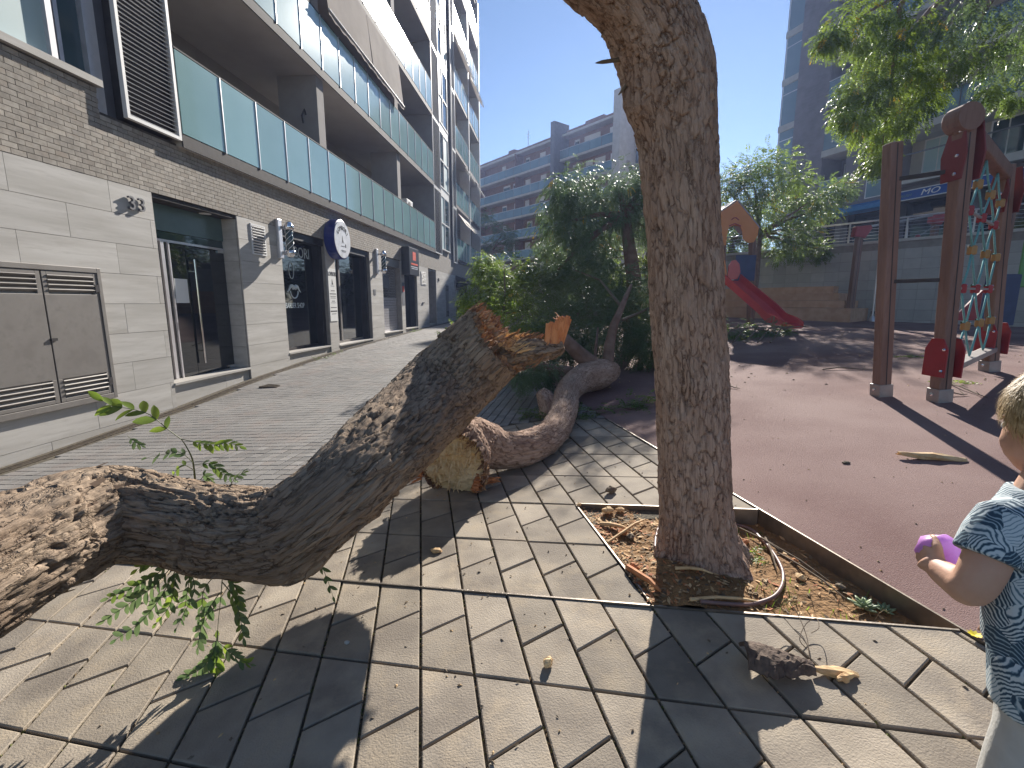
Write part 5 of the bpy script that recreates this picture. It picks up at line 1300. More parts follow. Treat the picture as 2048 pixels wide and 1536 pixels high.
# ---- the dark drooping tree behind the fallen crown
tb = G(1262, 640); Yt = 10.5; bs = P(1262, 700, Yt); bs.z = gz(bs.x, bs.y)
cl = []
for (x, y, r) in ((1130, 375, .35), (1165, 365, .4), (1120, 410, .42), (1160, 410, .45), (1200, 395, .5), (1235, 375, .5), (1265, 360, .45), (1295, 365, .45), (1110, 450, .42), (1150, 455, .5), (1195, 440, .5), (1240, 425, .5), (1285, 410, .5), (1320, 400, .5), (1100, 495, .35), (1130, 500, .42), (1165, 495, .45), (1115, 540, .35), (1150, 545, .4), (1185, 480, .45), (1225, 465, .4), (1200, 520, .35), (1290, 455, .35), (1345, 430, .5), (1350, 380, .4)): v = P(x, y, Yt+rgF.uniform(-.9, .9)); cl.append((v, r*1.15, Vector((rgF.uniform(-.3, .3), -.4, .1))))
top = P(1250, 430, Yt)
stree('dense dark weeping tree standing behind the heap of fallen branches', bs, top, .19, cl, 190, .26, 8, .052, ('leaf_dark', 'leaf_grey'), 51, sag=1.0, droop=.7, yellow=.006, path=[bs-Vector((0, 0, .1)), P(1268, 560, Yt), P(1258, 490, Yt), top], name='weeping_tree')
# lighter trees behind it
cl = []
for (x, y, r) in ((1190, 520, .6), (1225, 500, .6), (1210, 550, .5), (1300, 500, .6), (1330, 520, .6), (1320, 470, .6), (1290, 540, .5), (1240, 540, .5)): v = P(x, y, 15+rgF.uniform(-.8, .8)); cl.append((v, r, Vector((0, -.2, .2))))
bs = P(1300, 640, 15); bs.z = gz(bs.x, bs.y)
stree('sunlit pale green tree glimpsed behind the dark weeping tree', bs, P(1290, 520, 15), .10, cl, 70, .3, 7, .07, ('leaf_bright', 'leaf'), 52, sag=.7, yellow=.02, name='leafy_tree')
# ---- tree right of the standing trunk, behind the slide
cl = []
for (x, y, r) in ((1450, 375, .5), (1475, 355, .5), (1500, 340, .55), (1530, 330, .6), (1560, 325, .55), (1470, 395, .5), (1510, 375, .5), (1550, 365, .55), (1590, 360, .4), (1560, 400, .6), (1600, 395, .6), (1640, 390, .55), (1670, 385, .4), (1530, 430, .6), (1580, 435, .6), (1620, 425, .55), (1655, 415, .45), (1540, 470, .5), (1580, 475, .55), (1610, 460, .5), (1560, 500, .4), (1600, 500, .4), (1640, 500, .25), (1520, 405, .5), (1690, 378, .25)): v = P(x, y, 16.0+rgF.uniform(-1.0, 1.0)); cl.append((v, r, Vector((rgF.uniform(-.3, .3), -.2, .1))))
bs = P(1500, 640, 16.4); bs.z = gz(bs.x, bs.y)
stree('broad green tree with yellow leaves behind the orange roofed playhouse', bs, P(1520, 470, 16.2), .12, cl, 125, .34, 7, .075, ('leaf', 'leaf_bright'), 53, sag=.6, droop=.2, yellow=.015, limbn=14, name='leafy_tree')
# ---- boughs hanging in from a tree standing out to the right
cl = []; cl_b = []
for (x, y, r) in ((1670, 60, .3), (1700, 30, .4), (1740, 10, .45), (1790, 20, .5), (1840, 40, .4), (1720, 70, .35), (1760, 60, .45), (1810, 80, .45), (1740, 110, .4), (1780, 120, .45), (1830, 130, .4), (1720, 160, .35), (1760, 165, .42), (1810, 170, .42), (1850, 150, .3), (1700, 190, .28), (1740, 205, .4), (1785, 210, .4), (1830, 215, .35), (1720, 240, .3), (1760, 250, .35), (1800, 245, .3), (1755, 285, .25), (1765, 315, .18), (1740, 325, .14), (1860, 190, .25), (1690, 225, .2), (1655, 75, .15), (1880, 90, .25)): v = P(x, y, 7.4+rgF.uniform(-.5, .5)); cl.append((v, r*.62, Vector((rgF.uniform(-.3, .3), -.1, -.2))))
for (x, y, r) in ((1900, 30, .35), (1940, 60, .4), (1980, 20, .4), (2020, 60, .4), (1960, 110, .4), (2000, 140, .4), (2040, 110, .4), (1920, 120, .3), (1985, 175, .2), (2060, 40, .4), (2030, 190, .15), (1950, -20, .4), (2080, 130, .4)): v = P(x, y, 6.6+rgF.uniform(-.5, .5)); cl_b.append((v, r*.6, Vector((rgF.uniform(-.3, .3), 0, -.2))))
bs = Vector((9.6, 7.6, gz(9.6, 7.6))); top = Vector((8.6, 7.4, 7.6))
ht = stree('tree with long drooping boughs hanging in over the climbing frame from the right', bs, top, .2, cl, 66, .24, 8, .05, ('leaf_bright', 'leaf'), 54, sag=1.0, droop=.6, yellow=.012, limbn=0, name='drooping_tree')
crown(ht, 'crown', cl_b, 48, .24, 8, .045, ('leaf_grey', 'leaf'), 55, sag=1.0, droop=.6)
for pts in ([top, P(1850, -40, 7.4), P(1800, 60, 7.4), P(1780, 180, 7.4), P(1765, 290, 7.4)], [top, P(1900, -60, 7.2), P(1760, 10, 7.4), P(1690, 60, 7.4)], [top, P(2000, -20, 6.8), P(1960, 80, 6.6)], [top, P(1860, 20, 7.3), P(1840, 130, 7.4), P(1830, 200, 7.4)]):
    b = MB(); b.tube([Vector(p[:3]) for p in catmull([tuple(p) for p in pts], 6)], [.05-.045*i/((len(pts)-1)*6) for i in range((len(pts)-1)*6+1)], 6); obj('branch', b, M_['smooth_bark'], ht)
cl = [(Vector((8.6+rgF.uniform(-1.6, 2), 7.4+rgF.uniform(-1.0, 2), 8.2+rgF.uniform(-.6, 1.2))), .6, Vector((0, 0, .3))) for _ in range(16)]
crown(ht, 'crown', cl, 50, .28, 7, .06, ('leaf', 'leaf_bright'), 56, sag=.9)
# ---- evergreens far down the street and along the terrace
for k, (x, y, Y, w, h, lab, mt) in enumerate(((985, 500, 38, 1.9, 3.4, 'dark evergreen at the far corner of the left building', ('leaf_dark',)), (1465, 480, 22, 1.6, 2.0, 'sunlit shrub seen through the playhouse opening', ('leaf_bright', 'leaf')), (1420, 500, 24, 2.2, 2.2, 'green shrub on the terrace hidden partly by the standing trunk', ('leaf', 'leaf_dark')), (1170, 570, 26, 4.0, 1.8, 'hedge like shrubs across the end of the street', ('leaf', 'leaf_dark')))):
    c = P(x, y, Y); rg = random.Random(700+k); cl = clumps(rg, c, (w, w*.7, h), 26, .5); bs = Vector((c.x, c.y, gz(c.x, c.y) if k in (0, 3) else WT+ZC-.15))
    stree(lab, bs, c, .14, cl, 55, .4, 6, .11, mt, 710+k, sag=.5, limbn=6, name='evergreen_tree' if k == 0 else 'shrub')
# ---- cut branches heaped under the slide
cl = []
for (x, y, Y, r) in ((1455, 668, 10.4, .28), (1480, 672, 10.2, .3), (1505, 668, 10.2, .3), (1530, 665, 10.2, .25), (1550, 668, 10.2, .2), (1568, 668, 10.3, .15), (1465, 684, 9.9, .22), (1500, 684, 9.9, .2), (1430, 672, 10.3, .3)): cl.append(pc(x, y, Y, r))
s = thing('branch_heap', 'dark heap of cut leafy branches in front of the red slide', 'branches', G(1490, 690)); crown(s, 'foliage', cl, 80, .24, 7, .05, ('leaf_dark', 'leaf'), 61, sag=.8, yellow=.01)
for k in range(5):
    b = MB(); a = G(1440+k*25, 690); b.tube([a+Vector((0, 0, .05)), a+Vector((.3, .2, .3)), a+Vector((.7, .1, .35))], [.018, .014, .006], 6); obj('branch', b, M_['twig'], s)
# ================================================================== PLAYGROUND
mm('post_wood', (.20, .115, .085), (.27, .165, .125), scale=7, rough=.75, bump=.3, bscale=50, stretch=(1, 1, .12), c3=(.14, .075, .055), s3=20, f3=.6)
mm('plastic_red_backlit', (.17, .028, .03), (.20, .035, .035), rough=.6); mm('plastic_red', (.30, .022, .028), (.35, .03, .035), rough=.5); mm('plastic_yellow', (.34, .19, .06), (.40, .23, .07), rough=.5)  # the darker red puts the upper brackets' backlit shade into their colour
mm('plastic_green', (.12, .32, .09), (.15, .36, .11), rough=.5); mm('panel_orange', (.62, .22, .05), (.68, .26, .07), scale=3, rough=.5, bump=.05)
mm('panel_blue', (.03, .045, .12), (.04, .06, .15), rough=.5); mm('rope', (.12, .34, .36), (.18, .42, .44), scale=80, rough=.9, bump=.6, bscale=300, bdist=.003)
mm('shoe_metal', (.34, .31, .30), (.42, .39, .38), scale=10, rough=.5, metal=.5); mm('slide_red', (.52, .04, .05), (.58, .06, .06), scale=3, rough=.22, spec=.6)
mm('grey_roof', (.30, .28, .30), (.36, .34, .36), rough=.7)
def post(root, a, b, w=.115, shoe=True, kind='post'):
    a = Vector(a); b = Vector(b); d = (b-a).normalized()
    m = MB(); m.bar(a+d*(.06 if shoe else -.15), b, w, w, up=(0, 1, 0)); o = obj(kind, m, M_['post_wood'], root, bevel=.012)
    for k in (-1, 1):
        x = d.cross(Vector((0, 1, 0))).normalized(); y = x.cross(d)
    m = MB(); m.bar(a+d*.10-y*0+Vector((0, -w/2-.001, 0)), b-d*.02+Vector((0, -w/2-.001, 0)), .008, .004, up=(0, 1, 0)); obj('groove', m, M_['dark_metal'], o)
    if shoe:
        m = MB(); m.bar(a-d*.02, a+d*.13, w+.022, w+.022, up=(0, 1, 0)); s = obj('metal_shoe', m, M_['shoe_metal'], o, bevel=.006)
        m = MB()
        for sx in (-1, 1): m.lathe(a+d*.07+Vector((sx*(w/2+.011), 0, 0)), (sx, 0, 0), [(.016, 0), (.016, .012), (.006, .018)], 8)
        obj('bolts', m, M_['chrome'], o)
    return o
b1 = G(1762, 792); b2 = G(1878, 803); b3 = G(1978, 742)
t1 = P(1786, 286, b1.y-.03); t2 = P(1932, 224, b2.y-.05); t3 = P(2012, 330, b3.y-.1)
fr_ = thing('climbing_frame', 'timber climbing frame with blue rope net and ladder bars near the child', 'climbing frame', b2)
for a, b in ((b1, t1), (b2, t2), (b3, t3)): post(fr_, a, b, .118)
def mix(a, b, t): return Vector(a).lerp(Vector(b), t)
# head beam with rounded cap plates
hb = MB(); hb.bar(mix(b2, t2, .955), mix(b3, t3, .96), .12, .14, ov=.06); obj('beam', hb, M_['post_wood'], fr_, bevel=.02)
cap = MB(); cc = mix(b2, t2, .985); cap.lathe(cc+Vector((-.02, .085, -.02)), (0, -1, 0), [(.11, 0), (.115, .01), (.115, .16), (.11, .17)], 18); obj('beam_cap', cap, M_['post_wood'], fr_)
for bb, tt in ((b2, t2), (b3, t3)):
    for sx in (-1, 1):
        c0 = mix(bb, tt, .78)+Vector((sx*.072, 0, 0)); q = MB()
        q.prism([c0+Vector((0, -.10, .0)), c0+Vector((0, .10, .0)), c0+Vector((0, .13, .22)), c0+Vector((0, .06, .48)), c0+Vector((0, -.06, .48)), c0+Vector((0, -.12, .22))], (sx*.014, 0, 0)); o = obj('red_bracket', q, M_['plastic_red_backlit'], fr_, bevel=.004)
        q = MB()
        for dz in (.05, .2, .40): q.ball(c0+Vector((sx*.02, -.04, dz)), .017, 8)
        obj('bolts', q, M_['chrome'], o)
        c0 = mix(bb, tt, .12)+Vector((sx*.072, 0, 0)); q = MB()
        q.prism([c0+Vector((0, -.12, -.06)), c0+Vector((0, .12, -.06)), c0+Vector((0, .12, .2)), c0+Vector((0, .06, .30)), c0+Vector((0, -.06, .30)), c0+Vector((0, -.12, .2))], (sx*.014, 0, 0)); o = obj('red_panel', q, M_['plastic_red'], fr_, bevel=.004)
        q = MB(); q.ball(c0+Vector((sx*.02, -.09, .0)), .016, 8); q.ball(c0+Vector((sx*.02, -.09, .2)), .016, 8); obj('bolts', q, M_['chrome'], o)
# bottom plank
q = MB(); q.bar(mix(b2, t2, .115), mix(b3, t3, .115), .12, .055); obj('foot_plank', q, M_['shoe_metal'], fr_, bevel=.006)
# ladder bars between the two near posts
for f in (.475, .865):
    q = MB(); q.bar(mix(b1, t1, f*1.0), mix(b2, t2, f*.945), .035, .035); obj('ladder_bar', q, M_['dark_metal'], fr_, bevel=.004)
# rope net with coloured joints
def Nq(u, v): return mix(mix(b2, t2, .13+.80*v), mix(b3, t3, .13+.80*v), u)
rows = [0, .17, .36, .55, .72, .86, 1.0]
ropes = []
for r in range(6):
    ev = r % 2 == 0
    us = (.22, .5, .8) if ev else (.08, .36, .66, .93); un = (.08, .36, .66, .93) if ev else (.22, .5, .8)
    for u in us:
        for w in un:
            if abs(u-w) < .19: ropes.append((Nq(u, rows[r]), Nq(w, rows[r+1])))
for a, b in ropes:
    q = MB(); q.tube([a, a.lerp(b, .5)+Vector((rnd.uniform(-.012, .012), 0, -.008)), b], .0095, 6); obj('rope', q, M_['rope'], fr_, smooth=True)
for r in range(1, 6):
    for u in ((.22, .5, .8) if r % 2 == 0 else (.08, .36, .66, .93)):
        c = Nq(u, rows[r]); q = MB(); q.box(c.x-.032, c.x+.032, c.y-.03, c.y+.03, c.z-.045, c.z+.045); o = obj('rope_joint', q, M_['plastic_yellow' if r % 2 else 'plastic_red'], fr_, bevel=.014)
        q = MB(); q.lathe(c+Vector((-.045, -.0, .035)), (1, 0, 0), [(.012, 0), (.012, .09)], 8); obj('bolts', q, M_['chrome'], o)
for v in (.36, .72):
    q = MB(); q.bar(Nq(.15, v), Nq(.93, v), .02, .02); obj('net_bar', q, M_['shoe_metal'], fr_)
# second frame far behind: red headed posts, chains with seats, silver poles
p1 = G(1697, 644); p2 = P(1848, 640, p1.y+1.0); p2.z = gz(p2.x, p2.y)
q1 = P(1720, 462, p1.y); q2 = P(1872, 436, p2.y)
bf = thing('balance_frame', 'rope and pole play frame with red topped dark posts at the back of the playground', 'play frame', p1)
for a, b in ((p1, q1), (p2, q2)):
    post(bf, a, b, .16, shoe=False)
    q = MB(); c = b; q.prism([c+Vector((-.20, -.1, -.16)), c+Vector((.12, -.1, -.22)), c+Vector((.30, -.1, .06)), c+Vector((.26, -.1, .16)), c+Vector((-.18, -.1, .12))], (0, .2, 0)); obj('red_cap', q, M_['plastic_red'], bf, bevel=.02)
q = MB(); q.tube([q1+Vector((.1, 0, .1)), q2+Vector((0, 0, .1))], .03, 8); obj('top_rail', q, M_['aluminium'], bf)
for (xa, ya, xb, yb) in ((1764, 458, 1744, 640), (1815, 452, 1797, 640)):
    a = P(xa, ya, p1.y+.3); b = P(xb, yb, p1.y+.3); b.z = gz(b.x, b.y); q = MB(); q.tube([a, b], .028, 8); o = obj('climbing_pole', q, M_['aluminium'], bf)
    q = MB(); q.lathe(b, (0, 0, 1), [(.12, 0), (.12, .02), (.05, .16), (.04, .18)], 10); obj('pole_foot', q, M_['aluminium'], o)
for k in range(4):
    a = mix(p1, q1, .30+.17*k)+Vector((.9, .2, 0)); b = mix(p2, q2, .42+.17*k); q = MB(); pts = [mix(a, b, t/6)-Vector((0, 0, .12*math.sin(math.pi*t/6))) for t in range(7)]; q.tube(pts, .016, 6); o = obj('rope', q, M_['shoe_metal'], bf)
    q = MB()
    for t in (2, 4): q.ball(pts[t], .07, 8)
    obj('foot_knob', q, M_['plastic_red'], o)
for k in range(2):
    a = p2+Vector((.55+.9*k, .6, 0)); a.z = gz(a.x, a.y); q = MB(); q.box(-.14, .14, -.03, .03, .05, 2.1, Matrix.Translation(a)); obj('green_board', q, M_['plastic_green'], bf, bevel=.03)
q = MB(); q.bar(p1+Vector((1, .4, .28)), p2+Vector((2.5, .2, .28)), .1, .08); obj('low_beam', q, M_['dark_metal'], bf)
# climbing wall in the dark behind the net: blue panel on its post
pw = P(1996, 560, 9.6); pw.z = gz(pw.x, pw.y)
tw = thing('play_panel', 'dark blue play panel on timber posts behind the rope net', 'play panel', pw)
post(tw, pw, pw+Vector((0, 0, 2.5)), .14, shoe=False)
q = MB(); q.box(-.35, .35, -.12, -.08, .25, 1.25, Matrix.Translation(pw)); obj('blue_panel', q, M_['panel_blue'], tw, bevel=.02); q = MB(); q.prism([pw+Vector((-.9, -.1, .35)), pw+Vector((-.36, -.1, .35)), pw+Vector((-.36, -.1, .95))], (0, .04, 0)); obj('red_gusset', q, M_['plastic_red'], tw); q = MB(); q.box(.3, .62, -.1, -.06, 1.0, 1.9, Matrix.Translation(pw)); obj('green_panel', q, M_['plastic_green'], tw, bevel=.02)
# ---- playhouse with slide
Yh = 13.0
hc = P(1470, 640, Yh); hz = gz(hc.x, hc.y); ph_ = thing('playhouse', 'playhouse tower with orange gable roof, dark posts and red slide', 'playhouse', (hc.x, hc.y, hz))
def H(x, y, dy=0): return P(x, y, Yh+dy)
S_ = Yh/946
# front gable board (outline traced from the survey, 40 mm thick) with arched opening
def gable(dy, m_, nm):
    out = [(1434, 455), (1436, 428), (1475, 402), (1518, 455), (1515, 472), (1508, 484), (1498, 486), (1487, 478), (1485, 462), (1481, 453), (1470, 450), (1458, 455), (1454, 470), (1452, 490), (1440, 492), (1434, 478)]
    q = MB(); q.prism([H(x, y, dy) for x, y in out], (0, .04, 0)); return obj(nm, q, M_[m_], ph_)
g1 = gable(0, 'panel_orange', 'front_gable'); gable(1.15, 'panel_orange', 'rear_gable')
q = MB(); q.tube([H(1463, 440, -.012), H(1467, 436, -.012), H(1472, 435, -.012), H(1478, 440, -.012)], .012, 6); q.tube([H(1458, 452, -.012), H(1470, 447, -.012), H(1482, 452, -.012)], .015, 6); obj('cut_groove', q, M_['plastic_red'], ph_)
for (xa, ya, xb, yb) in ((1475, 401, 1432, 431), (1475, 401, 1519, 456)):
    a, b = H(xa, ya, .03), H(xb, yb, .03); q = MB(); d = (b-a); nrm = Vector((-d.z, 0, d.x)).normalized(); nrm = nrm if nrm.z > 0 else -nrm
    q.prism([a+nrm*.005, b+nrm*.005, b+nrm*.03, a+nrm*.03], (0, 1.15, 0)); obj('roof_panel', q, M_['grey_roof'], ph_)
for x, dy in ((1447, .1), (1507, .1), (1445, 1.1), (1503, 1.1)):
    a = H(x-4, 640, dy); a.z = hz-.05; post(ph_, a, H(x, 478, dy), .12, shoe=False)
# platform, side boards, upper guard panels
pz = P(1470, 560, Yh).z
q = MB(); a = H(1446, 560, .05); b = H(1506, 560, .05); q.box(a.x, b.x, Yh+.05, Yh+1.15, pz-.10, pz); obj('platform', q, M_['post_wood'], ph_)
q = MB(); q.box(H(1470, 560).x, b.x+.02, Yh+.02, Yh+.06, pz-.02, P(1470, 510, Yh).z); obj('guard_panel', q, M_['panel_blue'], ph_)
q = MB(); q.prism([H(1455, 560, -.03), H(1458, 530, -.03), H(1464, 521, -.03), H(1472, 520, -.03), H(1479, 528, -.03), H(1481, 545, -.03), H(1475, 558, -.03)], (0, .04, 0)); obj('slide_hood', q, M_['slide_red'], ph_)
q = MB(); q.prism([H(1438, 572, -.02), H(1438, 522, -.02), H(1450, 520, -.02), H(1454, 545, -.02), H(1450, 572, -.02)], (0, .04, 0)); obj('side_panel', q, M_['panel_orange'], ph_)
q = MB(); q.box(a.x-.02, a.x+.02, Yh+.08, Yh+1.12, pz, P(1470, 512, Yh).z); q.box(b.x-.02, b.x+.02, Yh+.08, Yh+1.12, pz, P(1470, 512, Yh).z); obj('guard_boards', q, M_['panel_blue'], ph_)
# slide trough running down towards the camera and right
sa = H(1462, 561, -.02); sl_end = G(1580, 664); sl_end.z += .20
dirh = Vector((sl_end.x-sa.x, sl_end.y-sa.y, 0)); Ls = dirh.length; dirh.normalize(); sd_ = Vector((-dirh.y, dirh.x, 0))
prof = []
for i in range(29):
    t = i/28; z = sa.z+(sl_end.z-.02-sa.z)*min(1, (t/.80)) if t < .80 else sl_end.z-.02
    k = sst(.62, .92, t); zl = sa.z+(sl_end.z-sa.z)*(t/.82); z = max(zl, sl_end.z)*(1-k)+(sl_end.z+.0)*k if t < .95 else sl_end.z-.06*(t-.95)/.05
    prof.append(Vector((sa.x, sa.y, 0))+dirh*(Ls*t*1.04)+Vector((0, 0, z)))
cs = [(-.25, .19), (-.255, .17), (-.23, .02), (-.20, .0), (0, -.012), (.20, .0), (.23, .02), (.255, .17), (.25, .19), (.285, .19), (.285, -.03), (.22, -.06), (-.22, -.06), (-.285, -.03), (-.285, .19)]
q = MB(); rr = []
for i, p in enumerate(prof):
    f = 1-.55*sst(.8, 1, i/28); rr.append([q.pt(p+sd_*c[0]+Vector((0, 0, c[1]*(f if c[1] > 0 else 1)))) for c in cs])
for a_, b_ in zip(rr[:-1], rr[1:]):
    for k in range(len(cs)): q.face((a_[k], a_[(k+1) % len(cs)], b_[(k+1) % len(cs)], b_[k]))
q.face(rr[0][::-1]); q.face(rr[-1]); obj('slide', q, M_['slide_red'], ph_, smooth=False)
q = MB(); c = prof[-4]; q.bar(Vector((c.x, c.y, gz(c.x, c.y)-.05)), c, .08); obj('slide_foot', q, M_['dark_metal'], ph_)
q = MB(); q.prism([H(1450, 575, -.04), H(1442, 590, -.04), H(1446, 560, -.04), H(1454, 562, -.04)], (0, .03, 0)); obj('yellow_trim', q, M_['plastic_yellow'], ph_)
# ================================================================== THE CHILD
mm('skin', (.50, .28, .19), (.63, .38, .27), scale=9, rough=.55, spec=.35, bump=.15, bscale=220, bdist=.002, c3=(.62, .30, .22), s3=20, f3=.35); mm('hair', (.36, .24, .10), (.62, .47, .26), scale=60, rough=.55); mm('shirt', (.58, .66, .68), (.62, .70, .72), scale=4, rough=.9)
mm('shorts', (.50, .49, .46), (.56, .55, .52), scale=30, rough=.95, bump=.3, bscale=120); mm('balloon', (.62, .32, .72), (.72, .42, .80), scale=6, rough=.35, transl=.35); mm('shoe', (.08, .09, .14), (.1, .11, .17), rough=.7)
mm('eye_white', (.75, .74, .72), rough=.3); mm('eye_dark', (.05, .035, .02), rough=.2)
# palm leaf print on the shirt
m = M_['shirt']; N = m.node_tree.nodes; L = m.node_tree.links; bs_ = N['Principled BSDF']
tc = N.new('ShaderNodeTexCoord'); nz = N.new('ShaderNodeTexNoise'); nz.inputs['Scale'].default_value = 9; L.new(tc.outputs['Object'], nz.inputs['Vector'])
ad = N.new('ShaderNodeVectorMath'); ad.operation = 'MULTIPLY_ADD'; L.new(nz.outputs['Color'], ad.inputs[0]); ad.inputs[1].default_value = (.06, .06, .06); L.new(tc.outputs['Object'], ad.inputs[2])
vz = N.new('ShaderNodeTexVoronoi'); vz.inputs['Scale'].default_value = 21; L.new(ad.outputs[0], vz.inputs['Vector'])
sc_ = N.new('ShaderNodeSeparateColor'); L.new(vz.outputs['Color'], sc_.inputs[0]); an_ = N.new('ShaderNodeMath'); an_.operation = 'MULTIPLY'; an_.inputs[1].default_value = 6.28; L.new(sc_.outputs[0], an_.inputs[0])
vr = N.new('ShaderNodeVectorRotate'); vr.rotation_type = 'AXIS_ANGLE'; vr.inputs['Axis'].default_value = (.55, -.83, .1); L.new(ad.outputs[0], vr.inputs['Vector']); L.new(an_.outputs[0], vr.inputs['Angle'])
wv = N.new('ShaderNodeTexWave'); wv.inputs['Scale'].default_value = 50; wv.inputs['Distortion'].default_value = 4.5; wv.inputs['Detail'].default_value = 2; L.new(vr.outputs[0], wv.inputs['Vector'])
rp = N.new('ShaderNodeValToRGB'); rp.color_ramp.elements[0].position = .30; rp.color_ramp.elements[0].color = (.035, .07, .11, 1); rp.color_ramp.elements[1].position = .62; rp.color_ramp.elements[1].color = (.58, .64, .66, 1)
e = rp.color_ramp.elements.new(.45); e.color = (.17, .27, .33, 1)
sm_ = N.new('ShaderNodeMath'); sm_.operation = 'MULTIPLY_ADD'; L.new(wv.outputs['Fac'], sm_.inputs[0]); sm_.inputs[1].default_value = .5; s2_ = N.new('ShaderNodeMath'); s2_.operation = 'MULTIPLY'; s2_.inputs[1].default_value = .5; L.new(sc_.outputs[1], s2_.inputs[0]); L.new(s2_.outputs[0], sm_.inputs[2]); L.new(sm_.outputs[0], rp.inputs[0]); L.new(rp.outputs[0], bs_.inputs['Base Color'])
def remeshed(name, mb, m_, root, voxel, smooth_it=6):
    o = obj(name, mb, m_, root); r = o.modifiers.new('r', 'REMESH'); r.mode = 'VOXEL'; r.voxel_size = voxel; r.use_smooth_shade = True
    s = o.modifiers.new('s', 'SMOOTH'); s.iterations = smooth_it; s.factor = .5
    dg = bpy.context.evaluated_depsgraph_get(); me = bpy.data.meshes.new_from_object(o.evaluated_get(dg)); o.modifiers.clear(); old = o.data; o.data = me; bpy.data.meshes.remove(old)
    me.materials.clear(); me.materials.append(m_); me.polygons.foreach_set('use_smooth', [True]*len(me.polygons)); return o
feet = Vector((1.10, .86, 0)); bz = gz(feet.x, feet.y); KX, KY = feet.x, feet.y
kid = thing('person', 'blond child in blue leaf print shirt and pale shorts standing at the right edge', 'person', (KX, KY, bz))
# measured from the survey: about 1.08 m tall, leaning away, head turned from us
headc = P(2122, 860, 1.0); sh_l = P(2008, 1030, .93); sh_r = sh_l+Vector((.225, .05, -.005)); neck = (sh_l+sh_r)/2+Vector((0, .015, .035))
hipc = Vector((1.125, .815, bz+.475))
b = MB()
fwd = Vector((-.12, .98, -.14)).normalized(); rt = fwd.cross(Vector((0, 0, 1))).normalized(); hup = rt.cross(fwd)
def hp(f, r, u): return headc+fwd*f+rt*r+hup*u
b.ball(hp(-.01, 0, .03), .092, 20, (1.0, 1.02, .98)); b.ball(hp(.03, 0, -.03), .072, 18, (.95, 1.0, 1.05)); b.ball(hp(.045, 0, -.068), .042, 14); b.ball(hp(.055, -.03, -.032), .034, 12); b.ball(hp(.055, .03, -.032), .034, 12)
b.ball(hp(.092, 0, -.022), .016, 10); b.ball(hp(.085, 0, .0), .013, 8)
b.ball(hp(.082, 0, -.052), .017, 8); 
for s in (-1, 1): b.ball(hp(-.012, s*.088, -.012), .024, 10, (.6, .7, 1.1))
b.tube([headc-hup*.05-fwd*.015, neck-Vector((0, 0, .03))], [.048, .05], 14)
# torso
def ell(c, rx, ry, n=20): return [b.pt(c+Vector((rx*math.cos(2*math.pi*k/n), ry*math.sin(2*math.pi*k/n), 0))) for k in range(n)]
cx_, cy_ = neck.x, neck.y
prof_t = [(neck.z-.005, .05, .05), (neck.z-.04, .105, .06), (neck.z-.10, .122, .075), (neck.z-.20, .115, .082), (neck.z-.30, .112, .088), (hipc.z+.05, .115, .09), (hipc.z-.03, .118, .09), (hipc.z-.08, .10, .08)]
rr = [ell(Vector((cx_+(hipc.x-cx_)*min(1, i/6), cy_+(hipc.y-cy_)*min(1, i/6), z)), rx, ry) for i, (z, rx, ry) in enumerate(prof_t)]
for r0, r1 in zip(rr[:-1], rr[1:]):
    for k in range(20): b.face((r1[k], r1[(k+1) % 20], r0[(k+1) % 20], r0[k]))
b.face(rr[0]); b.face(rr[-1][::-1])
# left arm: elbow low, forearm raised to the far left
el_ = P(1946, 1172, .90); wr = P(1868, 1132, 1.0); palm = P(1850, 1116, 1.02)
arm_l = [sh_l+Vector((.02, 0, -.02)), mix(sh_l, el_, .5)+Vector((0, -.006, 0)), el_, mix(el_, wr, .35)+Vector((-.0, 0, -.008)), wr, palm]
b.tube([Vector(p[:3]) for p in catmull([tuple(p) for p in arm_l], 5)], [.038, .038, .039, .040, .040, .040, .040, .040, .039, .038, .037, .037, .037, .036, .035, .034, .032, .030, .028, .025, .022, .023, .025, .026, .024, .016][:26], 14)
# right arm hangs at the far side
er = sh_r+Vector((.03, .01, -.19)); wr_r = er+Vector((-.02, .08, -.15)); b.tube([Vector(p[:3]) for p in catmull([tuple(sh_r-Vector((.02, 0, .02))), tuple(er), tuple(wr_r), tuple(wr_r+Vector((-.01, .02, -.05)))], 5)], [.036, .036, .035, .034, .033, .032, .032, .031, .029, .026, .022, .022, .023, .024, .022, .014], 14)
for k in range(4):
    a = wr_r+Vector((-.02+.013*k, .02, -.055)); b.tube([a, a+Vector((0, .004, -.03)), a+Vector((0, .016, -.05))], [.0075, .007, .005], 8)
a = wr_r+Vector((-.025, .02, -.02)); b.tube([a, a+Vector((-.02, .012, -.022)), a+Vector((-.02, .02, -.042))], [.008, .0075, .006], 8)
# fingers of the left hand, bent round the purple balloon
hd = (palm-wr).normalized(); hz_ = Vector((0, 0, 1)); hs = hd.cross(hz_).normalized(); hn = hs.cross(hd)
for k, (off, ln) in enumerate(((.018, .046), (.006, .052), (-.006, .048), (-.018, .038))):
    a = palm+hn*off*.9+hs*.004; p1_ = a+hd*ln*.42+hs*.006; p2_ = p1_+(hd*.35+hs*.8).normalized()*ln*.36; p3_ = p2_+(hs*.9-hd*.5).normalized()*ln*.28
    b.tube([a-hd*.012, a, p1_, p2_, p3_], [.009, .0088, .0082, .0075, .006], 8)
a = wr+hd*.012+hn*.018+hs*.006; b.tube([a-hd*.01, a+hn*.016+hd*.012+hs*.01, a+hn*.018+hd*.032+hs*.024, a+hn*.012+hd*.044+hs*.034], [.011, .010, .009, .007], 8)
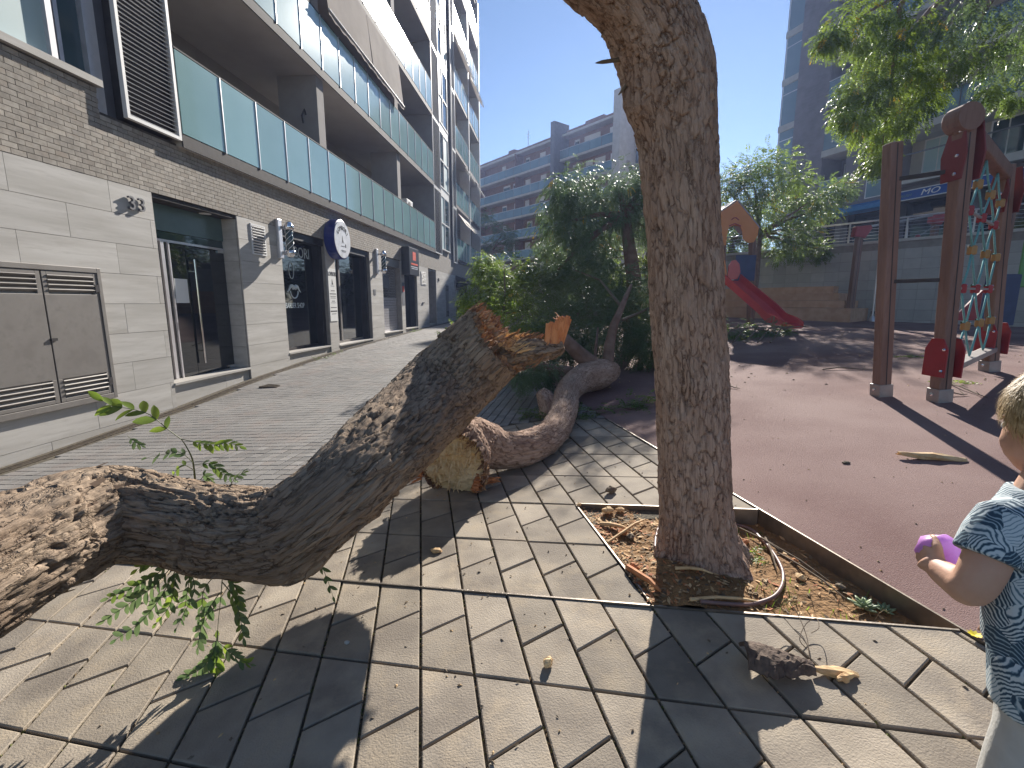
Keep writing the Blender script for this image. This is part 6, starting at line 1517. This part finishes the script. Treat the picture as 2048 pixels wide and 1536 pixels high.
# legs
for s in (-1, 1):
    h0 = hipc+Vector((s*.055, 0, -.05)); kn = Vector((hipc.x+s*.062, hipc.y+.02, bz+.26)); an = Vector((hipc.x+s*.065, hipc.y+.03, bz+.05))
    b.tube([Vector(p[:3]) for p in catmull([tuple(h0), tuple(kn), tuple(an), tuple(an-Vector((0, 0, .03)))], 5)], [.062, .06, .056, .052, .048, .044, .044, .044, .042, .036, .03, .028, .03, .03, .03, .03], 14)
    b.tube([an+Vector((0, .04, -.03)), an+Vector((-.01, -.07+.17, -.035))], [.03, .024], 10)
body = remeshed('body', b, M_['skin'], kid, .0042, 5)
# eyes, mouth, brows
for s in (-1, 1):
    q = MB(); q.ball(hp(.079, s*.031, .002), .010, 10); e_ = obj('eye', q, M_['eye_white'], body, smooth=True); q = MB(); q.ball(hp(.086, s*.031, .002), .0055, 8); obj('pupil', q, M_['eye_dark'], body)
    q = MB(); q.tube([hp(.088, s*.018, .018), hp(.088, s*.032, .022), hp(.080, s*.046, .018)], .003, 5); obj('eyebrow', q, M_['hair'], body)
mm('lips', (.50, .20, .16), rough=.5); q = MB(); q.tube([hp(.092, -.02, -.052), hp(.099, 0, -.051), hp(.092, .02, -.052)], [.003, .005, .003], 6); obj('mouth', q, M_['lips'], body)
# hair: cap and strands
q = MB(); cap_c = hp(-.018, 0, .038); n = 26; rows_ = []
for i in range(13):
    th = math.pi*.74*i/12; ring = []
    for k in range(n):
        ph2 = 2*math.pi*k/n; f = math.cos(ph2); thm = th*(1-.36*max(0, f)); v = hup*math.cos(thm)+(fwd*math.cos(ph2)+rt*math.sin(ph2))*math.sin(thm)
        ring.append(q.pt(cap_c+v*(.099+.004*noise.noise(v*9))))
    rows_.append(ring)
for a_, b_ in zip(rows_[:-1], rows_[1:]):
    for k in range(n): q.face((a_[k], a_[(k+1) % n], b_[(k+1) % n], b_[k]))
hair = obj('hair', q, M_['hair'], kid, smooth=True)
q = MB(); rg = random.Random(8)
for _ in range(7000):
    ph2 = rg.uniform(0, 2*math.pi); th = math.acos(1-rg.random()*1.55); th *= (1-.36*max(0, math.cos(ph2)))
    v = hup*math.cos(th)+(fwd*math.cos(ph2)+rt*math.sin(ph2))*math.sin(th); p = cap_c+v*.098
    dn = (-hup*.9+fwd*.35*rg.uniform(-1, 1)+rt*.4*rg.uniform(-1, 1)-v*0); dn = (dn-v*dn.dot(v)).normalized() if abs(dn.normalized().dot(v)) < .97 else rt
    s = dn.cross(v).normalized()*.0009; l = rg.uniform(.022, .055); p = p+v*rg.uniform(0, .006)
    q.poly([p-s, p+s, p+dn*l*.5+v*.006+s, p+dn*l*.5+v*.006-s]); q.poly([p+dn*l*.5+v*.006-s, p+dn*l*.5+v*.006+s, p+dn*l+v*.004])
obj('strands', q, M_['hair'], hair, kind='stuff')
# shirt
b = MB()
prof_s = [(neck.z+.006, .056, .054), (neck.z-.03, .112, .070), (neck.z-.10, .134, .088), (neck.z-.20, .132, .098), (neck.z-.30, .134, .106), (hipc.z+.05, .140, .110), (hipc.z-.035, .146, .114)]
rr = [ell(Vector((cx_+(hipc.x-cx_)*min(1, i/6), cy_+(hipc.y-cy_)*min(1, i/6), z)), rx, ry, 20) for i, (z, rx, ry) in enumerate(prof_s)]
for r0, r1 in zip(rr[:-1], rr[1:]):
    for k in range(20): b.face((r1[k], r1[(k+1) % 20], r0[(k+1) % 20], r0[k]))
b.face(rr[0]); b.face(rr[-1][::-1])
slv = mix(sh_l, el_, .60); b.tube([sh_l+Vector((.035, 0, -.015)), sh_l+Vector((.0, 0, -.02)), mix(sh_l, el_, .3), slv], [.05, .054, .054, .056], 16)
slr = mix(sh_r, er, .62); b.tube([sh_r+Vector((-.035, 0, -.015)), sh_r+Vector((0, 0, -.02)), mix(sh_r, er, .3), slr], [.05, .054, .054, .056], 16)
for v_i, v in enumerate(b.v):
    v = Vector(v); nn_ = noise.noise(v*14)*.006+noise.noise(Vector((v.x*30, v.y*30, v.z*10)))*.003; b.v[v_i] = (v.x+nn_, v.y+nn_, v.z)
remeshed('shirt', b, M_['shirt'], kid, .005, 3)
# shorts
b = MB()
r1_ = [ell(hipc+Vector((0, 0, dz)), rx, ry, 20) for dz, rx, ry in ((.06, .124, .10), (-.04, .130, .104), (-.12, .125, .10))]
for r0, r1 in zip(r1_[:-1], r1_[1:]):
    for k in range(20): b.face((r1[k], r1[(k+1) % 20], r0[(k+1) % 20], r0[k]))
b.face(r1_[0]); b.face(r1_[-1][::-1])
for s in (-1, 1): b.tube([hipc+Vector((s*.06, 0, -.06)), hipc+Vector((s*.068, 0, -.16)), hipc+Vector((s*.07, 0, -.25))], [.07, .073, .076], 16)
remeshed('shorts', b, M_['shorts'], kid, .006, 3)
for s in (-1, 1):
    an = Vector((hipc.x+s*.065, hipc.y+.03, bz)); b = MB(); b.ball(an+Vector((0, .05, .035)), .04, 12, (.95, 2.1, .85)); obj('shoe', b, M_['shoe'], kid, smooth=True)
# purple balloon in the hand
bc = P(1877, 1100, 1.035); q = MB(); q.ball(bc, .040, 18, (1.15, .9, .95)); 
for i, v in enumerate(q.v):
    v = Vector(v)-bc; q.v[i] = tuple(bc+v*(1+.16*noise.noise(v*45)))
q.tube([bc+Vector((.02, 0, -.005)), bc+Vector((.03, .005, -.022)), bc+Vector((.036, .005, -.03))], [.022, .018, .012], 10)
t = thing('balloon', 'crumpled purple balloon held in the hand of the child', 'balloon', bc); obj('skin', q, M_['balloon'], t, smooth=True)
# ================================================================== DEBRIS
def chunk(name, label, cat, c, size, m_, seed, rot=0, group=None, jag=.25, n=7):
    """split piece of wood: a jagged prism lying on the ground"""
    rg = random.Random(seed); l, w, h = size; q = MB(); rings = []
    for i in range(7):
        t = i/6; x = -l/2+l*t; f = (1-.75*abs(2*t-1)**2.2) if i not in (0, 6) else .45; ring = []
        for k in range(n):
            a = 2*math.pi*k/n+.3; rr = f*(1+rg.uniform(-jag, jag)); ring.append(q.pt((x+rg.uniform(-.06, .06)*l, math.cos(a)*w/2*rr, max(0, h/2+math.sin(a)*h/2*rr))))
        rings.append(ring)
    for a, b in zip(rings[:-1], rings[1:]):
        for k in range(n): q.face((a[k], a[(k+1) % n], b[(k+1) % n], b[k]))
    q.face(rings[0][::-1]); q.face(rings[-1])
    t = obj(name, q, M_[m_]); t.location = c; t.rotation_euler = (0, 0, rot); return tag(t, label, cat, group)
def Gs(x, y):                  # point on the soil of the pit
    r = ray(x, y); o = Vector((0, 0, ZC)); t = .5
    while (o+r*t).z > soil_z((o+r*t).x, (o+r*t).y) and t < 9: t += .01
    return o+r*t
chunk('wood_chunk', 'long pale splintered piece of wood lying alone on the red playground', 'wood', G(1862, 920), (.36, .07, .05), 'raw_wood', 1, R(-22))
chunk('wood_chunk', 'squarish brown wood chunk on the tiles behind the tree pit', 'wood', G(1222, 986), (.075, .055, .045), 'twig', 2, .4)
chunk('wood_chunk', 'small pale wood chip on the tiles in the middle of the pavement', 'wood', G(873, 1105), (.06, .04, .025), 'raw_wood', 3, -.2)
chunk('wood_chunk', 'small wood chip standing on a tile near the bottom edge', 'wood', G(1096, 1332), (.045, .035, .035), 'raw_wood', 4, 1.1)
chunk('wood_chunk', 'small brown chip on the red playground near its steel edging', 'wood', G(1692, 928), (.05, .035, .02), 'twig', 5, 0)
chunk('wood_chunk', 'tiny grey chip on the tiles in the shadow of the leaning trunk', 'stone', G(694, 1288), (.02, .018, .016), 'concrete_pale', 6, 0)
# bark slab with its yellowish wood piece on the near pavement
bs_ = G(1560, 1345); t = thing('bark_slab', 'dark curled slab of bark lying on the tiles at the edge of the trunk shadow', 'bark', bs_)
rg = random.Random(5); q = MB(); rows_ = []
A, B = G(1486, 1342)+Vector((0, 0, .045)), G(1622, 1352)+Vector((0, 0, .015)); ax = (B-A); L_ = ax.length; ax.normalize(); sd2 = Vector((-ax.y, ax.x, 0)).normalized()
for i in range(27):
    tt = i/26; row = []; wv = (.055+.035*math.sin(math.pi*min(1, tt*1.2)))*(1-.55*tt)*(1+.25*noise.noise(Vector((tt*11, 2, 1))))
    for k in range(11):
        s = -1+2*k/10; z = .038*(1-s*s)*(1-.5*tt)+.007*noise.noise(Vector((tt*9, s*6, 3)))+.006*noise.noise(Vector((tt*50, s*14, 3)))
        row.append(q.pt(A+ax*L_*tt+sd2*s*wv+Vector((0, 0, z+.006-.03*(1-tt)*0)), .5+.5*noise.noise(Vector((tt*20, s*5, 8)))))
    rows_.append(row)
for a, b in zip(rows_[:-1], rows_[1:]):
    for k in range(10): q.face((a[k], a[k+1], b[k+1], b[k]))
o = obj('bark', q, M_['bark_dark'], t); sm = o.modifiers.new('solid', 'SOLIDIFY'); sm.thickness = .012; sm.offset = -1
chunk('wood_chunk', 'pale forked splinter of wood at the tip of the bark slab', 'wood', G(1668, 1350), (.13, .04, .028), 'raw_wood', 7, R(-12))
chunk('wood_chunk', 'short pale splinter beside the forked one near the bark slab', 'wood', G(1690, 1362), (.07, .03, .03), 'raw_wood', 8, R(15))
t = thing('twig', 'thin curled dry twig on the tiles just below the tree pit', 'twig', G(1610, 1320))
for k, pts in enumerate(([(1618, 1322), (1612, 1300), (1585, 1275), (1560, 1255), (1535, 1262)], [(1614, 1305), (1598, 1290), (1610, 1265), (1630, 1260), (1634, 1285), (1618, 1302)], [(1618, 1318), (1612, 1285), (1596, 1250), (1578, 1228)])):
    q = MB(); pp_ = [G(x, y)+Vector((0, 0, .012+.012*i)) for i, (x, y) in enumerate(pts)]; q.tube([Vector(p[:3]) for p in catmull([tuple(p) for p in pp_], 5)], .0016, 5); obj('stem', q, M_['twig'], t)
# things in the pit: hose, chips, sticks, succulent, grass
mm('hose', (.20, .12, .11), (.26, .16, .15), rough=.45)
t = thing('irrigation_hose', 'curved brown irrigation hose lying around the foot of the trunk', 'hose', Gs(1560, 1180))
hp_ = [Gs(1310, 1100), Gs(1312, 1078), Gs(1322, 1052), Gs(1345, 1042), Gs(1480, 1055), Gs(1525, 1085), Gs(1558, 1130), Gs(1566, 1165), Gs(1550, 1196), Gs(1510, 1212), Gs(1470, 1214), Gs(1400, 1208)]
q = MB(); q.tube([Vector(p[:3])+Vector((0, 0, .012)) for p in catmull([tuple(p) for p in hp_], 7)], .0085, 8); obj('pipe', q, M_['hose'], t, smooth=True)
sticks = [((1350, 1142), (1425, 1155), 'pale stick lying in the shade at the foot of the trunk', 'raw_wood', .008), ((1255, 1140), (1320, 1190), 'long pinkish split stick beside the left edge of the pit', 'red_wood', .016), ((1380, 1205), (1520, 1212), 'pale stick along the near edge of the pit', 'raw_wood', .008), ((1460, 1052), (1560, 1108), 'thin grey twig right of the trunk pointing at the succulent', 'twig', .006), ((1490, 1060), (1660, 1172), 'long thin twig crossing the weeds in the pit', 'twig', .005), ((1555, 1110), (1690, 1205), 'grey twig lying along the far steel edge of the pit', 'twig', .005), ((1530, 1080), (1552, 1145), 'short bent grey twig among the weeds', 'twig', .006), ((1215, 1090), (1290, 1045), 'pale splintered stick among the chips left of the trunk', 'raw_wood', .009), ((1200, 1052), (1262, 1068), 'pale split stick in the upper left corner of the pit', 'raw_wood', .012)]
for k, (a, b, lab, m_, r) in enumerate(sticks):
    pa, pb = Gs(*a)+Vector((0, 0, .014)), Gs(*b)+Vector((0, 0, .02)); q = MB(); rg = random.Random(k); q.tube([pa, mix(pa, pb, .35)+Vector((rg.uniform(-.01, .01), rg.uniform(-.01, .01), .008)), mix(pa, pb, .7)+Vector((0, 0, .012)), pb], [r, r*.9, r*.8, r*.4], 6); tag(obj('stick', q, M_[m_]), lab, 'stick')
chips = [(1215, 1027, .07, 'raw_wood', 'largest pale chip at the far left corner of the pit'), (1245, 1070, .06, 'red_wood', 'reddish broken chunk left of the trunk'), (1262, 1078, .05, 'twig', 'dark chunk against the reddish one left of the trunk'), (1270, 1138, .05, 'red_wood', 'pink chip near the left steel edge'), (1475, 1083, .05, 'raw_wood', 'pale round chip just right of the trunk'), (1490, 1088, .045, 'red_wood', 'pinkish chip beside the pale round one right of the trunk'), (1590, 1124, .035, 'orange_wood', 'small orange chip among the weeds'), (1600, 1160, .05, 'raw_wood', 'pale chip among the weeds'), (1680, 1178, .04, 'twig', 'brown chip near the succulent'), (1240, 1024, .05, 'raw_wood', 'pale flat chip beside the largest one'), (1158, 1012, .035, 'raw_wood', 'chips piled on the corner of the steel edge')]
for k, (x, y, s, m_, lab) in enumerate(chips): chunk('wood_chip', lab, 'wood chip', Gs(x, y)+Vector((0, 0, .0)) if k < 10 else G(x, y), (s, s*.75, s*.6), m_, 60+k, k*.7)
q = MB(); rg = random.Random(77)
for _ in range(1500):
    u, v = rg.random(), rg.random()
    if rg.random() < .62: u = rg.random()**2.2*.5; 
    x, y = pit_uv(min(.99, max(.01, u)), min(.98, max(.02, v))); z = soil_z(x, y)+.003; l = rg.uniform(.005, .022); w = l*rg.uniform(.2, .5); a = rg.uniform(0, 6.28); d = Vector((math.cos(a), math.sin(a), rg.uniform(-.3, .3))); s = Vector((-d.y, d.x, 0))*w; q.cur = rg.choice((0, 0, 1, 2, 2, 3)); p = Vector((x, y, z))
    q.poly([p-d*l, p+s, p+d*l, p-s]); q.poly([p-d*l+Vector((0, 0, .002)), p-s+Vector((0, 0, .003)), p+d*l+Vector((0, 0, .002))])
o = obj('wood_shavings', q, [M_['raw_wood'], M_['red_wood'], M_['dry_leaf'], M_['twig']]); o['kind'] = 'stuff'; o['label'] = 'small shavings and dry bits scattered over the soil of the pit'
# loose crumbs on paving and playground
q = MB()
for _ in range(1000):
    if rg.random() < .45: x, y = rg.uniform(-1.5, 1.7), rg.uniform(1.0, 5)
    else: x, y = rg.uniform(1.0, 8), rg.uniform(2, 11)
    if pinside((x, y), [p for p in pit]): continue
    onp = x > edge_pt(y)[0]; z = gz(x, y)+(.006 if onp else .002); l = rg.uniform(.003, .011)*(1+(y > 5)*1.2); w = l*rg.uniform(.3, .7); a = rg.uniform(0, 6.28); d = Vector((math.cos(a), math.sin(a), 0)); s = Vector((-d.y, d.x, 0))*w; p = Vector((x, y, z)); q.cur = rg.choice((0, 1, 2)); t_ = q.pt(p+Vector((0, 0, l*.5))); c4 = [q.pt(p-d*l), q.pt(p+s), q.pt(p+d*l), q.pt(p-s)]
    for k in range(4): q.face((c4[k], c4[(k+1) % 4], t_))
o = obj('crumbs', q, [M_['raw_wood'], M_['dry_leaf'], M_['twig']]); o['kind'] = 'stuff'; o['label'] = 'tiny chips and dry leaf bits scattered over the ground'
# twigs and leaf scraps on the playground
for k, (a, b, lab) in enumerate((((1645, 741), (1748, 741), 'long thin twig on the red playground left of the climbing frame'), ((1900, 770), (1975, 800), 'pale crooked twig between the feet of the climbing frame'), ((1895, 795), (1935, 792), 'short dark twig beside the right near post'), ((1446, 775), (1480, 780), 'small twig on the playground just right of the standing trunk'))):
    pa, pb = G(*a)+Vector((0, 0, .015)), G(*b)+Vector((0, 0, .02)); q = MB(); q.tube([pa, mix(pa, pb, .4)+Vector((0, .05, .02)), mix(pa, pb, .7), pb], [.009, .008, .006, .003], 6); q.tube([mix(pa, pb, .8), mix(pa, pb, .9)+Vector((.02, .1, .03))], [.005, .002], 5); tag(obj('twig', q, M_['twig']), lab, 'twig')
for k, (x, y, lab) in enumerate(((1825, 714, 'scrap of green leaves on the playground between the frame posts'), (1932, 768, 'yellowish leaf scrap right of the near frame post'))):
    g_ = G(x, y); t = thing('leaf_scrap', lab, 'leaves', g_); rg = random.Random(k+30); b = MB()
    for _ in range(16): frond(b, g_+Vector((rg.gauss(0, .14), rg.gauss(0, .06), .02)), Vector((rg.gauss(0, 1), rg.gauss(0, 1), .1)), .14, 5, .035, rg, sag=.3)
    obj('leaves', b, [M_['leaf_bright']], t)
# yellow flower head by the edging
g_ = G(1948, 1278); t = thing('yellow_flower', 'small yellow flower lying at the steel edging beside the child', 'flower', g_); q = MB()
for k in range(9):
    a = k*.7; d = Vector((math.cos(a), math.sin(a), .3)); s = Vector((-d.y, d.x, 0))*.007; p = g_+Vector((0, 0, .015)); q.poly([p, p+d*.012+s, p+d*.024, p+d*.012-s])
mm('petal', (.75, .60, .02), (.85, .68, .04), rough=.6); obj('petals', q, M_['petal'], t); q = MB(); q.tube([g_+Vector((0, 0, .01)), g_+Vector((.05, .0, .012)), g_+Vector((.1, -.03, .012))], .003, 5); obj('stalk', q, M_['twig'], t)
# succulent rosette, low weeds and grass in the pit
mm('succulent', (.21, .28, .15), (.31, .39, .22), scale=12, rough=.5, transl=.1)
for k, (x, y, s, lab) in enumerate(((1728, 1222, .062, 'pale green succulent rosette in the right corner of the tree pit'), (1768, 1228, .045, 'smaller succulent in the extreme right corner of the tree pit'))):
    c = Gs(x, y); t = thing('succulent', lab, 'plant', c); rg = random.Random(k)
    for i in range(16):
        a = i*2.4; el2 = .25+.06*i; L3 = s*(1.1-.035*i); d = Vector((math.cos(a)*math.cos(el2), math.sin(a)*math.cos(el2), math.sin(el2))); sdv = Vector((-math.sin(a), math.cos(a), 0)); n_ = d.cross(sdv); q = MB(); st = []
        for j in range(5):
            f = j/4; w = L3*.24*math.sin(math.pi*(.12+.80*f)); p = c+Vector((0, 0, .012))+d*L3*f; st.append([q.pt(p-sdv*w), q.pt(p-n_*w*.45), q.pt(p+sdv*w), q.pt(p+n_*w*.45)])
        for a_, b_ in zip(st[:-1], st[1:]):
            for m_i in range(4): q.face((a_[m_i], a_[(m_i+1) % 4], b_[(m_i+1) % 4], b_[m_i]))
        q.face(st[-1]); obj('leaf', q, M_['succulent'], t, smooth=True)
q = MB(); rg = random.Random(15)
for _ in range(620):
    u = rg.betavariate(3, 2.2); v = rg.random()
    if u < .42: continue
    x, y = pit_uv(u, v*.94+.03)
    if noise.noise(Vector((x*5, y*5, 0)))+.15 < rg.random()*.5-.05: continue
    z = soil_z(x, y); h = rg.uniform(.015, .06); a = rg.uniform(0, 6.28); d = Vector((math.cos(a)*.6, math.sin(a)*.6, 1)).normalized(); s = Vector((-math.sin(a), math.cos(a), 0))*rg.uniform(.0012, .003); p = Vector((x, y, z)); q.cur = 0 if rg.random() < .6 else 1
    q.poly([p-s, p+s, p+d*h*.6+s*.7, p+d*h*.6-s*.7]); q.poly([p+d*h*.6-s*.7, p+d*h*.6+s*.7, p+d*h+Vector((math.cos(a), math.sin(a), 0))*h*.4])
o = obj('grass', q, [M_['leaf_bright'], M_['dry_leaf']]); o['kind'] = 'stuff'; o['label'] = 'thin grass and weeds on the right half of the tree pit'
t = thing('weed_plant', 'low green weed close to the right side of the trunk foot', 'plant', Gs(1505, 1120)); b = MB(); rg = random.Random(3)
for _ in range(16): frond(b, Gs(1505+rg.gauss(0, 12), 1120+rg.gauss(0, 6))+Vector((0, 0, .01)), Vector((rg.gauss(0, 1), rg.gauss(0, 1), .5)), .07, 4, .022, rg, sag=.5)
obj('leaves', b, [M_['leaf_bright']], t)
# ================================================================== BLUE HAZE VOLUME, ADDED TO IMITATE LENS VEIL AND SUN GLOW
hz_m = bpy.data.materials.new('haze'); hz_m.use_nodes = True; N = hz_m.node_tree.nodes; L = hz_m.node_tree.links
N.remove(N['Principled BSDF']); pv = N.new('ShaderNodeVolumePrincipled'); pv.inputs['Color'].default_value = (.42, .56, 1.0, 1); pv.inputs['Density'].default_value = .0011; pv.inputs['Anisotropy'].default_value = .5
L.new(pv.outputs[0], N['Material Output'].inputs['Volume'])
q = MB(); q.box(-170, 170, -75, 190, -3.5, 44); o = obj('haze', q, hz_m); o['kind'] = 'stuff'
import OpenImageIO as oiio,sys,numpy as np
b=oiio.ImageBuf('/workdir/render_main.png');a=b.get_pixels(oiio.UINT8);h,w=a.shape[:2]
for n,(x,y) in dict(skyL=(1000,100),skyL2=(1030,250),skyR=(1500,250),sunSky=(1480,40),tileLit=(1100,1180),tileShade=(1390,1400),tileShade2=(760,1180),wall=(250,600),wall2=(500,650),brick=(100,220),trunkMid=(1380,700),trunkTop=(1300,150),trunkLow=(1390,1000),leanDark=(450,1090),leanLit=(60,1080),play=(1600,850),playFar=(1650,760),street=(600,780),streetfar=(840,690),rbrick=(1620,250),back=(1050,420),crown=(1200,620),dark=(1160,480),glass=(480,260),glass1=(400,190),soffit=(560,180),steps=(1600,610),awn=(720,100)).items():
    X=int(x*w/2048);Y=int(y*h/1536); print(n,a[max(0,Y-2):Y+3,max(0,X-2):X+3,:3].reshape(-1,3).mean(0).astype(int))
